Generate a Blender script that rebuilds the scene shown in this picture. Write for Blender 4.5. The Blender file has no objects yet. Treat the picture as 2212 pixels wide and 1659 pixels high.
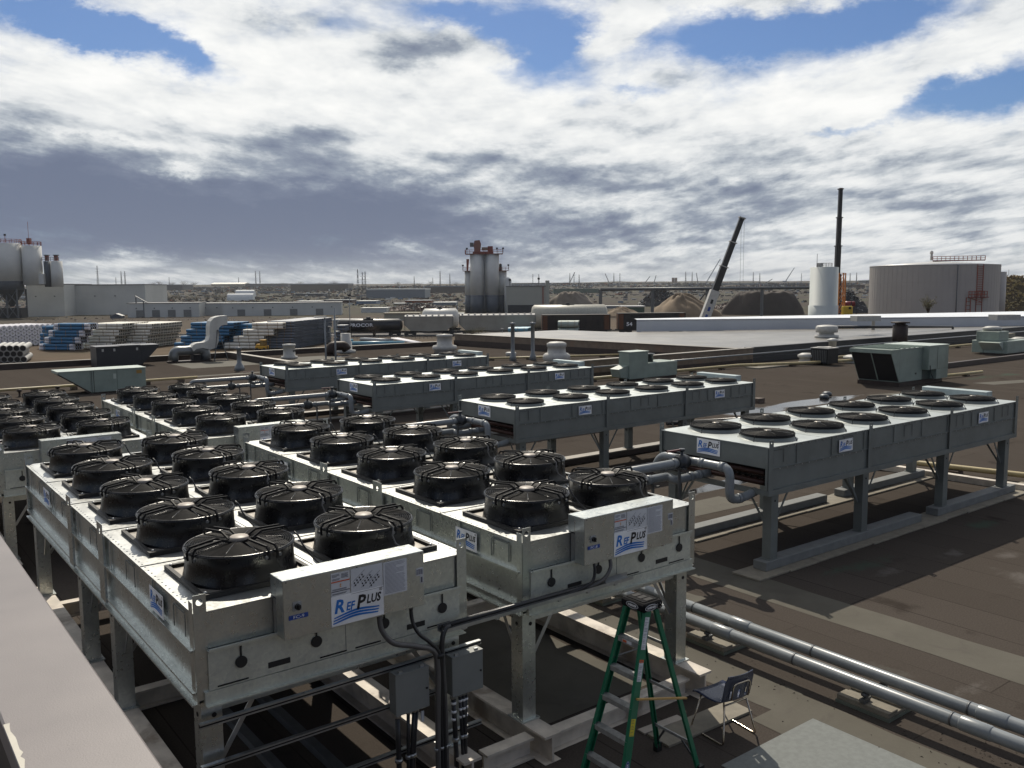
import bpy, math, random
from mathutils import Vector, Matrix
random.seed(7)
SC = bpy.context.scene
COL = SC.collection
R = math.radians
# ------------------------------------------------------------------ camera
YAW, PITCH, ROLL, FPX = 52.61, 6.3, 0.43, 1912.0
EYE = Vector((0, 0, 5.1))
_y, _p, _r = R(YAW), R(PITCH), R(ROLL)
FW = Vector((math.cos(_y)*math.cos(_p), math.sin(_y)*math.cos(_p), -math.sin(_p)))
_rt = Vector((math.sin(_y), -math.cos(_y), 0)); _up = _rt.cross(FW)
RT = _rt*math.cos(_r) - _up*math.sin(_r); UP = _up*math.cos(_r) + _rt*math.sin(_r)
cam = bpy.data.cameras.new('camera'); co = bpy.data.objects.new('camera', cam); COL.objects.link(co)
m3 = Matrix((RT, UP, -FW)).transposed(); co.matrix_world = Matrix.Translation(EYE) @ m3.to_4x4()
cam.sensor_fit = 'HORIZONTAL'; cam.sensor_width = 36.0; cam.lens = 36.0*FPX/2212.0
cam.clip_start = 0.05; cam.clip_end = 20000
SC.camera = co
# measuring helpers: a sight line of the photograph (2212 x 1659 grid) met with a level, or with a plane across y or x
def ray(px, py): return (FW*FPX + RT*(px-1106.0) - UP*(py-829.5)).normalized()
def at(px, py, z): d = ray(px, py); return EYE + d*((z-EYE.z)/d.z)
def at_y(px, py, y): d = ray(px, py); return EYE + d*(y/d.y)
def depth(p): return (Vector(p)-EYE).dot(FW)
def met(n, p): return n*depth(p)/FPX
def proj(q):
    v = Vector(q)-EYE; z = v.dot(FW); return 1106+FPX*v.dot(RT)/z, 829.5-FPX*v.dot(UP)/z
# ------------------------------------------------------------------ light
SUN_AZ, SUN_EL = 62.0, 48.0
SD = Vector((math.cos(R(SUN_AZ))*math.cos(R(SUN_EL)), math.sin(R(SUN_AZ))*math.cos(R(SUN_EL)), math.sin(R(SUN_EL))))
sl = bpy.data.lights.new('sun', 'SUN'); sl.energy = 4.2; sl.angle = R(0.53); sl.color = (1.0, 0.92, 0.79)
so = bpy.data.objects.new('sun', sl); COL.objects.link(so)
so.rotation_euler = SD.to_track_quat('Z', 'Y').to_euler()
SC.view_settings.view_transform = 'Standard'; SC.view_settings.look = 'None'
SC.view_settings.exposure = 0.0; SC.view_settings.gamma = 1.0
SC.cycles.max_bounces = 6; SC.cycles.diffuse_bounces = 3; SC.cycles.glossy_bounces = 3
SC.cycles.transmission_bounces = 2; SC.cycles.volume_bounces = 0
# ------------------------------------------------------------------ sky
W = bpy.data.worlds.new('World'); SC.world = W; W.use_nodes = True
NT = W.node_tree; NT.nodes.clear()
class G:                                     # tiny expression builder for shader nodes
    def __init__(s, nt): s.nt = nt
    def n(s, t, **k):
        x = s.nt.nodes.new(t)
        for a, b in k.items(): setattr(x, a, b)
        return x
    def put(s, sock, v):
        if hasattr(v, 'node'): s.nt.links.new(v, sock)
        else: sock.default_value = v
    def m(s, op, a, b=None, c=None, clamp=False):
        x = s.n('ShaderNodeMath', operation=op, use_clamp=clamp)
        for i, v in enumerate((a, b, c)):
            if v is not None: s.put(x.inputs[i], v)
        return x.outputs[0]
    def ss(s, v, a, b, o0=0.0, o1=1.0):
        x = s.n('ShaderNodeMapRange', interpolation_type='SMOOTHSTEP')
        for i, q in enumerate((v, a, b, o0, o1)): s.put(x.inputs[i], q)
        return x.outputs[0]
    def vm(s, op, a, b=None):
        x = s.n('ShaderNodeVectorMath', operation=op); s.put(x.inputs[0], a)
        if b is not None: s.put(x.inputs[1], b)
        return x.outputs['Value'] if op in ('DOT_PRODUCT', 'LENGTH') else x.outputs[0]
    def xyz(s, a, b, c):
        x = s.n('ShaderNodeCombineXYZ')
        for i, v in enumerate((a, b, c)): s.put(x.inputs[i], v)
        return x.outputs[0]
    def noise(s, vec, scale, detail=6, rough=.55, dist=0.0, out=0):
        x = s.n('ShaderNodeTexNoise'); s.put(x.inputs['Vector'], vec)
        x.inputs['Scale'].default_value = scale; x.inputs['Detail'].default_value = detail
        x.inputs['Roughness'].default_value = rough; x.inputs['Distortion'].default_value = dist
        return x.outputs[out]
    def mix(s, f, a, b, blend='MIX'):
        x = s.n('ShaderNodeMix', data_type='RGBA', blend_type=blend)
        s.put(x.inputs[0], f); s.put(x.inputs[6], a if hasattr(a, 'node') else (*a, 1)); s.put(x.inputs[7], b if hasattr(b, 'node') else (*b, 1))
        return x.outputs[2]
g = G(NT)
dirv = g.n('ShaderNodeTexCoord').outputs['Generated']
sky = g.n('ShaderNodeTexSky', sky_type='NISHITA'); sky.sun_disc = False
sky.sun_elevation = R(SUN_EL); sky.sun_rotation = R(90-SUN_AZ); sky.air_density = 1.0; sky.dust_density = 0.6; sky.ozone_density = 3.0
HF = (math.cos(_y), math.sin(_y), 0); HR = (math.sin(_y), -math.cos(_y), 0)
dF = g.vm('DOT_PRODUCT', dirv, HF); dR = g.vm('DOT_PRODUCT', dirv, HR); dZ = g.vm('DOT_PRODUCT', dirv, (0, 0, 1))
tF = g.m('MAXIMUM', dF, 0.06)
a0 = g.m('DIVIDE', dR, tF); e0 = g.m('DIVIDE', dZ, tF)
zc = g.m('ADD', g.m('MAXIMUM', dZ, 0.0), 0.085)
pl = g.xyz(g.m('DIVIDE', dR, zc), g.m('DIVIDE', dF, zc), 0.0)     # the cloud deck overhead, seen in perspective
ae = g.xyz(a0, g.m('MULTIPLY', e0, 1.7), 0.0)
lz = g.m('MULTIPLY', g.m('LOGARITHM', zc, math.e), -2.1)
az_ = g.m('DIVIDE', dR, g.m('ADD', zc, .05))
p2 = g.xyz(az_, lz, g.m('MULTIPLY', dF, .3)); p2u = g.xyz(az_, g.m('SUBTRACT', lz, .10), g.m('MULTIPLY', dF, .3))     # second sample a little nearer the sun
n_big = g.noise(pl, 0.55, 8, .58, .25)
n_mid = g.noise(p2, 1.15, 10, .58, .15); n_midu = g.noise(p2u, 1.15, 10, .58, .15)
n_ae = g.noise(ae, 5.5, 9, .60, .3)
n_fine = g.noise(ae, 19.0, 8, .62, .4)
n_hi = g.noise(p2, 3.3, 10, .60, .12); n_hiu = g.noise(p2u, 3.3, 10, .60, .12)
lit = g.m('ADD', g.m('MULTIPLY', g.m('SUBTRACT', n_mid, n_midu), 1.0), g.m('MULTIPLY', g.m('SUBTRACT', n_hi, n_hiu), .9))
wn = g.noise(ae, 5.0, 9, .66, 0.0, 1)
wv = g.vm('SUBTRACT', wn, (.5, .5, .5))
sx = g.n('ShaderNodeSeparateXYZ'); g.put(sx.inputs[0], wv)
wa = g.m('MULTIPLY_ADD', sx.outputs[0], 0.20, a0); we = g.m('MULTIPLY_ADD', sx.outputs[1], 0.10, e0)
def blob(px, py, rx, ry, rot=0.0, warp=1.0):
    d = ray(px, py); f = d.x*HF[0]+d.y*HF[1]; ca = (d.x*HR[0]+d.y*HR[1])/f; ce = d.z/f
    A = wa if warp else a0; E_ = we if warp else e0
    da = g.m('SUBTRACT', A, ca); de = g.m('SUBTRACT', E_, ce)
    c, s_ = math.cos(R(rot)), math.sin(R(rot))
    u = g.m('MULTIPLY', g.m('MULTIPLY_ADD', da, c, g.m('MULTIPLY', de, s_)), FPX/rx)
    v = g.m('MULTIPLY', g.m('MULTIPLY_ADD', de, c, g.m('MULTIPLY', da, -s_)), FPX/ry)
    q = g.m('ADD', g.m('MULTIPLY', u, u), g.m('MULTIPLY', v, v))
    return g.m('EXPONENT', g.m('MULTIPLY', q, -1.0))
def field(base, lst):
    x = base
    for w, *b in lst: x = g.m('MULTIPLY_ADD', blob(*b), w, x)
    return x
# gaps of blue
cov = field(g.m('MULTIPLY_ADD', n_hi, .75, g.m('MULTIPLY_ADD', n_fine, .45, g.m('MULTIPLY_ADD', n_mid, 0.75, g.m('MULTIPLY_ADD', n_ae, 0.55, -.50)))), [
    (-0.85, 250, 70, 220, 34, -22), (-0.6, 90, 22, 170, 34, -10), (-.3, 400, 112, 60, 22, -20),
    (-0.8, 1165, 85, 95, 85, 0), (-0.55, 985, 45, 90, 26, -12), (-0.9, 1640, 62, 230, 46, 6), (-.5, 1900, 30, 170, 40, 8),
    (-0.75, 2130, 195, 110, 48, 18), (-0.4, 2010, 235, 90, 30, 22), (-0.55, 1830, 272, 130, 14, 3), (-.3, 1640, 264, 60, 12, 0), (-.4, 1360, 190, 60, 16, 0),
    (0.55, 1330, 50, 110, 40, 35), (0.6, 900, 130, 190, 36, 0), (0.5, 1600, -40, 260, 40, 0), (.5, 2160, 70, 150, 40, 22),
    (0.5, 300, 330, 900, 150, 0, 0), (0.5, 1500, 420, 900, 160, 0, 0)])
cmask = g.ss(cov, 0.24, 0.92)
# how light the cloud is
br = g.m('MULTIPLY_ADD', n_big, 0.25, g.m('MULTIPLY_ADD', n_ae, 0.34, g.m('MULTIPLY_ADD', n_mid, 0.62, g.m('MULTIPLY', n_fine, 0.42))))
br = field(g.m('ADD', g.m('MULTIPLY', lit, 1.45), g.m('ADD', g.m('MULTIPLY', n_hi, .30), g.m('ADD', br, 0.14))), [
    (-1.25, 60, 430, 420, 118, -7), (-1.15, 520, 500, 380, 85, -5), (-.75, 850, 480, 300, 85, -4), (-.4, 640, 330, 130, 50, -5),
    (0.38, 300, 565, 300, 26, -2), (.40, 850, 545, 110, 26, 0), (0.2, 900, 590, 400, 14, 0), (.5, 395, 372, 42, 16, 0), (.25, 260, 310, 150, 8, -8), 
    (-0.62, 900, 130, 130, 30, 0), (-.35, 560, 20, 90, 26, 0), (.30, 1010, 140, 70, 40, 0),
    (-.42, 1240, 395, 130, 26, 0), (-.55, 1260, 490, 130, 34, 0), (-.3, 1060, 350, 150, 26, 0), (-.30, 1560, 470, 140, 40, 0), (-.32, 2030, 435, 110, 22, 0),
    (-.3, 1450, 165, 60, 16, 0), (-.24, 1350, 270, 60, 14, 0), (-.22, 1500, 560, 500, 40, 0), (-.25, 1560, 420, 160, 20, 0), (-.3, 2090, 490, 60, 14, 0), (-.2, 1900, 350, 240, 20, -4),
    (.30, 500, 180, 560, 90, -8), (.20, 1650, 200, 520, 90, 0), (-.16, 1750, 430, 620, 110, 0), (.14, 1900, 545, 360, 24, 0), (.2, 1440, 520, 100, 24, 0)])
ramp = g.n('ShaderNodeValToRGB'); g.put(ramp.inputs[0], g.m('MULTIPLY', br, 0.62))
cr = ramp.color_ramp; cr.elements[0].position = 0.0; cr.elements[0].color = (.148, .182, .270, 1)
cr.elements[1].position = 1.0; cr.elements[1].color = (1.0, 1.0, .98, 1)
for p_, c_ in ((.22, (.180, .216, .305)), (.40, (.30, .345, .42)), (.54, (.55, .59, .63)), (.68, (.80, .82, .83)), (.84, (.92, .93, .92))):
    e = cr.elements.new(p_); e.color = (*c_, 1)
blue = g.mix(1.0, sky.outputs[0], (.045, .056, .073), 'MULTIPLY')
front = g.mix(cmask, blue, ramp.outputs[0])
# pale air low over the horizon
hz = g.ss(e0, 0.0, 0.05, 0.35, 0.0)
front = g.mix(hz, front, (.36, .38, .41))
# the half of the sky behind the viewer: broken cloud over blue
bcl = g.ss(n_mid, .42, .62)
back = g.mix(bcl, blue, (.72, .72, .71))
up = g.ss(dF, -0.05, 0.28)
skyc = g.mix(up, back, front)
bg = g.n('ShaderNodeBackground'); g.put(bg.inputs[0], skyc); bg.inputs[1].default_value = 1.0
out = g.n('ShaderNodeOutputWorld'); NT.links.new(bg.outputs[0], out.inputs[0])
# ------------------------------------------------------------------ materials
MATS = {}
def mat(name, col, rough=.6, metal=0.0, var=.12, scale=3.0, bump=0.0, bscale=60.0, col2=None, spec=.5, spangle=False, stain=None):
    if name in MATS: return MATS[name]
    m = bpy.data.materials.new(name); m.use_nodes = True; nt = m.node_tree; q = G(nt)
    b = nt.nodes['Principled BSDF']; MATS[name] = m
    b.inputs['Roughness'].default_value = rough; b.inputs['Metallic'].default_value = metal
    b.inputs['Specular IOR Level'].default_value = spec
    pos = q.n('ShaderNodeTexCoord').outputs['Object']
    n1 = q.noise(pos, scale, 6, .6)
    c2 = col2 if col2 else tuple(min(1, c*(1+var)) for c in col)
    c1 = col if col2 else tuple(c*(1-var) for c in col)
    cc = q.mix(q.ss(n1, .32, .68), c1, c2)
    if stain:
        n2 = q.noise(pos, scale*.31, 5, .65, .4); cc = q.mix(q.ss(n2, .54, .70), cc, stain)
    if spangle:
        v = q.n('ShaderNodeTexVoronoi'); q.put(v.inputs['Vector'], pos); v.inputs['Scale'].default_value = 34.0
        val = q.vm('DOT_PRODUCT', v.outputs['Color'], (.33, .33, .33))
        cc = q.mix(q.m('MULTIPLY', val, .42), cc, (.28, .29, .29))
        q.put(b.inputs['Roughness'], q.m('MULTIPLY_ADD', val, .16, q.m('MULTIPLY_ADD', n1, .18, rough-.14)))
    else:
        q.put(b.inputs['Roughness'], q.m('MULTIPLY_ADD', n1, .2, rough-.1))
    q.put(b.inputs['Base Color'], cc)
    if bump:
        bn = q.n('ShaderNodeBump'); bn.inputs['Strength'].default_value = bump; bn.inputs['Distance'].default_value = .02
        q.put(bn.inputs['Height'], q.noise(pos, bscale, 4, .6)); nt.links.new(bn.outputs[0], b.inputs['Normal'])
    return m
GALV = mat('galvanised_sheet', (.62, .65, .62), .29, .88, .10, 1.6, spangle=True)
GALVL = mat('galvanised_ground_lit', (.64, .66, .58), .42, .55, .10, 2.0, spangle=True)  # paler copy of the sheet, with light thrown up by the roof in its colour
DECK = mat('galvanised_deck', (.47, .48, .47), .38, .9, .08, 2.5, spangle=True)
OLDG = mat('weathered_galvanised', (.165, .180, .172), .52, .3, .12, 1.6, stain=(.13, .142, .137))
OLDD = mat('weathered_deck', (.42, .45, .44), .44, .6, .07, 1.3)
BPL = mat('black_plastic', (.006, .006, .007), .28, 0, .2, 6, stain=(.017, .016, .015))
BPLM = mat('black_sheet', (.010, .010, .010), .5, 0, .25, 3, spec=.3)
GRD = mat('guard_black', (.009, .009, .010), .55, 0, .2, 5, spec=.14)
GASK = mat('black_gasket', (.012, .011, .010), .55)
PLATE = mat('grey_fan_plate', (.30, .28, .25), .40, .55, .15, 4)
BLK = mat('black_rubber', (.012, .012, .013), .5)
DARK = mat('dark_void', (.008, .007, .007), .8)
CAP = mat('beige_cap', (.36, .315, .265), .5)
WHITE = mat('white_plate', (.80, .80, .80), .4)
PAPER = mat('paper_sheet', (.58, .59, .61), .5, var=.05)
INK = mat('ink_grey', (.10, .10, .12), .6)
INKB = mat('logo_black', (.012, .010, .012), .5)
BLUE = mat('logo_blue', (.012, .15, .50), .45)
NAVY = mat('tag_blue', (.015, .055, .26), .4)
REDI = mat('warning_red', (.55, .10, .03), .5)
ORNG = mat('warning_orange', (.60, .25, .03), .5)
PVC = mat('grey_pipe', (.195, .212, .222), .33, 0, .08, 3)
PVCD = mat('dark_grey_valve', (.035, .040, .045), .4)
STEEL = mat('zinc_strut', (.42, .43, .43), .36, .85, .12, 6)
STEELD = mat('dull_steel', (.12, .125, .13), .5, .6, .15, 6)
EBOX = mat('grey_enclosure', (.205, .215, .205), .42, .1, .05, 3)
COND = mat('cable_black', (.022, .022, .023), .38)
FLEX = mat('flex_conduit', (.10, .095, .09), .42)
GREEN = mat('ladder_green', (.008, .13, .065), .38, 0, .10, 5)
ALU = mat('worn_aluminium', (.34, .34, .33), .45, .5, .2, 12)
YEL = mat('label_yellow', (.62, .52, .03), .5)
CHNAVY = mat('navy_plastic', (.016, .024, .058), .28)
CHROME = mat('chrome_tube', (.48, .42, .34), .22, 1.0)
BEAM = mat('cream_beam', (.56, .50, .42), .5, 0, .15, 4, stain=(.28, .23, .18))
TIMB = mat('weathered_timber', (.085, .062, .047), .8, 0, .25, 5, .3)
TIMBL = mat('pale_timber', (.30, .25, .18), .75, 0, .18, 6, .3)
CONC = mat('sleeper_grey', (.15, .155, .15), .7, 0, .12, 5, .15)
SLAB = mat('concrete_slab', (.20, .178, .138), .8, 0, .14, 6, .2)
PADG = mat('green_foam', (.13, .145, .115), .7)
MATT = mat('grey_mat', (.165, .175, .165), .85, 0, .10, 14, .35, 180)
COPE = mat('beige_coping', (.185, .163, .156), .42, 0, .08, 1.1, .08, 140, stain=(.20, .18, .17))
COPEW = mat('peeled_edge', (.5, .47, .40), .7)
RUSTB = mat('brown_flashing_and_shade', (.040, .026, .021), .55, .1, .2, 2)  # brown parapet flashing; also paints the shadow band on the brown fire wall
TANW = mat('tan_block', (.17, .13, .095), .8, 0, .16, 2.5, .3, stain=(.20, .135, .092))
CAPW = mat('pale_coping', (.22, .20, .17), .55, .2, .1, 3)
DKWALL = mat('dark_membrane_wall', (.030, .031, .034), .55, 0, .2, 1.5)
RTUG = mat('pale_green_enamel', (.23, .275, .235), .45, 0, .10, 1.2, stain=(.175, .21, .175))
RTUT = mat('pale_green_lit_top', (.44, .49, .43), .38, .1, .08, 1.5)  # the side enamel made lighter: daylight on the tops put into the colour
DBOX = mat('charcoal_enamel', (.020, .021, .025), .45)
WHT = mat('white_enamel', (.50, .49, .45), .5, 0, .08, 2)
WHTD = mat('dusty_white', (.40, .39, .36), .55, 0, .10, 3)
GRYM = mat('grey_metal', (.20, .21, .21), .42, .5, .1, 2)
CHIM = mat('rusty_brown', (.030, .018, .014), .6, .2, .3, 3)
YPIPE = mat('yellow_pipe', (.38, .31, .16), .5, 0, .12, 4)
CAPB = mat('cap_black', (.009, .009, .010), .75, spec=.08)
BPIPE = mat('black_pipe', (.02, .02, .022), .35)
BRASS = mat('dark_red_valve', (.09, .02, .02), .5)
# ------------------------------------------------------------------ mesh helpers
_fc = {}
def glyphs(s, bold=False):
    k = (s, bold)
    if k in _fc: return _fc[k]
    c = bpy.data.curves.new('t', 'FONT'); c.body = s; c.size = 1.0; c.resolution_u = 2
    if bold: c.offset = 0.030
    o = bpy.data.objects.new('t', c); COL.objects.link(o)
    dg = bpy.context.evaluated_depsgraph_get(); dg.update()
    me = bpy.data.meshes.new_from_object(o.evaluated_get(dg))
    r = ([v.co.copy() for v in me.vertices], [tuple(p.vertices) for p in me.polygons])
    bpy.data.objects.remove(o); bpy.data.curves.remove(c); bpy.data.meshes.remove(me)
    _fc[k] = r; return r
class MB:
    def __init__(s, *mats): s.v = []; s.f = []; s.mi = []; s.sm = []; s.mats = list(mats)
    def mid(s, m):
        if m is None: return 0
        if m not in s.mats: s.mats.append(m)
        return s.mats.index(m)
    def add(s, vs, fs, m=None, sm=False):
        b = len(s.v); s.v += [Vector(x) for x in vs]; i = s.mid(m)
        for f in fs: s.f.append(tuple(b+k for k in f)); s.mi.append(i); s.sm.append(sm)
        return s
    def box(s, x0, y0, z0, x1, y1, z1, m=None):
        return s.add([(x0,y0,z0),(x1,y0,z0),(x1,y1,z0),(x0,y1,z0),(x0,y0,z1),(x1,y0,z1),(x1,y1,z1),(x0,y1,z1)],
                     [(0,3,2,1),(4,5,6,7),(0,1,5,4),(1,2,6,5),(2,3,7,6),(3,0,4,7)], m)
    def cbox(s, x0, y0, z0, x1, y1, z1, c=.006, m=None):      # box with chamfered edges
        vs = []; idx = {}
        for i, x in enumerate((x0, x1)):
            for j, y in enumerate((y0, y1)):
                for k, z in enumerate((z0, z1)):
                    sx, sy, sz = (1-2*i)*c, (1-2*j)*c, (1-2*k)*c
                    for ax, p in enumerate(((x, y+sy, z+sz), (x+sx, y, z+sz), (x+sx, y+sy, z))):
                        idx[i,j,k,ax] = len(vs); vs.append(p)
        F = []
        for ax in range(3):
            o = [a for a in range(3) if a != ax]
            for t in (0, 1):
                q = []
                for u, w in ((0,0),(1,0),(1,1),(0,1)):
                    ijk = [0,0,0]; ijk[ax] = t; ijk[o[0]] = u; ijk[o[1]] = w; q.append(idx[(*ijk, ax)])
                F.append(tuple(q))
            for u in (0, 1):
                for w in (0, 1):
                    q = []
                    for t in (0, 1):
                        ijk = [0,0,0]; ijk[ax] = t; ijk[o[0]] = u; ijk[o[1]] = w
                        q.append((idx[(*ijk, o[0])], idx[(*ijk, o[1])]))
                    F.append((q[0][0], q[0][1], q[1][1], q[1][0]))
        for i in (0,1):
            for j in (0,1):
                for k in (0,1): F.append((idx[i,j,k,0], idx[i,j,k,1], idx[i,j,k,2]))
        return s.add(vs, F, m)
    def bar(s, p, q, w, h, m=None, up=(0,0,1)):
        p, q = Vector(p), Vector(q); d = (q-p).normalized(); u = Vector(up)
        if abs(d.dot(u)) > .98: u = Vector((1, 0, 0))
        a = d.cross(u).normalized(); u = a.cross(d)
        vs = [b + a*(sx*w/2) + u*(sz*h/2) for b in (p, q) for sx, sz in ((-1,-1),(1,-1),(1,1),(-1,1))]
        return s.add(vs, [(3,2,1,0),(4,5,6,7),(0,1,5,4),(1,2,6,5),(2,3,7,6),(3,0,4,7)], m)
    def tube(s, pts, r, n=8, m=None, caps=True):
        pts = [Vector(p) for p in pts]; L = len(pts); rs = r if isinstance(r, (list, tuple)) else [r]*L
        d0 = (pts[1]-pts[0]).normalized(); u = Vector((0,0,1)) if abs(d0.z) < .9 else Vector((1,0,0))
        a = d0.cross(u).normalized(); vs = []
        for i, p in enumerate(pts):
            if i == 0: d = d0; k = 1
            elif i == L-1: d = (pts[-1]-pts[-2]).normalized(); k = 1
            else:
                e, f = (pts[i]-pts[i-1]).normalized(), (pts[i+1]-pts[i]).normalized(); d = (e+f)
                d = d.normalized() if d.length > 1e-6 else f
            a = (a - d*a.dot(d)).normalized(); b = d.cross(a)
            for j in range(n):
                t = 2*math.pi*j/n; vs.append(p + (a*math.cos(t)+b*math.sin(t))*rs[i])
        fs = [(i*n+j, i*n+(j+1) % n, (i+1)*n+(j+1) % n, (i+1)*n+j) for i in range(L-1) for j in range(n)]
        s.add(vs, fs, m, True)
        if caps:
            b = len(s.v)-len(vs); i = s.mid(m)
            for f in (tuple(b+j for j in reversed(range(n))), tuple(b+(L-1)*n+j for j in range(n))):
                s.f.append(f); s.mi.append(i); s.sm.append(False)
        return s
    def bend(s, pts, r, rad, n=10, m=None, k=5, caps=True):     # pipe run with rounded elbows
        P_ = [Vector(p) for p in pts]; o = [P_[0]]
        for i in range(1, len(P_)-1):
            e = (P_[i-1]-P_[i]); f = (P_[i+1]-P_[i]); q = min(rad, e.length*.49, f.length*.49)
            A, B = P_[i]+e.normalized()*q, P_[i]+f.normalized()*q
            for j in range(k+1):
                t = j/k; o.append(A*(1-t)**2 + P_[i]*2*t*(1-t) + B*t*t)
        o.append(P_[-1]); return s.tube(o, r, n, m, caps)
    def lathe(s, prof, n=24, c=(0,0,0), m=None, sm=True, cap=True):
        c = Vector(c); vs = [c+Vector((r*math.cos(2*math.pi*j/n), r*math.sin(2*math.pi*j/n), z)) for r, z in prof for j in range(n)]
        L = len(prof)
        fs = [(i*n+j, i*n+(j+1) % n, (i+1)*n+(j+1) % n, (i+1)*n+j) for i in range(L-1) for j in range(n)]
        s.add(vs, fs, m, sm)
        if cap:
            b = len(s.v)-len(vs); i = s.mid(m)
            if prof[-1][0] > 1e-4: s.f.append(tuple(b+(L-1)*n+j for j in range(n))); s.mi.append(i); s.sm.append(False)
            if prof[0][0] > 1e-4: s.f.append(tuple(b+j for j in reversed(range(n)))); s.mi.append(i); s.sm.append(False)
        return s
    def prism(s, poly, d, m=None, sm=False):                    # polygon of 3D points pushed along d
        n = len(poly); d = Vector(d); vs = [Vector(p) for p in poly]+[Vector(p)+d for p in poly]
        return s.add(vs, [tuple(reversed(range(n))), tuple(range(n, 2*n))]+[(i, (i+1) % n, n+(i+1) % n, n+i) for i in range(n)], m, sm)
    def quad(s, a, b, c, d, m=None): return s.add([a, b, c, d], [(0, 1, 2, 3)], m)
    def holed(s, o, x, y, w, h, r, t, m=None, hx=None, hy=None, n=16):   # plate w x h with a round hole, thickness along x cross y
        o, x, y = Vector(o), Vector(x), Vector(y); z = x.cross(y)*t; hx = w/2 if hx is None else hx; hy = h/2 if hy is None else hy
        q = hy-w/2
        if q > .02:                                              # tall plate: plain shank below, holed square head
            s.prism([o, o+x*w, o+x*w+y*q, o+y*q], z, m); o = o+y*q; h -= q; hy = w/2
        inn, outr = [], []
        for j in range(n):
            a = 2*math.pi*j/n; c_, s_ = math.cos(a), math.sin(a)
            inn.append((hx+r*c_, hy+r*s_))
            k = min(((w-hx) if c_ > 0 else hx)/max(abs(c_), 1e-6), ((h-hy) if s_ > 0 else hy)/max(abs(s_), 1e-6))
            outr.append((hx+k*c_, hy+k*s_))
        for j, (cx, cy, ax, ay) in enumerate(((w, h, 1, 1), (0, h, -1, 1), (0, 0, -1, -1), (w, 0, 1, -1))):
            best = min(range(n), key=lambda q: (outr[q][0]-cx)**2+(outr[q][1]-cy)**2); outr[best] = (cx, cy)
        P_ = [o+x*a+y*b for a, b in inn]+[o+x*a+y*b for a, b in outr]; Q = [p+z for p in P_]
        fs = []
        for j in range(n):
            k = (j+1) % n
            fs += [(j, n+j, n+k, k), (2*n+j, 2*n+k, 3*n+k, 3*n+j), (j, k, 2*n+k, 2*n+j), (n+j, 3*n+j, 3*n+k, n+k)]
        return s.add(P_+Q, fs, m)
    def text(s, t, o, x, y, size, m=None, shear=0.0, sx=1.0, bold=False, center=False):
        vs, fs = glyphs(t, bold); o, x, y = Vector(o), Vector(x), Vector(y)
        w = max((v.x for v in vs), default=0)
        off = -w*sx*size/2 if center else 0
        return s.add([o+x*((v.x+shear*v.y)*size*sx+off)+y*(v.y*size) for v in vs], fs, m)
    def mesh(s, name):
        me = bpy.data.meshes.new(name); me.from_pydata([tuple(v) for v in s.v], [], s.f)
        for m in s.mats: me.materials.append(m)
        me.polygons.foreach_set('material_index', s.mi); me.polygons.foreach_set('use_smooth', s.sm)
        me.update(); return me
    def build(s, name, parent=None, loc=None):
        o = bpy.data.objects.new(name, s.mesh(name)); COL.objects.link(o)
        if parent: o.parent = parent
        if loc is not None: o.location = loc
        return o
def tag(o, label, cat, group=None):
    o['label'] = label; o['category'] = cat
    if group: o['group'] = group
    return o
def kind(o, k): o['kind'] = k; return o
def empty(name, loc, label, cat, group=None, rz=0.0):
    o = bpy.data.objects.new(name, None); o.empty_display_size = .2; COL.objects.link(o)
    o.location = loc; o.rotation_euler = (0, 0, rz); return tag(o, label, cat, group)
def clone(o, parent):
    c = o.copy(); COL.objects.link(c); c.parent = parent
    for ch in o.children: clone(ch, c)
    return c
def dup(root, loc, rz=0.0, label=None, group=None):
    r = root.copy(); COL.objects.link(r); r.location = loc; r.rotation_euler = (0, 0, rz)
    if label: r['label'] = label
    if group: r['group'] = group
    for ch in root.children: clone(ch, r)
    return r
def sh(name, parent, me, loc=(0,0,0)):                          # shared mesh as a part
    o = bpy.data.objects.new(name, me); COL.objects.link(o); o.parent = parent; o.location = loc; return o
ORD = ['first','second','third','fourth','fifth','sixth','seventh','eighth','ninth','tenth','eleventh','twelfth','thirteenth','fourteenth','fifteenth','sixteenth','seventeenth','eighteenth','nineteenth','twentieth']
X_, Y_, Z_ = Vector((1,0,0)), Vector((0,1,0)), Vector((0,0,1))
ROOF_FAR = -.27
def roof_z(y): return 0.0 if y < 12.5 else (ROOF_FAR if y > 17 else ROOF_FAR*(y-12.5)/4.5)
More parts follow.
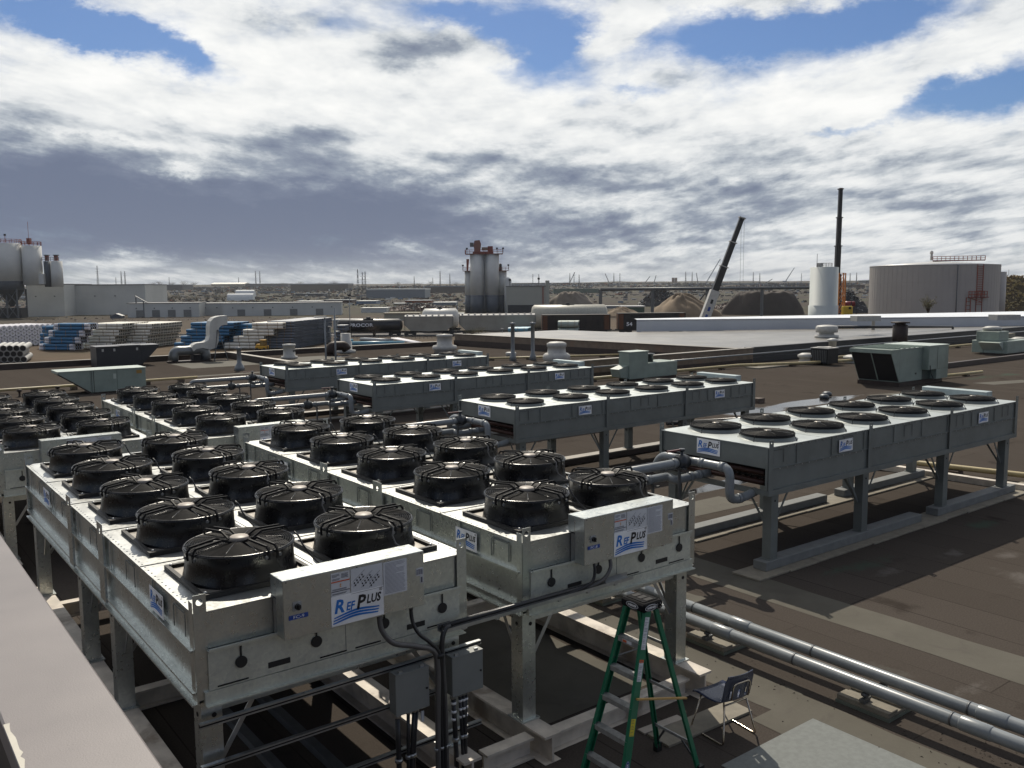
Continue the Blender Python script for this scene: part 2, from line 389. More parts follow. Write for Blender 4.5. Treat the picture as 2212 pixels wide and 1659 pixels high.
# ------------------------------------------------------------------ the roof and the ground
ZY = -6.5
def roof_mat():
    m = bpy.data.materials.new('roof_membrane'); m.use_nodes = True; q = G(m.node_tree); b = m.node_tree.nodes['Principled BSDF']
    pos = q.n('ShaderNodeNewGeometry').outputs['Position']
    sp = q.n('ShaderNodeSeparateXYZ'); q.put(sp.inputs[0], pos)
    br = q.n('ShaderNodeTexBrick'); q.put(br.inputs['Vector'], q.xyz(sp.outputs[1], sp.outputs[0], 0.0))
    br.offset = .37; br.inputs['Scale'].default_value = 1.0; br.inputs['Brick Width'].default_value = 7.6; br.inputs['Row Height'].default_value = .93
    br.inputs['Mortar Size'].default_value = .010; br.inputs['Mortar Smooth'].default_value = .3
    br.inputs['Color1'].default_value = (.066, .0565, .049, 1); br.inputs['Color2'].default_value = (.077, .066, .0575, 1); br.inputs['Mortar'].default_value = (.030, .0255, .022, 1)
    c = q.mix(q.ss(q.noise(pos, .22, 4, .6), .35, .7), br.outputs[0], (.069, .059, .051))
    c = q.mix(q.m('MULTIPLY', q.ss(q.noise(pos, .55, 7, .68, .6), .56, .74), .5), c, (.075, .068, .060))
    c = q.mix(q.m('MULTIPLY', q.ss(q.noise(pos, .9, 6, .6, .3), .58, .75), .55), c, (.019, .015, .013))
    sp2 = q.noise(pos, 42, 3, .7)
    c = q.mix(.5, c, q.mix(sp2, (.0, .0, .0), (.85, .85, .85)), 'OVERLAY')
    c = q.mix(q.ss(q.noise(pos, 160, 2, .5), .68, .76, 0, .22), c, (.11, .095, .082))
    wn = q.noise(pos, 1.1, 7, .68, .5); wn2 = q.noise(pos, .5, 6, .6)
    def spot(lst):
        x = None
        for cx, cy, rx, ry in lst:
            u = q.m('MULTIPLY', q.m('SUBTRACT', sp.outputs[0], cx), 1/rx); v = q.m('MULTIPLY', q.m('SUBTRACT', sp.outputs[1], cy), 1/ry)
            e = q.m('EXPONENT', q.m('MULTIPLY', q.m('MULTIPLY_ADD', u, u, q.m('MULTIPLY', v, v)), -1.0)); x = e if x is None else q.m('MAXIMUM', x, e)
        return x
    salt = spot([(16.2, 6.4, .8, .30), (17.2, 5.6, .7, .28), (15.4, 5.5, .5, .2), (14.5, 8.1, .6, .2), (16.6, 7.9, .5, .2), (17.1, 7.2, .4, .2), (11.1, 5.0, .6, .2), (20.7, 9.9, 1.0, .4), (13.4, 16.2, 1.5, .5), (10.4, 6.6, .5, .3), (29, 64, 1.6, .5), (37.6, 62.5, 2.0, .5)])
    c = q.mix(q.m('MULTIPLY', q.ss(q.m('MULTIPLY_ADD', salt, .75, q.m('MULTIPLY', q.m('SUBTRACT', wn, .5), 2.6)), .30, .95), .75), c, (.13, .118, .108))
    grn = spot([(29.6, 21.4, 3.6, 1.6), (51.4, 23.6, 1.7, .6), (54.4, 23.3, 1.7, .6), (14.6, 8.55, 1.2, .3), (19.2, 8.5, .8, .25)])
    c = q.mix(q.m('MULTIPLY', q.ss(q.m('MULTIPLY_ADD', grn, .8, q.m('MULTIPLY', q.m('SUBTRACT', wn, .5), 2.4)), .35, .95), .6), c, (.055, .088, .066))
    wet = q.ss(q.m('MULTIPLY', spot([(35.2, 23.6, 4.6, .75), (31.0, 23.4, 2.4, .9), (20.2, 14.9, 2.8, .4), (15.6, 14.6, 1.6, .4), (17.6, 14.75, 1.6, .3), (30.4, 63.2, 2.0, .7)]), wn2), .20, .27)
    c = q.mix(wet, c, (.016, .014, .013))
    q.put(b.inputs['Base Color'], c)
    q.put(b.inputs['Roughness'], q.m('MULTIPLY_ADD', wet, -.62, q.m('MULTIPLY_ADD', q.noise(pos, .5, 5, .6), .25, .60))); q.put(b.inputs['Specular IOR Level'], q.m('MULTIPLY_ADD', wet, .5, .0))
    bn = q.n('ShaderNodeBump'); bn.inputs['Strength'].default_value = .35; bn.inputs['Distance'].default_value = .01
    q.put(bn.inputs['Strength'], q.m('MULTIPLY_ADD', wet, -.34, .35)); q.put(bn.inputs['Height'], q.m('MULTIPLY_ADD', q.noise(pos, 90, 3, .6), .6, q.noise(pos, 6, 4, .6))); m.node_tree.links.new(bn.outputs[0], b.inputs['Normal'])
    return m
def strip_mat(name, c1, c2, dark):
    m = bpy.data.materials.new(name); m.use_nodes = True; q = G(m.node_tree); b = m.node_tree.nodes['Principled BSDF']
    pos = q.n('ShaderNodeNewGeometry').outputs['Position']
    c = q.mix(q.ss(q.noise(pos, .9, 6, .62, .3), .35, .7), c1, c2)
    c = q.mix(q.m('MULTIPLY', q.ss(q.noise(pos, 1.7, 7, .66, .8), .52, .72), .6), c, dark)
    c = q.mix(q.m('MULTIPLY', q.noise(pos, 55, 3, .7), .35), c, dark)
    q.put(b.inputs['Base Color'], c); b.inputs['Roughness'].default_value = .8; b.inputs['Specular IOR Level'].default_value = .2
    bn = q.n('ShaderNodeBump'); bn.inputs['Strength'].default_value = .3; bn.inputs['Distance'].default_value = .01
    q.put(bn.inputs['Height'], q.noise(pos, 80, 3, .6)); m.node_tree.links.new(bn.outputs[0], b.inputs['Normal'])
    return m
ROOFM = roof_mat()
STRIP = strip_mat('beige_strip', (.086, .079, .062), (.106, .098, .078), (.066, .057, .048))
def sheet(name, poly, z, m, follow=True):
    b = MB(m); n = len(poly); b.add([(x, y, (roof_z(y) if follow else 0)+z) for x, y in poly], [tuple(range(n))]); o = b.build(name); kind(o, 'structure'); return o
b = MB(ROOFM); ys = (-14, 12.5, 17, 38.1, 68.3)
for i in range(4):
    x1 = 130 if i < 3 else 48.9; x0 = -26
    b.quad((x0, ys[i], roof_z(ys[i])), (x1, ys[i], roof_z(ys[i])), (x1, ys[i+1], roof_z(ys[i+1])), (x0, ys[i+1], roof_z(ys[i+1])))
kind(b.build('roof'), 'structure')
def bandpoly(x0, x1, y0, y1, wob=.025, n=30):
    r = random.Random(int(x0*97+y0)); p = [(x0+r.uniform(-wob, wob), y0+(y1-y0)*i/n) for i in range(n+1)]
    return p+[(x1+r.uniform(-wob, wob), y1-(y1-y0)*i/n) for i in range(n+1)]
sheet('roof_strip', bandpoly(11.70, 12.58, -12, 12.3), .004, STRIP)
sheet('roof_strip', bandpoly(8.25, 9.25, -12, 6.2), .004, STRIP)
sheet('roof_strip', bandpoly(8.62, 9.30, 6.2, 12.2), .004, STRIP)
sheet('roof_strip', bandpoly(10.62, 11.0, 9.2, 12.2), .004, STRIP)
sheet('roof_strip', bandpoly(5.95, 8.0, 7.6, 11.8, .02), .004, STRIP)
sheet('roof_strip', [(13.2, 12.9), (17, 12.7), (17, 13.9), (13.3, 14.0)], .006, STRIP)
sheet('roof_strip', [(34, 31), (39.5, 30), (39.6, 31.1), (34, 32.2)], .004, STRIP)
sheet('roof_strip', [(39.4, 22.5), (44, 21.6), (44, 22.4), (39.5, 23.4)], .004, STRIP)
sheet('roof_strip', [(48.5, 21.5), (52, 20.6), (52, 21.6), (48.5, 22.6)], .004, STRIP)
sheet('roof_strip', [(-12, 54.5), (38, 54.5), (38, 55.1), (-12, 55.3)], .004, STRIP)
sheet('roof_strip', [(19, 60.5), (31, 60.5), (31, 64.8), (19, 65.3)], .004, STRIP)
mt = MB(MATT); mt.cbox(7.17, 1.5, .0, 8.83, 5.76, .012, .003); tag(mt.build('roof_mat'), 'grey granular walkway mat lying on the roof in front of the blue chair', 'mat')
# the building under the roof, the raised roof this picture is taken from
b = MB(mat('building_wall', (.16, .14, .12), .8)); b.box(-26, -14, ZY, 48.8, 68.2, -.32); b.box(46.9, -14, ZY, 129.9, 38.0, -.32); tag(b.build('factory_building'), 'long flat-roofed factory whose brown roof carries the coolers', 'building')
b = MB(ROOFM); b.box(-26, -14, .01, .38, 4.9, 3.05); kind(b.build('upper_roof'), 'structure')
pw = empty('parapet_wall', (0, 0, 0), 'parapet wall with wide beige metal coping at the lower left corner', 'wall')
MB(mat('parapet_brown', (.06, .045, .035), .7)).box(.41, -6, .012, .68, 6.9, 3.56).build('wall', pw)
b = MB(COPE); b.cbox(.365, -6, 3.5, .725, 7.0, 3.6, .008); b.build('coping', pw)
r_ = random.Random(5); p = [(.365, -6+.0)]; ed = []
yy = -2.0
while yy < 3.42: ed.append((.378+r_.uniform(-.004, .012), yy)); yy += r_.uniform(.02, .05)
b = MB(COPEW); b.add([(.366, y, 3.601) for x, y in ed]+[(x, y, 3.601) for x, y in ed], [(i, i+1, len(ed)+i+1, len(ed)+i) for i in range(len(ed)-1)]); b.build('peeled_edge', pw)
# parapets and fire walls
w = empty('edge_parapet', (0, 68.4, ROOF_FAR), 'low brown parapet with pale coping along the far roof edge before the pipe yard', 'parapet')
MB(RUSTB).box(-26, -.15, -.5, 45.2, .15, .36).build('wall', w); MB(CAPW).box(-26, -.2, .36, 45.2, .2, .41).build('coping', w)
w = empty('divider_parapet', (24.3, 46, ROOF_FAR), 'low brown divider parapet running from the far roof edge towards the farthest cooler', 'parapet')
MB(RUSTB).box(-.15, 0, 0, .15, 22.2, .42).build('wall', w); MB(CAPW).box(-.2, 0, .42, .2, 22.2, .46).build('coping', w)
w = empty('brown_wall', (48.75, 38.45, ROOF_FAR), 'brown fire wall with pale coping in front of the shiny grey roof', 'wall', None, R(6.3))
MB(TANW).box(-.15, 0, -.01, .15, 29.7, 1.02).build('wall', w); MB(CAPW).box(-.22, -.2, 1.02, .22, 29.7, 1.07).build('coping', w)
MB(RUSTB).box(-.19, 0, 0.005, -.152, 29.8, .5).build('dark_foot_band', w)  # dark strip paints the shadow along the wall's lower half
w = empty('tan_wall', (33.4, 38.2, ROOF_FAR), 'tan blockwork fire wall with pale coping behind the middle coolers', 'wall')
MB(TANW).box(0, -.15, -.01, 16.5, .15, 1.02).build('wall', w); MB(CAPW).box(-.05, -.22, 1.02, 16.55, .22, 1.07).build('coping', w); MB(RUSTB).box(0, -.19, .005, 16.4, -.152, .3).build('dark_foot_band', w)
w = empty('dark_wall', (50.0, 38.68, ROOF_FAR), 'dark membrane-clad roof wall running right behind the green air handler', 'wall')
MB(DKWALL).box(0, -.15, -.01, 47, .15, 1.0).build('wall', w); MB(mat('dark_coping', (.05, .05, .052), .45)).box(-.02, -.2, 1.0, 47, .2, 1.05).build('coping', w)
MB(DKWALL).box(0, -.34, .005, 47, -.152, .34).build('cant_strip', w)
b = MB(RUSTB); b.box(53.5, 27.6, ROOF_FAR-.02, 88, 27.9, ROOF_FAR+.32); tag(b.build('roof_divider'), 'low dark brown divider kerb right of the green air handler', 'kerb')
def gr_mat():
    m = bpy.data.materials.new('grey_roof_sheet'); m.use_nodes = True; q = G(m.node_tree); b = m.node_tree.nodes['Principled BSDF']
    pos = q.n('ShaderNodeNewGeometry').outputs['Position']
    b.inputs['Metallic'].default_value = .35; c = q.mix(q.ss(q.noise(pos, .35, 6, .6), .35, .68), (.17, .162, .148), (.23, .22, .20)); q.put(b.inputs['Base Color'], c)
    q.put(b.inputs['Roughness'], q.m('MULTIPLY_ADD', q.noise(q.vm('MULTIPLY', pos, (1, .25, 1)), 1.4, 6, .65), .34, .20)); b.inputs['Specular IOR Level'].default_value = .6
    bn = q.n('ShaderNodeBump'); bn.inputs['Strength'].default_value = .5; bn.inputs['Distance'].default_value = .05
    q.put(bn.inputs['Height'], q.noise(q.vm('MULTIPLY', pos, (1, .3, 1)), 2.2, 5, .6)); m.node_tree.links.new(bn.outputs[0], b.inputs['Normal']); return m
b = MB(gr_mat()); gz = .66
b.add([(48.95, 38.87, gz), (97, 38.87, gz), (97, 40, gz), (59.8, 60.5, gz), (58.5, 68.3, gz), (45.65, 68.3, gz)], [(0, 1, 2, 3, 4, 5)]); kind(b.build('grey_roof'), 'structure')
b = MB(mat('annex_wall', (.17, .17, .165), .7)); b.prism([(49.0, 38.9, ZY), (97, 38.9, ZY), (97, 40, ZY), (59.7, 60.4, ZY), (58.4, 68.2, ZY), (45.7, 68.2, ZY)], (0, 0, gz-ZY-.02)); tag(b.build('annex_building'), 'lower annex carrying the shiny grey roof left of the white roof', 'building')
WA = at(1375, 716.5, gz); WB = at(2330, 702, gz); WC = at(2330, 670, 2.4); WD = at(1380, 690.2, 2.0)
wb = empty('white_building', (WA.x, WA.y, gz), 'long white building with bright white membrane roof beyond the grey roof', 'building')
d_ = Vector((WA.x, WA.y, gz)); top = at(1375, 691.5, 2.0).z; zt = gz + met(25.3, WA)
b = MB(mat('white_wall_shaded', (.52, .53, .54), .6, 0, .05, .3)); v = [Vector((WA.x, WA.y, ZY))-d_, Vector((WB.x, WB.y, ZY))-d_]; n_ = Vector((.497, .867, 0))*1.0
zt2 = gz + met(19.5, WB)
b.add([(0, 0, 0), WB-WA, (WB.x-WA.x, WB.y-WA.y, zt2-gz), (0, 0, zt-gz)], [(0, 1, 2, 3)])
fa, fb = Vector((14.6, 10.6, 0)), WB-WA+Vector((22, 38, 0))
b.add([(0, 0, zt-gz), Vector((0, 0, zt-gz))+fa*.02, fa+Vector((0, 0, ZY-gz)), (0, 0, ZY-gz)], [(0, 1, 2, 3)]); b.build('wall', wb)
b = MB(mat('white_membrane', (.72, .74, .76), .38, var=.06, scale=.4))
ra = Vector((0, 0, zt-gz+.03)); rb = Vector((WB.x-WA.x, WB.y-WA.y, zt2-gz+.03))
rc = EYE+ray(2330, 670.2)*((depth(WB)+30)/ray(2330, 670.2).dot(FW))-Vector((WA.x, WA.y, gz))
ra2 = ra+Vector((.6, .9, .06))
b.add([ra, rb, rc, ra2], [(0, 1, 2, 3)])
b.add([ra-Vector((0, 0, .16)), rb-Vector((0, 0, .16)), rb, ra], [(0, 1, 2, 3)]); b.build('roof', wb)
# ------------------------------------------------------------------ the open ground
def gmat():
    m = bpy.data.materials.new('dirt_ground'); m.use_nodes = True; q = G(m.node_tree); b = m.node_tree.nodes['Principled BSDF']
    pos = q.n('ShaderNodeNewGeometry').outputs['Position']
    n1 = q.noise(pos, .012, 8, .62, .4); n2 = q.noise(pos, .0042, 7, .6, .5); n3 = q.noise(pos, .25, 6, .65)
    c = q.mix(q.ss(n1, .36, .64), (.098, .069, .043), (.060, .047, .035))
    c = q.mix(q.ss(n2, .50, .60), c, (.050, .052, .030))
    c = q.mix(q.ss(q.noise(pos, .0085, 6, .6, .3), .56, .66), c, (.088, .078, .066))
    rd = q.vm('LENGTH', pos); c = q.mix(q.ss(rd, 230, 420, 0, .88), c, q.mix(q.ss(q.noise(pos, .006, 7, .6, .6), .42, .6), (.040, .032, .026), (.048, .046, .028)))
    c = q.mix(.5, c, q.mix(n3, (.02, .02, .02), (.95, .95, .95)), 'OVERLAY')
    q.put(b.inputs['Base Color'], c); b.inputs['Roughness'].default_value = .9; b.inputs['Specular IOR Level'].default_value = .1; return m
b = MB(gmat()); rr = [0, 20, 60, 100, 160, 240, 340, 480, 650, 850, 1100, 1400, 1750, 2150, 2600, 3100, 3700, 4300, 4900]; NA = 220
rg = random.Random(11); bump = {}
def ghz(r, a):
    t = min(1, max(0, (r-600)/3100)); t = t*t*(3-2*t)
    h = ZY-.05 + 24.0*t
    if r > 1500: h += 2.6*math.sin(a*17+r*.002)+1.7*math.sin(a*41+1.3+r*.004)+1.2*math.sin(a*93+r)
    return h
b.add([(r*math.cos(2*math.pi*j/NA), r*math.sin(2*math.pi*j/NA), ghz(r, 2*math.pi*j/NA)) for r in rr for j in range(NA)],
      [(i*NA+j, i*NA+(j+1) % NA, (i+1)*NA+(j+1) % NA, (i+1)*NA+j) for i in range(len(rr)-1) for j in range(NA)], None, True)
kind(b.build('ground'), 'structure')
# ------------------------------------------------------------------ logo plates
def logo(b, o, x, y, w, frame=None):
    o, x, y = Vector(o), Vector(x).normalized(), Vector(y).normalized(); n = x.cross(y); h = .52*w
    b.prism([o, o+x*w, o+x*w+y*h, o+y*h], n*.003, WHITE)
    if frame: b.prism([o-x*.01*0+y*0, o+x*w, o+x*w-y*.008, o-y*.008], n*.0025, frame)
    def T(s, u, v, size, m, sx=1.0): b.text(s, o+n*.005+x*(u*w)+y*(v*w), x, y, size*w, m, .22, sx, True)
    T('R', .045, .225, .32, BLUE, .95); T('EF', .270, .232, .20, BLUE, .80); T('P', .462, .212, .335, INKB, .92); T('LUS', .660, .272, .212, INKB, .78)
    for k in range(3):
        top, bot = [], []
        for i in range(15):
            t = i/14; u = .05-.012*k+.86*t; v = .165-.048*k+.028*math.sin(t*5.2-.9)+.035*t; q = .0155*(.75+.5*math.sin(math.pi*t))
            top.append(o+n*.005+x*(u*w)+y*((v+q)*w)); bot.append(o+n*.005+x*(u*w)+y*((v-q)*w))
        b.add(top+bot, [(i, 15+i, 16+i, i+1) for i in range(14)], BLUE)
    c = o+n*.005+x*(.945*w)+y*(.475*w); K = 14; i_, o_ = .022*w, .029*w
    b.add([c+(x*math.cos(2*math.pi*j/K)+y*math.sin(2*math.pi*j/K))*rad for rad in (i_, o_) for j in range(K)], [(j, K+j, K+(j+1) % K, (j+1) % K) for j in range(K)], INKB)
    b.text('R', c-x*.011*w-y*.012*w, x, y, .034*w, INKB, 0, 1, True)
    return b
# ------------------------------------------------------------------ black fans of the newer coolers
PX, PY = 1.32, 1.60
def fan_meshes():
    b = MB(PLATE); hx, hy = .53, .53
    b.box(-hx, -hy, .0, hx, hy, .012, PLATE)
    for a in (-1, 1):
        b.box(-hx-.02, a*hy-.02, .0, hx+.02, a*hy+.02, .045, GASK); b.box(a*hx-.02, -hy+.021, .0, a*hx+.02, hy-.021, .044, GASK)
    for sx in (-1, 1):
        for sy in (-1, 1): b.lathe([(.016, .045), (.016, .058), (.008, .062)], 8, (sx*(hx-.03), sy*(hy-.03)+.0, 0), STEEL)
    b.lathe([(.528, .013), (.526, .022), (.522, .040), (.516, .065), (.508, .10), (.503, .13), (.50, .17), (.498, .275), (.512, .285), (.512, .298), (.498, .300), (.47, .285), (.465, .16)], 48, (0, 0, 0), BPL, True, False)
    b.lathe([(.0, .15), (.466, .15)], 32, (0, 0, 0), DARK, False, False)
    shroud = b.mesh('shroud')
    b = MB(BPLM)                                               # blades and domed wire guard
    for k in range(7):
        a0 = 2*math.pi*k/7; P_ = []
        for r, w0, tw in ((.12, .30, .07), (.30, .26, .05), (.455, .24, .035)):
            for s_ in (0, 1): a = a0+(s_*w0*.12/r if r < .2 else s_*w0*.30/r); P_.append((r*math.cos(a), r*math.sin(a), .19+s_*tw))
        b.add(P_, [(0, 1, 3, 2), (2, 3, 5, 4)], BPL)
    blades = b.mesh('blades')
    b = MB(BPL)
    def gz(r): return .302+.026*max(0, 1-(r/.50)**2.2)
    NR = 17
    for k in range(NR):
        r = .135+(.498-.135)*k/(NR-1); z = gz(r); t = .0042 if k < NR-1 else .009
        vs, fs = [], []; n = 40
        for j in range(n):
            c_, s_ = math.cos(2*math.pi*j/n), math.sin(2*math.pi*j/n)
            for dr, dz in ((-t, 0), (0, t), (t, 0), (0, -t)): vs.append(((r+dr)*c_, (r+dr)*s_, z+dz))
        for j in range(n):
            for q in range(4): fs.append((j*4+q, j*4+(q+1) % 4, ((j+1) % n)*4+(q+1) % 4, ((j+1) % n)*4+q))
        b.add(vs, fs, GRD if k < NR-1 else BPL, True)
    b.lathe([(.10, gz(.13)-.05), (.30, gz(.30)-.06), (.470, gz(.470)-.06)], 40, (0, 0, 0), GRD, True, False)
    for k in range(10):
        a = 2*math.pi*(k+.5)/10; b.tube([(r*math.cos(a), r*math.sin(a), gz(r)+.005) for r in (.10, .25, .38, .505)], .0045, 5)
    guard = b.mesh('guard')
    b = MB(CAP); b.lathe([(.086, .315), (.088, .352), (.080, .360), (.0, .362)], 24, (0, 0, 0), CAP)
    b.lathe([(.112, .28), (.112, .312), (.088, .318)], 24, (0, 0, 0), BPL); hub = b.mesh('hub_cap')
    b = MB(BPL)
    for k in range(4):
        a = R(14+90*k); c_, s_ = Vector((math.cos(a), math.sin(a), 0)), Vector((-math.sin(a), math.cos(a), 0))
        for s2 in (-1, 1):
            pts = [c_*.10+s_*.05*s2+Z_*.318, c_*.22+s_*.048*s2+Z_*.372, c_*.49+s_*.045*s2+Z_*.352, c_*.524+s_*.045*s2+Z_*.315, c_*.518+s_*.045*s2+Z_*.235]
            for i in range(4): b.bar(pts[i], pts[i+1], .014, .020, GRD)
            q = c_*.518+s_*.075*s2+Z_*.262
            b.tube([q, q+c_*.014], .017, 10, STEELD)
    bracket = b.mesh('motor_bracket')
    def cable(pts, m): return MB(m).tube(pts, .009, 6, m).mesh('power_cable')
    cab = [cable([(.50, -.12, .34), (.53, -.15, .30), (.55, -.20, .22), (.60, -.26, .12), (.64, -.33, .06), (.665, -.40, .03)], COND),
           cable([(.03, -.47, .36), (.05, -.53, .31), (.03, -.545, .24), (.05, -.57, .16), (.12, -.66, .09), (.17, -.74, .05), (.18, -.78, .03)], FLEX)]
    return shroud, blades, guard, hub, bracket, cab
FANM = fan_meshes()
def black_fan(parent, x, y, z, col):
    o = sh('fan', parent, FANM[0], (x, y, z))
    sh('fan_blades', o, FANM[1]); sh('wire_guard', o, FANM[2]); sh('hub_cap', o, FANM[3]); sh('motor_bracket', o, FANM[4]); sh('power_cable', o, FANM[5][col])
CW, CL, ZT = 2.73, 8.06, 2.40
LUG_Y = (3.12, 4.76)
def make_cooler():
    root = empty('dry_cooler', (0, 0, 0), 'x', 'dry cooler')
    b = MB(GALV)
    b.box(.012, .012, 2.07, CW-.012, CL-.012, 2.385); b.box(.03, .03, 1.70, CW-.03, CL-.03, 2.07)
    for x0, x1 in ((-.012, .03), (CW-.03, CW+.012)):
        b.box(x0-(.025 if x0 < 1 else 0), .03, 2.055, x1+(.025 if x0 > 1 else 0), CL-.03, 2.075)                                   # ledge between fan box and coil
        b.box(x0-(.02 if x0 < 1 else 0), .03, 1.685, x1+(.02 if x0 > 1 else 0), CL-.03, 1.70)
        b.box(min(x0, x1)+.012, .02, 1.60, max(x0, x1)-.012, CL-.02, 1.684)
        b.box(x0-(.03 if x0 < 1 else -.0), .02, 1.585, x1+(.03 if x0 > 1 else 0), CL-.02, 1.60)
    for k in range(11):
        y = .40+k*.80
        if y > CL-.2: break
        for x in (0, CW):
            s_ = -1 if x == 0 else 1
            if k % 2: b.box(min(x, x+s_*.012), y-.02, 2.08, max(x, x+s_*.012), y+.02, 2.38)
            else:                                                                  # small stiffening frames pressed in the side
                for yy in (y-.16, y+.16): b.box(min(x, x+s_*.006), yy-.008, 2.13, max(x, x+s_*.006), yy+.008, 2.33, OLDG)
                b.box(min(x, x+s_*.006), y-.152, 2.33, max(x, x+s_*.006), y+.152, 2.345, OLDG)
    b.build('casing', root)
    b = MB(DECK); b.box(-.006, -.006, 2.386, CW+.006, CL+.006, ZT)
    for k in range(1, 5): b.box(.0, .01+k*PY-.013, ZT, CW, .01+k*PY+.013, ZT+.009)
    b.box(CW/2-.018, .02, ZT, CW/2+.018, CL-.02, ZT+.0075)
    rg = random.Random(2)
    for k in range(70):
        y = .1+k*.112
        for x in (.03, CW-.03): b.box(x-.007, y-.007, ZT, x+.007, y+.007, ZT+.005, STEEL)
    b.build('deck', root)
    for x, y, sx, sy in ((0, 0, -1, -1), (CW, 0, 1, -1), (0, CL, -1, 1), (CW, CL, 1, 1)):
        b = MB(GALV); x0 = x if sx < 0 else x-.09
        b.holed((x0-.01, -.016 if sy < 0 else CL+.010, 1.64), X_, Z_, .11, .92, .030, -.006, None, .055, .855)
        b.box(min(x-sx*.02, x+sx*.004), min(y, y-sy*.08), 1.64, max(x-sx*.02, x+sx*.004)+.012*0, max(y, y-sy*.08), 2.50) if False else b.box(x-.018 if sx < 0 else x+.0135, y-.01 if sy < 0 else y-.08, 1.64, x-.0135 if sx < 0 else x+.018, y+.08 if sy < 0 else y+.01, 2.50)
        b.build('corner_post', root)
    for y in LUG_Y:
        for x, s_ in ((0, -1), (CW, 1)):
            b = MB(GALV)
            if s_ < 0: b.holed((-.03, y+.12, 1.64), -Y_, Z_, .24, .89, .032, .006, None, .12, .80)
            else: b.holed((CW+.03, y-.12, 1.64), Y_, Z_, .24, .89, .032, .006, None, .12, .80)
            for e in (-.12, .114): b.box(min(x+s_*.012, x+s_*.03), y+e, 1.64, max(x+s_*.012, x+s_*.03), y+e+.006, 2.40)
            b.build('lifting_post', root)
    b = MB(GALVL)                                                                    # coil cover at the near end
    b.box(.09, -.035, 1.715, CW-.09, .011, 2.05); b.box(.09, -.055, 2.05, CW-.09, .011, 2.062); b.box(.09, -.07, 2.062, CW-.09, -.058, 2.085)
    b.box(.05, -.045, 1.60, CW-.05, .0, 1.71); b.box(.05, -.09, 1.588, CW-.05, .0, 1.60)
    b.box(1.362, -.0375, 1.73, 1.366, -.0352, 2.045, INK)
    ep = b.build('end_panel', root)
    for x in (.37, 1.07, 1.77, 2.43):
        b = MB(BLK); b.tube([(x, -.038, 1.90), (x, -.050, 1.90)], .052, 20); b.bar((x, -.045, 1.945), (x, -.045, 2.045), .014, .006, BLK, Y_); b.build('pull_tab', ep)
    for x0 in (.61, 2.02):
        MB(BLK).box(x0, -.0385, 1.77, x0+.205, -.0355, 1.822).build('vent_slot', ep)
    for x0 in (.16, 1.10, 1.46, 2.25): MB(DARK).box(x0, -.0385, 1.728, x0+.27, -.0355, 1.742).build('drain_slot', ep)
    for y in (1.05, 6.35):
        for x, xd in ((-.014, -Y_), (CW+.014, Y_)):
            b = MB(WHITE); logo(b, (x, y+(.21 if x < 0 else -.21), 2.095), xd, Z_, .43); b.build('logo_plate', root)
    for y in (.16, LUG_Y[0], LUG_Y[1], CL-.16):
        for x in (.13, CW-.13):
            b = MB(GALV); b.box(x-.09, y-.10, .36, x+.09, y+.10, 1.584); b.box(x-.13, y-.13, .345, x+.13, y+.13, .359)
            s_ = -1
            b.tube([(x+.02, y-.1005, 1.45), (x+.02, y-.1045, 1.45)], .022, 14, DARK); b.tube([(x-.0905, y, 1.45), (x-.0945, y, 1.45)], .022, 14, DARK)
            b.build('leg', root)
            b = MB(STEEL)
            sx = 1 if x < 1 else -1
            b.bar((x+sx*.10, y, .98), (x+sx*.48, y, 1.575), .045, .008, STEEL, Y_)
            for sy in ((1,) if y < 1 else (-1,) if y > 7 else (1, -1)): b.bar((x, y+sy*.11, 1.02), (x, y+sy*.45, 1.575), .045, .008, STEEL, X_)
            b.build('brace', root)
    for y in (.16, LUG_Y[0], LUG_Y[1], CL-.16): MB(GALV).box(.23, y-.06, 1.46, CW-.23, y+.06, 1.583).build('cross_rail', root)
    b = MB(DARK); b.box(.06, .06, 1.66, CW-.06, CL-.06, 1.698); b.build('coil', root)
    for c in range(2):
        for k in range(5): black_fan(root, .705+c*PX, .815+k*PY, ZT+.002, c)
    return root
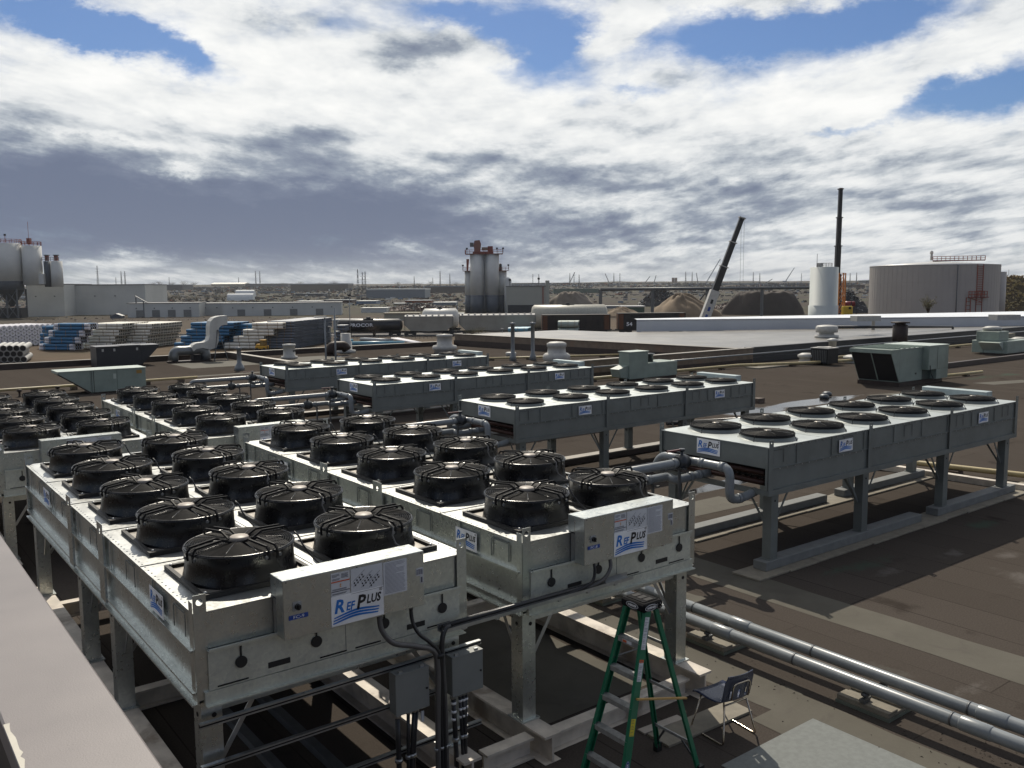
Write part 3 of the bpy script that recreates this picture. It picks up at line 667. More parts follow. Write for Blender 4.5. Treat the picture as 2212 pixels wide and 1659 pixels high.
def control_box(root, tagtext):
    b = MB(GALV); b.cbox(.69, -.225, 2.06, 2.11, -.062, 2.595, .004); b.cbox(.69, -.062, 2.40+.001, 2.11, .05, 2.594, .004)
    b.box(.688, -.062, 2.07, .70, -.001, 2.39, STEEL)
    for x in (.72, 1.4, 2.08): b.tube([(x, -.225, 2.575), (x, -.229, 2.575)], .006, 8, STEELD)
    o = b.build('control_box', root)
    f = -.226
    b = MB(STEEL); b.box(.775, f-.006, 2.305, .855, f-.001, 2.385, mat('switch_plate', (.30, .30, .29), .5)); b.tube([(.815, f-.006, 2.345), (.815, f-.034, 2.345)], .026, 16, BLK); b.box(.808, f-.05, 2.322, .822, f-.034, 2.368, BLK); b.build('rotary_switch', o)
    if tagtext:
        b = MB(NAVY); b.box(.735, f-.004, 2.232, .915, f-.001, 2.272, NAVY); b.text(tagtext, (.825, f-.0055, 2.238), X_, Z_, .042, WHITE, 0, 1.25, False, True); b.build('name_tag', o)
    b = MB(WHITE); logo(b, (1.135, f-.001, 2.075), X_, Z_, .53); b.build('logo_plate', o)
    b = MB(PAPER); b.box(1.14, f-.003, 2.345, 1.325, f-.001, 2.565, PAPER)
    for k, (z, w_) in enumerate(((2.55, .07), (2.54, .075), (2.53, .05), (2.51, .08), (2.50, .07), (2.415, .14), (2.407, .14), (2.375, .14), (2.367, .13))):
        b.box(1.15, f-.0045, z-.0022, 1.15+w_, f-.0031, z+.0022, INK)
    for k in range(5): b.box(1.24, f-.0045, 2.548-.009*k-.002, 1.31-.008*(k % 2), f-.0031, 2.548-.009*k+.002, INK)
    b.box(1.142, f-.0045, 2.477, 1.323, f-.0031, 2.488, REDI); b.box(1.142, f-.0045, 2.39, 1.323, f-.0031, 2.398, INK)
    for z in (2.437, 2.455): b.add([(1.222, f-.005, z-.007), (1.242, f-.005, z-.007), (1.232, f-.005, z+.009)], [(0, 1, 2)], ORNG)
    b.build('warning_sheet', o)
    b = MB(PAPER); b.box(1.335, f-.003, 2.345, 1.66, f-.001, 2.568, PAPER)
    for (cx, cz) in ((1.37, 2.435), (1.45, 2.415), (1.53, 2.40)):
        for i in range(4):
            for j in range(2):
                c = Vector((cx+i*.026+j*.010, f-.005, cz+i*.021-j*.022)); b.add([c+X_*.0075*math.cos(t*.785)+Z_*.0095*math.sin(t*.785) for t in range(8)], [tuple(range(8))], INKB)
        for dz in (-.036, .016): b.bar((cx-.012, f-.004, cz+dz), (cx+.105, f-.004, cz+dz+.088), .002, .0015, INK, Y_)
    b.box(1.336, f-.0045, 2.338, 1.665, f-.0031, 2.341, INK); b.build('diagram_sheet', o)
    b = MB(PAPER); b.box(1.668, f-.003, 2.245, 1.92, f-.001, 2.562, PAPER); rg = random.Random(4)
    for k in range(25): b.box(1.685, f-.0045, 2.548-.0118*k-.0018, 1.685+rg.choice((.2, .21, .215, .12, .205)), f-.0031, 2.548-.0118*k+.0018, mat('print_grey', (.20, .20, .23), .6))
    b.build('instruction_sheet', o)
    b = MB(PAPER); b.box(2.02, f-.003, 2.36, 2.10, f-.001, 2.435, PAPER)
    for k in range(9): b.box(2.026+k*.008, f-.0045, 2.372, 2.026+k*.008+(.003 if k % 3 else .005), f-.0031, 2.425, INK)
    b.box(2.065, f-.003, 2.285, 2.10, f-.001, 2.355, PAPER); b.box(2.072, f-.0045, 2.29, 2.09, f-.0031, 2.345, INK); b.build('barcode_sticker', o)
    b = MB(STEEL)
    for x in (1.66, 2.0): b.tube([(x, -.15, 2.062), (x, -.15, 2.03)], .026, 10, STEEL)
    b.build('cable_gland', o)
    return o
NEARG = 'new dry coolers with raised black fans'
c9 = make_cooler(); c9.location = (2.21, 7.29, 0); c9['group'] = NEARG
c9['label'] = 'nearest galvanised dry cooler with ten black fans and the blue FC-9 tag'
c8 = dup(c9, (5.68, 7.27, -.03), 0, 'galvanised dry cooler with ten black fans and the blue FC-8 tag beside the green ladder', NEARG)
cc = dup(c9, (5.60, 17.50, ROOF_FAR), 0, 'galvanised ten-fan cooler behind the FC-8 cooler, left of the grey pipe runs', NEARG)
cd = dup(c9, (2.23, 18.58, ROOF_FAR-.04), 0, 'galvanised ten-fan cooler at the left edge of the photo behind the FC-9 cooler', NEARG)
for r_, t in ((c9, 'FC-9'), (c8, 'FC-8'), (cc, None), (cd, None)): control_box(r_, t)
# steel base beams under the coolers
def ibeam(name, a, bb, h, w, m, label, group=None):
    a, bb = Vector(a), Vector(bb); d = bb-a; L = d.length; rz = math.atan2(d.y, d.x)
    b = MB(m); b.box(0, -w/2, 0, L, w/2, .028); b.box(0, -w/2, h-.028, L, w/2, h); b.box(.002, -.012, .029, L-.002, .012, h-.029)
    o = b.build(name, None, a); o.rotation_euler = (0, 0, rz); tag(o, label, 'steel beam', group); return o
BG = 'cream steel beams under the coolers'
for (r_, nm, y0) in ((c9, 'the FC-9 cooler', -.3), (c8, 'the FC-8 cooler', -.35), (cc, 'the cooler behind FC-8', -.3), (cd, 'the cooler at the left edge', -.3)):
    x0, yy, z0 = r_.location; hh = .335
    for x, sd in ((.13, 'left'), (CW-.13, 'right')):
        ibeam('base_beam', (x0+x, yy+y0, z0+.008), (x0+x, yy+CL+.3, z0+.008), hh, .22, BEAM, f'cream steel beam under the {sd} legs of {nm}', BG)
    if z0 > -.1:
        for y, sd in ((-.12 if nm.endswith('FC-8 cooler') else -.1, 'near'), (3.7, 'middle'), (7.6, 'far')):
            ibeam('cross_beam', (x0+.25, yy+y, z0+.008), (x0+CW-.25, yy+y, z0+.008), .24, .16, BEAM, f'cream cross beam between the legs of {nm}, {sd} one', BG)
ibeam('cross_beam', (5.07, 7.18, .008), (5.69, 7.18, .008), .24, .16, BEAM, 'short cream cross beam joining the frames of the two nearest coolers', BG)
for i, x in enumerate((3.15, 3.62)):
    o = MB(STEELD).box(-.05, 0, 0, .05, 6.8, .08).build('steel_channel', None, (x, 6.95+.25*i, .36)); tag(o, ('left' if i == 0 else 'right')+' dark steel channel lying under the FC-9 cooler', 'steel channel')
# ------------------------------------------------------------------ older grey coolers with flat fan rings
FX, FY = 1.587, 1.22
RL, RW, RZ = FX*6+.10, 2.54, 2.27
def ring_fan_meshes():
    b = MB(OLDD); b.lathe([(.545, .0), (.515, .010), (.495, .030), (.487, .06), (.490, .066), (.475, .066), (.465, .02)], 40, (0, 0, 0), OLDG, True, False)
    b.lathe([(0, .012), (.466, .012)], 28, (0, 0, 0), DARK, False, False); ring = b.mesh('fan_ring')
    b = MB(BPLM); SH = mat('blade_alloy', (.10, .09, .085), .28, .8)
    for k in range(5):
        a0 = 2*math.pi*k/5; P_ = []
        for r, w0, tw in ((.09, .11, .04), (.25, .21, .038), (.42, .26, .034)):
            for s_ in (0, 1): a = a0+s_*w0/r; P_.append((r*math.cos(a), r*math.sin(a), .035+s_*tw))
        b.add(P_, [(0, 1, 3, 2), (2, 3, 5, 4)], SH)
    b.lathe([(.09, .02), (.09, .09), (.0, .095)], 16, (0, 0, 0), STEELD); blades = b.mesh('fan_blades')
    b = MB(GRD); n = 36
    for k in range(15):
        r = .07+.41*k/14; z = .126-.02*(r/.48)**3; t = .0055
        vs, fs = [], []
        for j in range(n):
            c_, s_ = math.cos(2*math.pi*j/n), math.sin(2*math.pi*j/n)
            for dr, dz in ((-t, 0), (0, t), (t, 0), (0, -t)): vs.append(((r+dr)*c_, (r+dr)*s_, z+dz))
        for j in range(n):
            for q in range(4): fs.append((j*4+q, j*4+(q+1) % 4, ((j+1) % n)*4+(q+1) % 4, ((j+1) % n)*4+q))
        b.add(vs, fs, GRD, True)
    b.lathe([(.494, .060), (.497, .104), (.488, .110)], n, (0, 0, 0), GRD, True, False)
    for k in range(8):
        a = 2*math.pi*(k+.25)/8; c_, s_ = math.cos(a), math.sin(a)
        pts = [(r*c_, r*s_, z) for r, z in ((.06, .132), (.28, .128), (.50, .110), (.53, .08), (.565, .014))] if k % 2 == 0 else [(r*c_, r*s_, z) for r, z in ((.06, .132), (.28, .128), (.498, .110))]
        b.tube(pts, .0065, 5)
        if k % 2 == 0: b.lathe([(.014, 0), (.014, .026), (.0, .026)], 6, (.565*c_, .565*s_, 0), STEELD)
    b.lathe([(.07, .126), (.07, .140), (0, .142)], 14, (0, 0, 0), mat('hub_alloy', (.24, .22, .19), .4, .6)); guard = b.mesh('wire_guard')
    return ring, blades, guard
RINGM = ring_fan_meshes()
def make_grey_cooler():
    root = empty('dry_cooler', (0, 0, 0), 'x', 'dry cooler')
    b = MB(OLDG); st = (0, RL/3, 2*RL/3, RL)
    b.box(.012, .012, 1.88, RL-.012, RW-.012, RZ-.015)
    b.box(.20, .02, 1.50, RL-.02, .06, 1.88); b.box(.20, RW-.06, 1.50, RL-.02, RW-.02, 1.88); b.box(RL-.06, .06, 1.50, RL-.02, RW-.06, 1.88); b.box(.02, .02, 1.50, .20, .06, 1.88); b.box(.02, RW-.06, 1.5, .20, RW-.02, 1.88)
    for y0, y1 in ((-.010, .02), (RW-.02, RW+.010)):
        b.box(.02, y0, 1.872, RL-.02, y1, 1.886); b.box(-.01, y0-.02, 1.40, RL+.01, y1+.02, 1.498)
    for x0, x1 in ((-.01, .03), (RL-.03, RL+.01)): b.box(x0, .041, 1.40, x1, RW-.041, 1.497)
    for k in range(18):
        x = .28+k*RL/17.6
        for y in (0, RW):
            s_ = -1 if y == 0 else 1
            if k % 2: b.box(x-.012, min(y, y+s_*.008), 1.90, x+.012, max(y, y+s_*.008), RZ-.02)
            elif k % 4 == 0:
                for xx in (x-.15, x+.15): b.box(xx-.007, min(y, y+s_*.004), 1.96, xx+.007, max(y, y+s_*.004), 2.20, STEELD)
                b.box(x-.142, min(y, y+s_*.004), 2.195, x+.142, max(y, y+s_*.004), 2.208, STEELD)
    for k in range(44):
        x = .1+k*(RL-.2)/43
        for y in (-.0135, RW+.0005):
            for z in (1.45, 1.862, 2.235): b.box(x-.009, y, z-.009, x+.009, y+.013, z+.009, STEEL)
    b.build('casing', root)
    b = MB(OLDD); b.box(-.008, -.008, RZ-.014, RL+.008, RW+.008, RZ)
    for k in range(1, 6): b.box(k*FX+.05-.006, .0, RZ, k*FX+.05+.006, RW, RZ+.004)
    b.build('deck', root)
    b = MB(DARK); b.box(.21, .07, 1.52, RL-.07, RW-.07, 1.86, mat('rusty_coil', (.018, .011, .009), .7)); o = b.build('coil', root)
    b = MB(mat('copper_dull', (.05, .022, .016), .5, .4))
    b.tube([(.12, .15, 1.78), (.12, RW-.15, 1.78)], .05, 10); b.tube([(.12, .15, 1.60), (.12, RW-.15, 1.60)], .05, 10)
    for k in range(16): b.tube([(.11, .22+k*.14, 1.66), (.21, .22+k*.14, 1.66)], .012, 6); b.tube([(.11, .22+k*.14, 1.72), (.21, .22+k*.14, 1.72)], .012, 6)
    b.build('header', root)
    for x in st:
        for y, s_ in ((0, -1), (RW, 1)):
            b = MB(OLDG); xx = min(max(x, .045), RL-.045)
            b.holed((xx-.06, -.022, 1.41), X_, Z_, .12, .99, .02, -.006, None, .06, .94) if s_ < 0 else b.holed((xx+.06, RW+.022, 1.41), -X_, Z_, .12, .99, .02, -.006, None, .06, .94)
            for e in (-.06, .054): b.box(xx+e, min(y+s_*.009, y+s_*.0215), 1.5, xx+e+.006, max(y+s_*.009, y+s_*.0215), RZ)
            b.build('lifting_post', root)
    b = MB(OLDG)
    for y in (.0, RW-.05): b.box(-.024, y, 1.50, -.010, y+.05, RZ-.02)
    b.build('corner_strip', root)
    for x in (.28, RL/3, 2*RL/3, RL-.28):
        for y in (.14, RW-.14):
            b = MB(OLDG); b.box(x-.10, y-.09, .215, x+.10, y+.09, 1.398); b.box(x-.14, y-.12, .205, x+.14, y+.12, .214)
            b.tube([(x, y-.0905, 1.27), (x, y-.094, 1.27)], .02, 12, DARK); b.build('leg', root)
            b = MB(OLDG); sy = 1 if y < 1 else -1
            for sx in ((1, -1) if 1 < x < RL-1 else (1,) if x < 1 else (-1,)): b.bar((x+sx*.10, y, .78), (x+sx*.52, y, 1.395), .045, .01, OLDG, Y_)
            b.bar((x, y+sy*.09, .78), (x, y+sy*.52, 1.395), .045, .01, OLDG, X_); b.build('brace', root)
    for x in (2.35, 7.9):
        for y, xd in ((-.014, X_), (RW+.014, -X_)):
            b = MB(WHITE); logo(b, (x-(.22 if y < 0 else -.22), y, 1.925), xd, Z_, .46); b.build('logo_plate', root)
    b = MB(WHITE); logo(b, (-.002, 1.62, 1.95), -Y_, Z_, .55); b.build('logo_plate', root)
    b = MB(RTUT); b.cbox(RL-.12, .65, RZ-.3, RL+.16, RW-.25, RZ+.17, .01, mat('pale_box', (.36, .42, .42), .45, .2)); b.build('control_box', root)
    for r_ in range(2):
        for k in range(6):
            f = sh('fan', root, RINGM[0], (.845+k*FX, .66+r_*FY, RZ+.001)); bl = sh('fan_blades', f, RINGM[1]); bl.rotation_euler = (0, 0, (k*2.3+r_*1.1) % 6.28); sh('wire_guard', f, RINGM[2])
    return root
GRG = 'older grey dry coolers with flat fan rings'
g1 = make_grey_cooler(); g1.location = (12.79, 9.37, 0); g1['group'] = GRG
g1['label'] = 'grey twelve-fan cooler on tall legs, nearest and rightmost of the grey coolers'
g2 = dup(g1, (13.52, 17.56, ROOF_FAR), 0, 'grey twelve-fan cooler directly behind the rightmost grey cooler, second in the row', GRG)
g3 = dup(g1, (13.69, 25.31, ROOF_FAR-.05), 0, 'grey twelve-fan cooler third in the row, in front of the mushroom vent with two pipes', GRG)
g4 = dup(g1, (13.66, 32.20, ROOF_FAR-.02), 0, 'grey twelve-fan cooler farthest back, crossed by the thin lamp post', GRG)
# grey plastic pipework at the left end of each grey cooler
def pipework(root, nm, L1, L2, drop):
    x0, y0, z0 = root.location
    p = empty('pipework', (x0, y0, z0), f'grey plastic pipes with valves feeding {nm}', 'pipework')
    r = .078
    def valve(b, c, d):
        c, d = Vector(c), Vector(d)
        b.tube([c-d*.13, c-d*.07, c-d*.07, c+d*.07, c+d*.07, c+d*.13], [.115, .115, .145, .145, .115, .115], 14, PVCD)
        b.tube([c, c+Z_*.21], .032, 8, PVCD); b.tube([c+Z_*.20, c+Z_*.245], .055, 10, PVCD)
        b.bar(c+Z_*.225-d*.36+Y_*.02, c+Z_*.225+d*.05, .045, .03, BRASS)
    b = MB(PVC); zt, zl = 1.93, 1.60
    pts = [(-.62-L1, 1.25, zt-(1.3 if drop else 0)), (-.62-L1, 1.25, zt), (-.62, 1.25, zt), (-.62, .34, zt+.0), (-.62, .34, 1.36), (-.20, .34, 1.36), (.10, .34, 1.42)]
    b.bend(pts if drop else pts[1:], r, .17, 12, PVC)
    for q in ((-1.05, 1.25, zt), (-.62, .95, zt), (-.62, .50, zt), (-.36, .34, 1.36)):
        d = X_ if q[1] in (1.25, .34) else Y_; c = Vector(q); b.tube([c-d*.05, c+d*.05], r*1.14, 12, PVC)
    b.build('supply_pipe', p)
    b = MB(PVC); pts = [(-.75-L2, 1.62, zl-(1.1 if drop else 0)), (-.75-L2, 1.62, zl), (-.80, 1.62, zl), (-.80, 1.45, zl-.05), (-.3, 1.40, zl-.02), (.10, 1.40, zl-.02)]
    b.bend(pts if drop else pts[1:], r, .17, 12, PVC)
    for q in ((-1.3, 1.62, zl), (-.42, 1.405, zl-.02), (-.2, 1.40, zl-.02)): c = Vector(q); b.tube([c-X_*.05, c+X_*.05], r*1.15, 12, PVC)
    b.build('return_pipe', p)
    b = MB(PVCD); valve(b, (-.84, 1.25, zt), X_); b.build('valve', p)
    b = MB(PVCD); valve(b, (-1.55, 1.62, zl), X_); b.build('valve', p)
    b = MB(PVC); b.bend([(-.62, 1.26, zt), (-.62, 1.95, zt), (-.62, 2.15, zl), (-.1, 2.15, zl), (.1, 2.15, zl)], r, .16, 12, PVC); b.tube([(-.40, 2.15, zl), (-.28, 2.15, zl)], r*1.15, 12, PVC); b.build('bypass_pipe', p)
    for x, y, z in ((-.95, 1.20, zt-.10), (-1.25, 1.56, zl-.10)) + (((-.62-L1*.8, 1.2, zt-.1),) if drop else ()):
        b = MB(STEELD); b.box(x-.02, y-.02, 0.004, x+.02, y+.02, z); b.box(x-.12, y-.09, 0.004, x+.12, y+.09, .03); b.box(x-.03, y-.14, z, x+.03, y+.20, z+.02); b.build('support_post', p)
    return p
pipework(g1, 'the rightmost grey cooler', 3.6, 3.9, False)
pipework(g2, 'the second grey cooler', 4.4, 4.0, False)
pipework(g3, 'the third grey cooler', 2.9, 3.0, True)
pipework(g4, 'the farthest grey cooler', 2.6, 2.7, True)
# sleepers and planks that carry the grey coolers
SG = 'grey sleepers under the grey coolers'
for g_, nm in ((g1, 'the rightmost grey cooler'), (g2, 'the second grey cooler'), (g3, 'the third grey cooler'), (g4, 'the farthest grey cooler')):
    x0, y0, z0 = g_.location
    for y, sd in ((.14, 'front'), (RW-.14, 'back')):
        if g_ is g1:
            for xa, xb, e in ((-.0, 5.35, 'left'), (6.05, 9.8, 'right')):
                o = MB(CONC).cbox(xa, -.14, 0, xb, .14, .165, .01).build('sleeper', None, (x0, y0+y, z0+.038)); tag(o, f'grey painted sleeper under the {sd} {e} legs of {nm}', 'sleeper', SG)
            b = MB(SLAB); rg = random.Random(int(y*10))
            x = -.45
            while x < 10.6: L = rg.uniform(.85, 1.0); b.cbox(x, -.30+rg.uniform(-.02, .02), 0, x+L-.012, .30+rg.uniform(-.02, .02), .035, .006); x += L
            o = b.build('paving_slab', None, (x0, y0+y-.06, z0+.002)); tag(o, f'row of pale concrete slabs under the {sd} sleepers of {nm}', 'paving slab')
        else:
            o = MB(RUSTB).box(-.3, -.16, 0, 10.0, .16, .16).build('sleeper', None, (x0, y0+y, z0+.002)); b = MB(CAPW); b.box(-.32, -.18, .161, 10.02, .18, .198); b.build('cap', o)
            tag(o, f'brown kerb with pale top under the {sd} legs of {nm}', 'sleeper', 'brown kerbs under the grey coolers')
# ------------------------------------------------------------------ rails, enclosures and cables in front of the nearest cooler
RG_ = 'horizontal strut rails in front of the FC-9 cooler legs'
for z, nm in ((1.43, 'top'), (1.05, 'middle'), (.56, 'lowest')):
    b = MB(STEEL); x0, x1, y = 2.20, 5.10, 7.255
    b.box(x0, y-.022, z-.021, x1, y+.022, z-.017); b.box(x0, y-.022, z+.017, x1, y+.022, z+.021); b.box(x0, y+.018, z-.017, x1, y+.022, z+.017)
    b.box(x0, y-.022, z-.017, x1, y-.018, z-.008); b.box(x0, y-.022, z+.008, x1, y-.018, z+.017); b.box(x0, y-.010, z-.016, x1, y+.017, z+.016, DARK)
    tag(b.build('strut_rail'), f'{nm} of the three galvanised strut rails in front of the FC-9 cooler', 'strut rail', RG_)
def enclosure(x0, label, drops, band):
    e = empty('enclosure', (x0, 7.10, 1.02), label, 'electrical box')
    b = MB(EBOX); b.cbox(0, 0, 0, .365, .125, .40, .004); b.cbox(-.006, -.014, -.006, .371, -.001, .406, .004); b.box(-.004, -.02, .395, .369, .10, .4105); b.build('body', e)
    MB(BLK).tube([(.34, -.014, .19), (.34, -.022, .19)], .011, 12).build('latch', e)
    b = MB(BLK); b.tube([(-.0065, .05, .2), (-.008, .05, .2)], .004, 6)
    for x in (.06, .30): b.box(x-.02, .0, .405, x+.02, .02, .43, STEEL)
    b.build('hanger', e)
    for x, dx, r in drops:
        b = MB(COND); b.tube([(x, .06, -.005), (x, .06, -.05)], r*1.35, 10, CAP if not band else STEEL); b.tube([(x, .06, -.05), (x+dx*.5, .055, -.30), (x+dx, .05, -.66), (x+dx*1.1, .05, -1.012)], r, 8)
        if band:
            for t in (.10, .19, .27): b.tube([(x+dx*t*.8, .058, -t-.012), (x+dx*t*.8, .058, -t+.012)], r*1.12, 8, WHITE)
        for z in (-.485,): b.tube([(x+dx*.75, .052, z-.018), (x+dx*.75, .052, z+.018)], r*1.5, 8, STEEL)
        b.build('conduit', e)
    return e
e1 = enclosure(4.0, 'grey electrical box left of the black cable bundle', ((.05, .0, .027), (.17, -.02, .018), (.235, -.05, .020), (.27, -.06, .016)), False)
b = MB(PAPER); b.cbox(.30, .03, -.17, .335, .05, -.06, .006); b.tube([(.318, .04, -.06), (.318, .04, -.006)], .004, 5, BLK); b.build('hanging_tag', e1)
e2 = enclosure(4.645, 'grey electrical box right of the black cable bundle, by the cooler leg', ((.05, .02, .026), (.13, .02, .018), (.17, .015, .021), (.21, -.03, .017)), True)
tr = empty('cable_tray', (4.52, 7.06, 1.72), 'galvanised cable channel carrying black conduits from the FC-9 cooler to the FC-8 cooler', 'cable tray')
b = MB(STEEL); b.box(0, 0, 0, 2.62, .10, .004); b.box(0, .096, .004, 2.62, .10, .06); b.box(0, -.004, -.0, 2.62, 0, .035)
for k in range(6): b.box(.25+k*.42, .02, -.03, .29+k*.42, .08, -.001)
b.build('channel', tr)
b = MB(COND)
for i, (dy, dz) in enumerate(((.02, .022), (.062, .022), (.04, .056))): b.tube([(.02, dy, dz), (1.2, dy, dz+.002), (1.9, dy, dz), (2.2, dy+.0, dz)], .023, 8)
b.build('conduit', tr)
cb = empty('cable_bundle', (4.47, 7.06, 0), 'bundle of black cables hanging between the two grey electrical boxes', 'cable bundle')
def swoop(pts, r, m, n=14):
    P_ = [Vector(p) for p in pts]; o = []
    for i in range(len(P_)-1):
        p0, p1, p2, p3 = P_[max(i-1, 0)], P_[i], P_[i+1], P_[min(i+2, len(P_)-1)]
        for k in range(n//2):
            t = k/(n//2); o.append(.5*((2*p1)+(p2-p0)*t+(2*p0-5*p1+4*p2-p3)*t*t+(3*p1-p0-3*p2+p3)*t**3))
    o.append(P_[-1]); return MB(m).tube(o, r, 8)
L0 = Vector((4.47, 7.06, 0))
for i, (pts, r) in enumerate((([(3.87, 7.14, 2.04), (3.88, 7.12, 1.90), (3.98, 7.08, 1.76), (4.20, 7.05, 1.68), (4.40, 7.05, 1.58), (4.45, 7.05, 1.38), (4.44, 7.05, .9), (4.43, 7.05, .02)], .021),
        ([(4.21, 7.14, 2.04), (4.215, 7.12, 1.90), (4.26, 7.08, 1.78), (4.36, 7.05, 1.68), (4.46, 7.045, 1.55), (4.475, 7.05, 1.35), (4.48, 7.05, .9), (4.485, 7.05, .02)], .015),
        ([(4.62, 7.09, 1.765), (4.56, 7.075, 1.755), (4.515, 7.06, 1.68), (4.495, 7.05, 1.52), (4.495, 7.05, 1.3), (4.51, 7.05, .9), (4.52, 7.05, .02)], .020),
        ([(4.62, 7.13, 1.765), (4.58, 7.11, 1.75), (4.535, 7.09, 1.66), (4.52, 7.075, 1.50), (4.53, 7.075, 1.3), (4.55, 7.08, .9), (4.56, 7.08, .02)], .018))):
    swoop([Vector(p)-L0 for p in pts], r*1.3, FLEX if i in (0, 3) else COND).build('cable', cb)
b = MB(BLK); b.tube([(0, 0, 1.50), (0, 0, 1.54)], .055, 10); b.build('cable_tie', cb)
b = MB(STEEL)
for x in (-.045, .01, .055, .09): b.tube([(x, -.005, .545), (x, -.005, .575)], .028, 8)
b.build('pipe_clamp', cb)
cv = empty('feed_cables', (6.5, 7.05, 1.72), 'pair of cables dropping from the FC-8 control box into the cable channel', 'cables')
swoop([(.03, .03, .36), (.03, .0, .22), (-.02, -.0, .10), (-.20, .03, .045), (-.5, .06, .03)], .017, COND).build('cable', cv)
swoop([(.27, .03, .36), (.27, -.0, .22), (.16, -.0, .10), (-.05, .04, .04), (-.4, .09, .03)], .021, FLEX).build('cable', cv)
b = MB(CAP); b.tube([(.03, .03, .33), (.03, .03, .375)], .022, 8); b.tube([(.27, .03, .33), (.27, .03, .375)], .027, 8); b.build('cable_gland', cv)
# ------------------------------------------------------------------ green step ladder
ld = empty('step_ladder', (6.3, 6.1, 0), 'green fibreglass step ladder with black top cap standing by the FC-8 cooler', 'ladder')
o0 = Vector((6.3, 6.1, 0))
TF = [Vector((6.24, 6.25, 1.88))-o0, Vector((6.24, 5.96, 1.88))-o0]; BF = [Vector((5.72, 6.40, .02))-o0, Vector((5.72, 5.80, .02))-o0]
TR = [Vector((6.37, 6.23, 1.88))-o0, Vector((6.37, 5.98, 1.88))-o0]; BR = [Vector((6.87, 6.40, .02))-o0, Vector((6.87, 5.80, .02))-o0]
for i in (0, 1):
    b = MB(GREEN); d = (TF[i]-BF[i]).normalized(); s_ = 1 if i == 0 else -1
    b.bar(BF[i], TF[i], .012, .085, GREEN, X_); 
    for e in (-1, 1): b.bar(BF[i]+X_*e*.037-Y_*s_*.016, TF[i]+X_*e*.037-Y_*s_*.016, .030, .010, GREEN, X_)
    b.build('front_rail', ld)
    b = MB(GREEN); b.bar(BR[i], TR[i], .012, .050, GREEN, X_)
    for e in (-1, 1): b.bar(BR[i]+X_*e*.021-Y_*s_*.014, TR[i]+X_*e*.021-Y_*s_*.014, .026, .009, GREEN, X_)
    b.build('rear_rail', ld)
    b = MB(BLK); b.box(BF[i].x-.06, BF[i].y-.03, -.015, BF[i].x+.05, BF[i].y+.03, .06); b.build('foot', ld)
    b = MB(BLK); b.box(BR[i].x-.035, BR[i].y-.03, -.015, BR[i].x+.04, BR[i].y+.03, .10); b.build('foot', ld)
for k in range(5):
    t = (.30*(k+1)+.04)/1.86; a, c = BF[0].lerp(TF[0], t), BF[1].lerp(TF[1], t)
    b = MB(ALU); b.box(a.x-.043, c.y-.006, a.z-.012, a.x+.043, a.y+.006, a.z); b.box(a.x-.043, c.y-.006, a.z-.05, a.x-.038, a.y+.006, a.z-.0125)
    for g_ in range(6): b.box(a.x-.037+g_*.0135, c.y, a.z+.0002, a.x-.032+g_*.0135, a.y, a.z+.003)
    if k == 4: b.box(a.x-.0445, c.y+.12, a.z-.042, a.x-.0435, c.y+.25, a.z-.010, PAPER); b.box(a.x-.0452, c.y+.19, a.z-.040, a.x-.0447, c.y+.245, a.z-.014, REDI)
    b.build('step', ld)
for t in (.18, .48, .78):
    a, c = BR[0].lerp(TR[0], t), BR[1].lerp(TR[1], t); MB(ALU).bar(a, c, .03, .014, ALU, X_).build('rear_brace', ld)
b = MB(STEELD)
for i in (0, 1):
    a, c = BR[i].lerp(TR[i], .18), BR[1-i].lerp(TR[1-i], .18); b.bar(BR[i].lerp(TR[i], .05), a.lerp(c, .3), .022, .008, STEELD, X_)
b.build('knee_brace', ld)
b = MB(mat('wood_stick', (.42, .26, .08), .6)); b.bar(BF[1].lerp(TF[1], .56)+Vector((-.02, -.03, 0)), BR[1].lerp(TR[1], .44)+Vector((.05, -.03, .03)), .03, .015); b.build('spreader', ld)
b = MB(STEELD); b.bar(BF[0].lerp(TF[0], .70), BR[0].lerp(TR[0], .70), .022, .006); b.build('spreader', ld)
cp = MB(CAPB); cp.cbox(-.14, -.165, 1.865, .135, .17, 1.955, .018, CAPB); cp.box(-.10, -.12, 1.9555, .10, .12, 1.962)
for y in (-.08, 0, .08): cp.box(-.05, y-.03, 1.962, .05, y+.03, 1.966, DARK)
for x in (.05, .09, .13):
    for z in (1.89, 1.925): cp.tube([(x, -.165, z), (x, -.1685, z)], .006, 6, STEEL)
cpo = cp.build('top_cap', ld)
def oval(b, c, x, y, w, h, m, K=24): 
    c, x, y = Vector(c), Vector(x), Vector(y); b.add([c+x*w*math.cos(6.2832*j/K)+y*h*math.sin(6.2832*j/K) for j in range(K)], [tuple(range(K))], m)
nrm = X_.cross(Z_)
b = MB(PAPER)
for face in ('f', 's'):
    if face == 'f': c, x, y, n_ = Vector((-.142, .0, 1.91)), -Y_, Z_, -X_
    else: c, x, y, n_ = Vector((-.04, -.167, 1.91)), X_, Z_, -Y_
    oval(b, c, x, y, .085, .032, PAPER); oval(b, c+n_*.001, x, y, .078, .026, INKB); b.text('WERNER', c+n_*.002-y*.011, x, y, .031, WHITE, .2, .95, True, True)
b.build('badge', cpo)
d1 = (TF[1]-BF[1]).normalized()
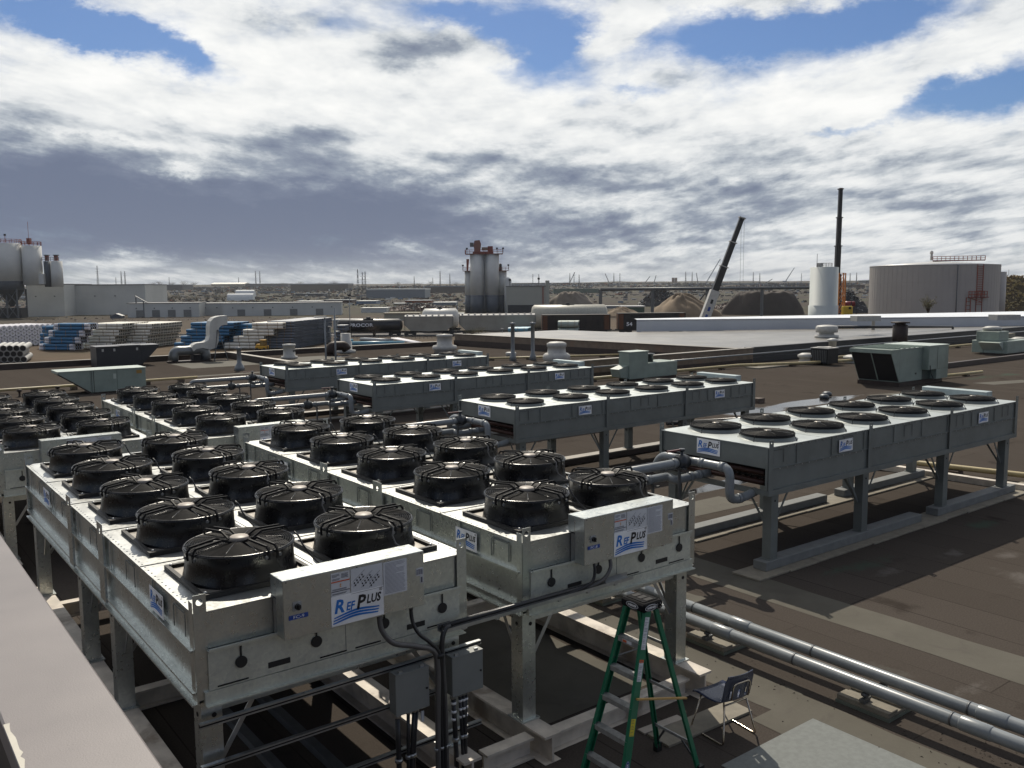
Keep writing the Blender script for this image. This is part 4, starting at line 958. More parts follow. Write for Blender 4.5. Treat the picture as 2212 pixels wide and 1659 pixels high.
def rail_label(t0, t1, m, txt=None):
    b = MB(m); a, c = BF[1].lerp(TF[1], t0), BF[1].lerp(TF[1], t1); w = Vector((.034, 0, 0)); n_ = -Y_*.0075
    w = (X_-d1*X_.dot(d1)).normalized()*.03
    b.quad(a-w+n_, a+w+n_, c+w+n_, c-w+n_)
    rg = random.Random(int(t0*100))
    for k in range(int((t1-t0)*1.9/.014)):
        q = a.lerp(c, (k+.7)*.014/((t1-t0)*1.9)); 
        if k % 4 != 3: b.bar(q-w*.8+n_*1.15, q-w*.8+w*1.6*rg.uniform(.4, 1)+n_*1.15, .0035, .0004, INK, -Y_)
    return b
rail_label(.80, .965, PAPER).build('label', ld)
b = rail_label(.64, .745, PAPER); a, c = BF[1].lerp(TF[1], .735), BF[1].lerp(TF[1], .75); w_ = (X_-d1*X_.dot(d1)).normalized()*.03; b.quad(a-w_-Y_*.0078, a+w_-Y_*.0078, c+w_-Y_*.0078, c-w_-Y_*.0078, REDI); b.build('label', ld)
rail_label(.37, .455, YEL).build('label', ld)
b = MB(NAVY); c = BF[1].lerp(TF[1], .20)-Y_*.008; n_ = (X_-d1*X_.dot(d1)).normalized(); oval(b, c, d1, n_, .095, .032, NAVY); oval(b, c-Y_*.0008, d1, n_, .090, .028, PAPER); oval(b, c-Y_*.0014, d1, n_, .086, .025, NAVY); b.text('WERNER', c-Y_*.002+n_*.011, d1, -n_, .032, WHITE, .2, 1, True, True) if False else b.text('WERNER', c-Y_*.002-n_*-.011, d1, -n_, .032, WHITE, .2, 1, True, True); b.build('badge', ld)
# ------------------------------------------------------------------ blue stacking chair
ch = empty('chair', (7.78, 6.25, 0), 'navy blue plastic stacking chair with chrome legs beside the green ladder', 'chair', None, R(-6))
def shell(rows, th, m):
    b = MB(m); n = len(rows[0]); fs = []
    top = [Vector(p) for r in rows for p in r]; L = len(rows)
    nr = []
    for i in range(L):
        for j in range(n):
            u = Vector(rows[min(i+1, L-1)][j])-Vector(rows[max(i-1, 0)][j]); v = Vector(rows[i][min(j+1, n-1)])-Vector(rows[i][max(j-1, 0)][j] if False else rows[i][max(j-1, 0)])
            nr.append(u.cross(v).normalized())
    bot = [p+q*th for p, q in zip(top, nr)]; N = len(top)
    for i in range(L-1):
        for j in range(n-1):
            k = i*n+j; fs += [(k, k+1, k+n+1, k+n), (N+k, N+k+n, N+k+n+1, N+k+1)]
    for j in range(n-1): fs += [(j, N+j, N+j+1, j+1), ((L-1)*n+j, (L-1)*n+j+1, N+(L-1)*n+j+1, N+(L-1)*n+j)]
    for i in range(L-1): fs += [(i*n, (i+1)*n, N+(i+1)*n, N+i*n), (i*n+n-1, N+i*n+n-1, N+(i+1)*n+n-1, (i+1)*n+n-1)]
    b.add(top+bot, fs, m, True); return b
ys = [(.25, .405, .225), (.235, .432, .235), (.15, .436, .24), (.0, .425, .238), (-.12, .430, .232), (-.185, .446, .222), (-.215, .475, .215)]
shell([[(w*(k/8*2-1), y-.012*0, z+.018*(abs(k/8*2-1)**3)) for k in range(9)] for y, z, w in ys], .009, CHNAVY).build('seat', ch)
zb = [(.50, .215), (.53, .21), (.60, .205), (.66, .212), (.72, .220), (.765, .215), (.785, .185)]
b = MB(CHNAVY)                                                          # backrest with three slots near the foot
def bp(u, z): w = .215 if z < .76 else .19; return Vector((u*w, -.232-(z-.50)*.22-.028*(1-u*u)*0+.03*u*u, z))
us = [-1, -.62, -.46, -.34, -.10, .10, .34, .46, .62, 1]; zs = [.475, .50, .52, .585, .60, .66, .72, .765, .79]
tv = [bp(u, z) for z in zs for u in us]; bv = [p+Vector((0, -.011, 0)) for p in tv]; N = len(tv); n = len(us); fs = []
slot = {(i, j) for i in (2, 3) for j in (1, 4, 7)} | {(1, 1), (1, 4), (1, 7)}
slot = {(i, j) for i in (1, 2, 3) for j in (1, 4, 7)}
solid = lambda i, j: 0 <= i < len(zs)-1 and 0 <= j < n-1 and (i, j) not in slot
for i in range(len(zs)-1):
    for j in range(n-1):
        if (i, j) in slot: continue
        k = i*n+j; fs += [(k, k+1, k+n+1, k+n), (N+k, N+k+n, N+k+n+1, N+k+1)]
        if not solid(i-1, j): fs.append((k, N+k, N+k+1, k+1))
        if not solid(i+1, j): fs.append((k+n, k+n+1, N+k+n+1, N+k+n))
        if not solid(i, j-1): fs.append((k, k+n, N+k+n, N+k))
        if not solid(i, j+1): fs.append((k+1, N+k+1, N+k+n+1, k+n+1))
b.add(tv+bv, fs, CHNAVY); b.build('backrest', ch)
b = MB(CHROME); q = .012
b.bend([(-.13, -.262, .50), (-.13, -.300, .70), (.13, -.300, .70), (.13, -.262, .50)], .009, .06, 8); b.build('back_hoop', ch)
for s_ in (-1, 1):
    b = MB(CHROME); b.bend([(s_*.17, -.20, .425), (s_*.255, -.28, .012), (s_*.265, .23, .012), (s_*.17, .16, .42)], .0105, .05, 8); b.build('leg', ch)
b = MB(CHROME); b.tube([(-.17, -.195, .42), (.17, -.195, .42)], .01, 8); b.tube([(-.17, .155, .418), (.17, .155, .418)], .01, 8); b.build('seat_frame', ch)
# ------------------------------------------------------------------ twin grey pipes on the roof and their pads
for x, nm in ((9.50, 'left'), (9.90, 'right')):
    b = MB(PVC); b.tube([(0, -14, .31), (0, 8.0, .31)], .078, 16)
    for y in (-10.2, -6, -3.2, .25, 4.0): b.tube([(0, y-.17, .31), (0, y-.155, .31), (0, y+.155, .31), (0, y+.17, .31)], [.079, .0855, .0855, .079], 16)
    for k in range(9): y = -9+k*2.02; b.tube([(0, y-.012, .31), (0, y+.012, .31)], .0815, 16, STEELD)
    tag(b.build('roof_pipe', None, (x, 7.4 if True else 0, 0)), f'{nm} one of the two long grey pipes lying along the roof behind the chair', 'pipe', 'twin grey pipes on the roof')
PT = empty('pipe_support', (9.70, 5.50, 0), 'wooden pipe pad nearest the grey roof mat under the twin pipes', 'pipe support', 'wooden pads under the twin pipes')
b = MB(PADG); b.box(-.27, -.35, .003, .27, .35, .04); b.build('foam_pad', PT)
b = MB(TIMBL); b.cbox(-.26, -.34, .041, .26, .34, .078, .006, SLAB); b.cbox(-.26, -.34, .0785, -.06, .34, .11, .006, SLAB); b.cbox(.04, -.34, .0785, .26, .34, .11, .006, SLAB); b.build('board', PT)
b = MB(STEELD)
for x in (-.2, .2):
    b.box(x-.07, -.03, .1105, x+.07, .03, .135); b.tube([(x, 0, .13), (x, 0, .235)], .013, 8); b.lathe([(.05, .19), (.05, .215), (.02, .235)], 10, (x, 0, 0)); b.bar((x-.09, 0, .15), (x+.09, 0, .15), .05, .03)
b.build('pipe_clamp', PT)
for y, l in ((2.95, 'wooden pipe pad nearest the right edge of the photo under the twin pipes'), (7.92, 'wooden pipe pad behind the right leg of the FC-8 cooler under the twin pipes'), (10.35, 'wooden pipe pad farthest away under the twin pipes'), (12.9, 'wooden pipe pad under the far end of the twin pipes')):
    dup(PT, (9.70, y, 0), 0, l)
o = MB(TIMBL).cbox(0, 0, 0, .62, .12, .022, .003, CAP).build('timber_offcut', None, (7.0, 6.72, .002)); o.rotation_euler = (0, 0, R(-4)); tag(o, 'pale timber offcut on the roof behind the green ladder', 'timber')
o = MB(TIMBL).cbox(0, 0, 0, 1.4, .34, .03, .003, SLAB).build('timber_board', None, (7.0, 6.35, .002)); o.rotation_euler = (0, 0, R(-2)); tag(o, 'wide weathered board on the roof between ladder and chair', 'timber')
b = MB(mat('leaf_litter', (.025, .018, .012), .8)); rg = random.Random(9)
for k in range(420):
    x = rg.choice((9.2, 9.7, 10.1, 8.6, 9.3))+rg.gauss(0, .14); y = rg.uniform(2.4, 10.5); q = rg.uniform(.006, .022); a = rg.uniform(0, 6.3)
    if k < 120: y = rg.uniform(2.6, 4.3); x = 9.62+rg.gauss(0, .16)
    c_, s_ = q*math.cos(a), q*math.sin(a); b.add([(x+c_, y+s_, .006), (x-s_*.5, y+c_*.5, .012+rg.uniform(0, .008)), (x-c_, y-s_, .006)], [(0, 1, 2)])
kind(b.build('leaf_litter'), 'stuff')
# ------------------------------------------------------------------ plant and vents on the roof
ZF = ROOF_FAR
def thing(name, p, label, cat, group=None, rz=0): return empty(name, p, label, cat, group, rz)
# green air handler with a sloping intake hood
t = thing('air_handler', (43.9, 24.2, ZF), 'large pale green air handler with dark sloping intake hood on the right', 'air handler')
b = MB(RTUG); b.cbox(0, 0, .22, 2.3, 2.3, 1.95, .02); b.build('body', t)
b = MB(RTUG); b.prism([(-.85, 0, 1.90), (-.85, 0, 1.78), (0, 0, .26), (0, 0, 1.90)], (0, .03, 0)); b.prism([(-.85, 2.27, 1.90), (-.85, 2.27, 1.78), (0, 2.27, .26), (0, 2.27, 1.90)], (0, .03, 0)); b.box(-.90, -.04, 1.90, .02, 2.34, 1.96); b.box(-.90, -.04, 1.76, -.86, 2.34, 1.899)
b.build('intake_hood', t)
b = MB(DARK); b.quad((-.80, .035, 1.74), (-.80, 2.265, 1.74), (-.02, 2.265, .27), (-.02, .035, .27)); b.bar((-.83, 1.15, 1.80), (-.03, 1.15, .26), .05, .05, RTUG); b.build('intake_shade', t)  # dark sheet stands in for the shaded open inside of the hood
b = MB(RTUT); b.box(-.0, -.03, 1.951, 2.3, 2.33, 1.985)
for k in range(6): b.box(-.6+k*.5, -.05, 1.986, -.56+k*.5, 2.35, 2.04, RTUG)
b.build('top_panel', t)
b = MB(RTUG); b.cbox(2.301, -.35, .75, 4.4, 2.2, 2.02, .02); b.cbox(3.15, -.35, .22, 4.4, 2.2, .749, .02); b.box(2.301, .0, .22, 3.149, 2.0, .749, mat('recess_shade_green', (.05, .065, .055), .6)); b.box(2.28, -.38, 2.021, 4.43, 2.23, 2.06, RTUT); b.box(3.2, -.356, .8, 3.22, -.351, 1.95, DARK); b.build('fan_section', t)  # the low recess gets the enamel darkened to paint its shade
b = MB(COND); b.bend([(2.45, -.36, 1.0), (2.45, -.4, .6), (2.7, -.42, .3), (2.9, -.36, .24)], .02, .1, 6); b.tube([(1.6, -.02, .6), (1.6, -.05, .6)], .05, 8); b.build('conduit', t)
b = MB(TIMB); b.box(-.1, -.05, 0, 4.4, 2.3, .215, CHIM); b.build('curb', t)
# left green air handler
t = thing('air_handler', (10.3, 49.3, ZF), 'pale green air handler with pointed hood on the left behind the black fans', 'air handler')
H = 1.2
b = MB(RTUG); b.cbox(0, 0, .06, 2.75, 1.6, H, .02); b.box(1.3, -.005, .1, 1.31, -.0, H-.05, DARK); b.box(.16, -.012, .08, .18, -.0, H-.02, DARK); b.box(.06, -.012, .08, .075, -.0, H-.02, DARK); b.box(1.12, -.006, .72, 1.26, -.001, .98, RTUT); b.box(2.28, -.006, .92, 2.55, -.001, 1.1, mat('orange_panel', (.32, .18, .04), .6)); b.build('body', t)
b = MB(RTUG); b.prism([(-1.5, 0, H), (-1.5, 0, H-.1), (-.0, 0, .08), (0, 0, H)], (0, 1.6, 0)); b.bar((-1.52, -.0, H-.09), (-.0, -.0, .06), .06, .05, CHIM, Y_); b.build('intake_hood', t)
b = MB(RTUT); b.box(-1.52, -.03, H+.001, 2.78, 1.63, H+.035); b.build('top_panel', t); MB(CHIM).box(0, .05, 0, 2.7, 1.5, .059).build('curb', t)
t = thing('air_handler', (14.15, 65.4, ZF), 'charcoal air handler with hood pointing right near the far roof edge', 'air handler'); H = 1.42
b = MB(DBOX); b.cbox(0, 0, .06, 3.0, 1.8, H, .02); b.prism([(3.0, 0, H), (4.15, 0, H), (4.15, 0, H-.12), (3.0, 0, .1)], (0, 1.8, 0))
for x in (.35, 1.1, 2.6): b.box(x, -.012, H-.32, x+.13, -.001, H-.14, WHTD)
b.build('body', t); b = MB(mat('charcoal_top', (.10, .10, .105), .4)); b.box(-.03, -.03, H+.001, 4.2, 1.83, H+.03); b.box(1.6, -.03, H+.031, 2.9, 1.83, H+.06); b.build('top_panel', t); MB(CHIM).box(0, .05, 0, 3, 1.7, .059).build('curb', t)
# blower with curved white duct
t = thing('blower', (19.4, 66.0, ZF), 'grey blower with tall white S-shaped duct by the far roof edge', 'blower')
b = MB(GRYM); b.bend([(.15, .4, .12), (.25, .4, .85), (1.2, .4, .80), (1.9, .4, .92), (2.5, .4, .80), (2.55, .4, .1)], .36, .35, 14); b.box(-.2, -.1, .0, 2.8, .9, .09, CHIM); b.box(1.55, .05, .09, 2.1, .75, .5, DARK); b.build('housing', t)
b = MB(WHT); prof = [(1.35, 1.05), (1.5, 1.25), (1.75, 1.38), (2.35, 1.42), (2.62, 1.55), (2.72, 1.85), (2.75, 2.6), (2.85, 2.95), (3.1, 3.2), (3.5, 3.32), (4.1, 3.34)]
low = [(1.5, .78), (1.7, .95), (2.2, 1.0), (2.45, .92), (2.75, .85), (3.2, 1.0), (3.4, 1.5), (3.42, 2.2), (3.45, 2.45), (3.65, 2.62), (4.1, 2.66)]
n = len(prof); vs = [(x, y, z) for y in (-.1, .75) for pr in (prof, low) for x, z in pr]; fs = []
for i in range(n-1): fs += [(i, i+1, n+i+1, n+i), (2*n+i, 3*n+i, 3*n+i+1, 2*n+i+1), (i, 2*n+i, 2*n+i+1, i+1), (n+i, n+i+1, 3*n+i+1, 3*n+i)]
fs += [(0, n, 3*n, 2*n), (n-1, 3*n-1, 4*n-1, 2*n-1)]; b.add(vs, fs); b.build('duct', t)
b = MB(STEELD); b.bar((3.35, -.15, 2.3), (3.9, -.5, .0), .05, .05); b.bar((3.3, -.15, 2.3), (2.9, -.4, .0), .05, .05); b.bar((3.9, -.5, .02), (2.7, .4, .02), .06, .05); b.build('strut', t)
# vents
def lathe_thing(name, p, prof, m, label, cat, group=None, n=20, extra=None):
    b = MB(m); b.lathe(prof, n)
    if extra: extra(b)
    o = b.build(name, None, p); return tag(o, label, cat, group)
lathe_thing('roof_vent', (27.5, 64.0, ZF), [(.62, 0), (.62, .18), (.45, .2), (.45, .95), (.5, .97), (.5, 1.1), (.0, 1.14)], WHTD, 'cream cylinder vent near the far roof edge beside the blower', 'roof vent', None, 20, lambda b: b.box(.1, -.46, .55, .35, -.44, .65, DARK))
lathe_thing('roof_vent', (33.6, 66.6, ZF), [(.8, 0), (.8, .2), (.5, .25), (.5, .9), (.42, .95), (.42, 1.6), (0, 1.62)], WHTD, 'pale capped vent right behind the thin lamp post', 'roof vent')
t = lathe_thing('curved_vent', (31.2, 64.5, ZF), [(.5, 0), (.5, .1), (.0, .12)], CHIM, 'dark brown gooseneck vent left of the thin lamp post', 'roof vent', None, 14, lambda b: b.bend([(0, 0, .1), (0, 0, .75), (1.1, -.2, .75), (1.3, -.25, .4)], .38, .4, 12))
lathe_thing('mushroom_vent', (39.3, 60.4, ZF), [(.85, 0), (.85, .25), (.95, .3), (1.02, .42), (.95, .62), (.62, .7), (.62, 1.35), (.66, 1.36), (.66, 1.5), (0, 1.58)], WHTD, 'white mushroom roof vent behind the farthest cooler', 'roof vent', None, 24)
t = thing('mushroom_vent', (40.7, 48.0, ZF), 'white mushroom vent with two tall pipes standing behind it', 'roof vent')
b = MB(WHTD); b.lathe([(.85, 0), (.9, .1), (1.0, .25), (.95, .5), (.8, .62), (.66, .66), (.64, 1.05), (.7, 1.08), (.7, 1.32), (.5, 1.42), (0, 1.46)], 24); b.build('hood', t)
for i, (x, y, h) in enumerate(((39.0, 50.9, 2.75), (40.3, 50.2, 2.75))):
    lathe_thing('vent_pipe', (x, y, ZF), [(.28, 0), (.22, .35), (.15, .5), (.14, h-.12), (.2, h-.12), (.2, h), (0, h+.03)], PVC, ('left' if i == 0 else 'right')+' one of the two tall grey vent pipes behind the mushroom vent', 'vent pipe', 'two tall vent pipes', 12)
lathe_thing('vent_pipe', (21.0, 57.0, ZF), [(.36, 0), (.30, .25), (.15, .5), (.14, 1.4), (.19, 1.4), (.19, 1.52), (0, 1.55)], PVC, 'single grey vent pipe with flared base behind the left pipe runs', 'vent pipe', None, 12)
lathe_thing('roof_drain', (41.5, 54.4, ZF), [(.42, 0), (.42, .26), (.36, .3), (0, .3)], WHTD, 'low round grey roof drain cap between the two mushroom vents', 'roof drain', None, 16)
lathe_thing('roof_vent', (65.4, 42.5, gz), [(.95, 0), (.95, .2), (.6, .25), (.6, .42), (.88, .46), (.88, .9), (.76, 1.0), (.3, 1.06), (0, 1.06)], WHTD, 'wide round white vent on the shiny grey roof left of the chimney', 'roof vent', None, 24)
lathe_thing('chimney', (67.9, 37.5, ZF), [(.58, 0), (.58, 2.05), (.56, 2.06), (.40, 2.1), (.40, 2.18), (.72, 2.2), (.72, 2.3), (.0, 2.33)], CHIM, 'dark brown round chimney with flat cap behind the green air handler', 'chimney', None, 22)
lathe_thing('vent_pipe', (54.6, 35.0, ZF), [(.22, 0), (.26, 1.45), (.38, 1.46), (.38, 1.56), (.1, 1.65), (0, 1.66)], WHT, 'grey capped vent pipe left of the green air handler hood', 'vent pipe', None, 14)
lathe_thing('mushroom_vent', (52.0, 35.3, ZF), [(.5, 0), (.5, .12), (.42, .2), (.42, .42), (.55, .46), (.55, .62), (.3, .74), (0, .76)], WHTD, 'small grey mushroom vent left of the dark condenser', 'roof vent', None, 18)
lathe_thing('mushroom_vent', (55.3, 33.6, ZF), [(.8, 0), (.8, .1), (.7, .22), (.85, .26), (.85, .42), (.6, .52), (0, .56)], WHTD, 'low white mushroom vent beside the green air handler hood', 'roof vent', None, 18)
t = thing('condenser', (51.9, 33.6, ZF), 'dark box condenser with white trim left of the green air handler', 'condenser')
b = MB(BPLM); b.cbox(0, 0, .08, 1.25, 1.3, 1.1, .03); b.build('body', t); b = MB(WHTD); b.box(-.02, -.02, 1.1005, 1.27, 1.32, 1.15); b.lathe([(.5, 1.151), (.5, 1.19), (.42, 1.19), (.40, 1.155)], 18, (.62, .65, 0)); b.build('top', t)
b = MB(BPLM)
for k in range(9): b.box(-.012, .1+k*.13, .2, -.0, .15+k*.13, 1.0, STEELD)
b.build('grille', t)
t = thing('air_handler', (68.7, 29.6, ZF), 'small pale green air handler with round fan near the right edge', 'air handler')
b = MB(RTUG); b.cbox(0, 0, .12, 3.9, 1.7, 1.05, .03); b.cbox(0, .6, 1.051, 1.5, 2.3, 1.75, .03); b.cbox(0, 1.71, .12, 2.2, 2.6, 1.05, .03); b.build('body', t)
b = MB(WHTD); b.lathe([(.62, 1.751), (.62, 1.86), (.66, 1.87), (.66, 2.0), (.4, 2.1), (0, 2.1)], 18, (.8, 1.5, 0)); b.build('fan_cap', t); b = MB(SLAB); b.box(2.0, .9, 1.2, 3.3, 1.9, 1.5); b.build('damper', t)
b = MB(RTUT); b.prism([(0, .3, 1.0), (-.75, .3, .95), (0, .3, .35)], (0, 1.5, 0)); b.build('hood', t); MB(CHIM).box(-.1, .1, 0, 4.1, 1.9, .119).build('curb', t)
lathe_thing('mushroom_vent', (77.5, 32.5, ZF), [(.5, 0), (.5, .5), (.7, .52), (.7, .75), (.3, .9), (0, .9)], WHTD, 'small white mushroom vent at the right edge behind the small air handler', 'roof vent', None, 16)
t = thing('air_handler', (35.3, 35.3, ZF), 'small pale green make-up air box in front of the tan wall', 'air handler')
b = MB(RTUG); b.cbox(0, 0, .1, 1.5, .9, 1.62, .03); b.cbox(1.501, .05, .1, 4.0, 1.5, .95, .03); b.prism([(0, .1, .9), (-.75, .1, .7), (-.6, .1, .25), (0, .1, .15)], (0, .7, 0)); b.build('body', t)
b = MB(STEELD); b.lathe([(.3, .951), (.3, 1.35), (.38, 1.36), (.38, 1.42), (0, 1.44)], 14, (2.3, .8, 0)); b.build('stub_vent', t); MB(RTUT).box(-.03, -.03, 1.6205, 1.53, .93, 1.66).build('top_panel', t)
MB(CHIM).box(0, .05, 0, 3.9, .85, .099).build('curb', t)
# pipe frame on the grey roof
pA, pB = at_y(1789, 706.5, 43.0), at_y(2081, 706.5, 41.0)
b = MB(BPIPE); zt = pA.z; b.bend([(pA.x, 43.0, zt), (pB.x, 42.0, pB.z), (pB.x, 42.0, gz+.02)], .11, .2, 8); b.tube([(pA.x+.4, 43, zt), (pA.x+.4, 43, gz)], .07, 6); b.box(pA.x-.1, 42.8, gz, pA.x+1.2, 43.2, gz+.08); tag(b.build('raised_pipe'), 'long thin black pipe raised on stubs above the grey roof', 'pipe')
for px, py, hpx, l in ((1665, 704, 20, 'short grey vent pipe on the grey roof nearest the leaning crane'), (1886, 712, 27, 'short white vent pipe on the grey roof left of the brown chimney')):
    p = at(px, py, gz); h = met(hpx, p); lathe_thing('vent_pipe', p, [(.16, 0), (.15, h*.8), (.2, h*.82), (.2, h), (0, h)], STEELD if px < 1700 else WHTD, l, 'vent pipe', None, 10)
for px, py, l in ((1872, 686, 'left one of two white roof curbs on the white building'), (2172, 683.5, 'right one of two white roof curbs on the white building')):
    p = at(px, py, 2.15); b = MB(WHTD); b.box(-1.2, -.6, -.3, 1.0, .6, met(5, p)*.8); o = b.build('roof_curb', None, p); o.rotation_euler = (0, 0, R(-30)); tag(o, l, 'roof curb', 'white roof curbs')
# pipes and kerbs running over the roof
def run(name, pts, r, m, label, cat='pipe', blocks=0, group=None):
    t = MB(m); P_ = [Vector(p) for p in pts]; t.tube(P_, r, 8); o = t.build(name); tag(o, label, cat, group)
    if blocks:
        L = sum((P_[i+1]-P_[i]).length for i in range(len(P_)-1))
        for k in range(blocks):
            s_ = (k+.5)/blocks*L
            for i in range(len(P_)-1):
                l = (P_[i+1]-P_[i]).length
                if s_ <= l: c = P_[i].lerp(P_[i+1], s_/l); break
                s_ -= l
            g_ = roof_z(c.y); b = MB(TIMB); b.box(c.x-.16, c.y-.16, g_+.003, c.x+.16, c.y+.16, max(c.z-r-.002, g_+.03)); b.build('block', o)
    return o
run('gas_pipe', [(-6, 52.0, -.02), (16.6, 51.9, -.02)], .07, YPIPE, 'yellowish gas pipe on blocks crossing the far roof behind the left air handler', blocks=12)
run('gas_pipe', [(22.9, 17.2, -.05), (23.3, 13.5, .15), (24.3, 8.0, .2), (25.6, 1.0, .2)], .075, YPIPE, 'yellow gas pipe behind the right legs of the rightmost cooler', blocks=7)
o = MB(BEAM).box(-.10, -7, 0, .10, 3.2, .16).build('pipe_kerb', None, (22.75, 12.0, .002)); o.rotation_euler = (0, 0, R(4)); tag(o, 'cream kerb beside the yellow gas pipe behind the rightmost cooler', 'kerb')
run('gas_pipe', [(24, 36.6, -.08), (46.2, 36.4, -.08), (50.2, 34.6, -.06), (56.4, 33.0, -.04)], .09, YPIPE, 'yellow gas pipe along the tan wall turning towards the dark condenser', blocks=12)
run('gas_pipe', [(56, 35.8, -.08), (96, 35.8, -.08)], .09, YPIPE, 'yellow gas pipe running right along the dark wall', blocks=10)
run('gas_pipe', [(46.5, 25.0, -.1), (51.5, 24.5, -.1), (53.5, 24.4, -.1)], .08, YPIPE, 'short yellow gas pipe at the right end of the green air handler', blocks=2)
run('drain_pipe', [(25.0, 23.0, -.16), (38, 18.3, -.16)], .08, BPIPE, 'black drain pipe on the roof between the two front grey coolers', blocks=4)
run('gas_pipe', [(36.5, 52.5, -.1), (47, 48.0, -.1)], .08, YPIPE, 'yellow gas pipe left of the mushroom vent with two pipes', blocks=4)
run('header_pipe', [(-2, 27.6, 1.55+ZF), (9.5, 27.6, 1.55+ZF)], .11, PVC, 'long grey header pipe behind the two far black-fan coolers')
run('gas_pipe', [(-6, 33.5, -.15), (12.8, 33.5, -.15)], .08, YPIPE, 'yellowish pipe along the roof behind the far black-fan coolers', blocks=7)
run('cable_pipe', [(26, 37.3, .45), (96, 37.4, .45)], .05, PVC, 'thin grey conduit along the foot of the tan and dark walls')
o = MB(SLAB).box(0, 0, 0, 7.5, 1.1, .09).build('walkway', None, (46.5, 35.0, ZF+.002)); tag(o, 'pale walkway boards at the foot of the tan wall corner', 'walkway')
o = MB(TIMB).box(-.1, -.1, 0, .35, .3, .22).build('roof_block', None, (33.1, 24.9, ZF+.002)); tag(o, 'small dark block standing in the shallow puddle', 'block')
for i, (x, y) in enumerate(((36.9, 24.0), (37.9, 24.5))):
    lathe_thing('roof_drain', (x, y, ZF), [(.22, 0), (.22, .14), (.12, .2), (0, .2)], STEELD, ('left' if i == 0 else 'right')+' one of two small dark drains standing in the puddle', 'roof drain', 'small drains in the puddle', 10)
t = thing('lamp_post', (22.3, 45.5, ZF), 'thin grey lamp post standing in front of the farthest grey cooler', 'lamp post')
b = MB(PVC); b.tube([(0, 0, 0), (0, 0, 4.25)], .055, 8); b.tube([(-.55, .1, 0), (-.55, .1, 3.7)], .05, 8); b.build('pole', t); b = MB(WHTD); b.cbox(-1.15, 0, 3.72, -.45, .25, 3.80, .02); b.build('lamp_head', t)
b = MB(PVC); b.box(-.2, -.2, 0, .2, .2, .06); b.build('base_plate', t)
for i, (x, y) in enumerate(((6.2, 50.2), (7.2, 50.4), (9.0, 50.7))):
    lathe_thing('roof_valve', (x, y, ZF), [(.12, 0), (.05, .05), (.05, .25), (.12, .27), (.12, .36), (0, .38)], CHIM, ('leftmost', 'middle', 'rightmost')[i]+' of the three small brown valves on the roof left of the green air handler', 'valve', 'small brown valves', 8)
# ------------------------------------------------------------------ pipe yard
AX = Vector((math.cos(R(-46)), math.sin(R(-46)), 0)); NX = Vector((-AX.y, AX.x, 0))
def solve(p0, d, px):
    lo, hi = 0.0, 400.0
    for _ in range(50):
        m = (lo+hi)/2
        if proj(p0+d*m)[0] < px: lo = m
        else: hi = m
    return lo
WPIPE = mat('white_pvc', (.74, .70, .60), .45, 0, .10, .6); BPIPEM = mat('blue_pvc', (.032, .15, .29), .4, 0, .15, .6); GPIPE = mat('grey_pvc', (.15, .17, .20), .45, 0, .12, .6)
WRAP = mat('white_wrap', (.66, .64, .66), .5, 0, .12, .7); CYANP = mat('pale_blue_pipe', (.14, .33, .42), .4, 0, .12, .7); MINTP = mat('mint_pipe', (.36, .42, .36), .45, 0, .1, .7)
STRAPM = mat('timber_strap', (.30, .21, .12), .8); GROUNDC = mat('culvert_grey', (.33, .31, .28), .6)
def pipe_faces(b, c, d, L, r, m, inner, wrap=None, n=12, hole=True):
    c = Vector(c); d = Vector(d); a = d.cross(Z_).normalized(); e = [c+(a*math.cos(6.2832*j/n)+Z_*math.sin(6.2832*j/n))*r for j in range(n)]
    f = [p+d*L for p in e]; b.add(e+f, [(j, (j+1) % n, n+(j+1) % n, n+j) for j in range(n)], m, True)
    for s_, q in ((0, e), (1, f)):
        cc_ = c+d*L*s_; k = [cc_+(p-cc_)*.80 for p in q]
        if hole:
            b.add(q+k, [(j, n+j, n+(j+1) % n, (j+1) % n) if s_ else (j, (j+1) % n, n+(j+1) % n, n+j) for j in range(n)], wrap or m)
            kk = [p-d*(.35 if s_ else -.35) for p in k]; b.add(k+kk, [(j, n+j, n+(j+1) % n, (j+1) % n) if s_ else (j, (j+1) % n, n+(j+1) % n, n+j) for j in range(n)], inner); b.add(kk, [tuple(range(n))], inner)
        else: b.add(q, [tuple(range(n))], wrap or m)
def bundle_mesh(L, d, rows, cols, m, inner, straps, wrap=None):
    b = MB(m)
    for i in range(rows):
        for j in range(cols): pipe_faces(b, Y_*(d*(j+.5))+Z_*(d*(i+.5)), X_, L, d*.49, m, inner, wrap if wrap else None)
    if wrap:
        for e in (0, L*.88):
            for i in range(rows):
                for j in (0, cols-1): b.tube([(e-.02, d*(j+.5), d*(i+.5)), (e+L*.12+.02, d*(j+.5), d*(i+.5))], d*.505, 10, wrap)
    for k in range(straps):
        x = L*(k+.5)/straps
        b.box(x-.03, -.03, .02, x+.03, .06, rows*d-.02, STRAPM)
    return b.mesh('pipe_bundle')
DK = mat('pipe_bore', (.03, .026, .022), .8)
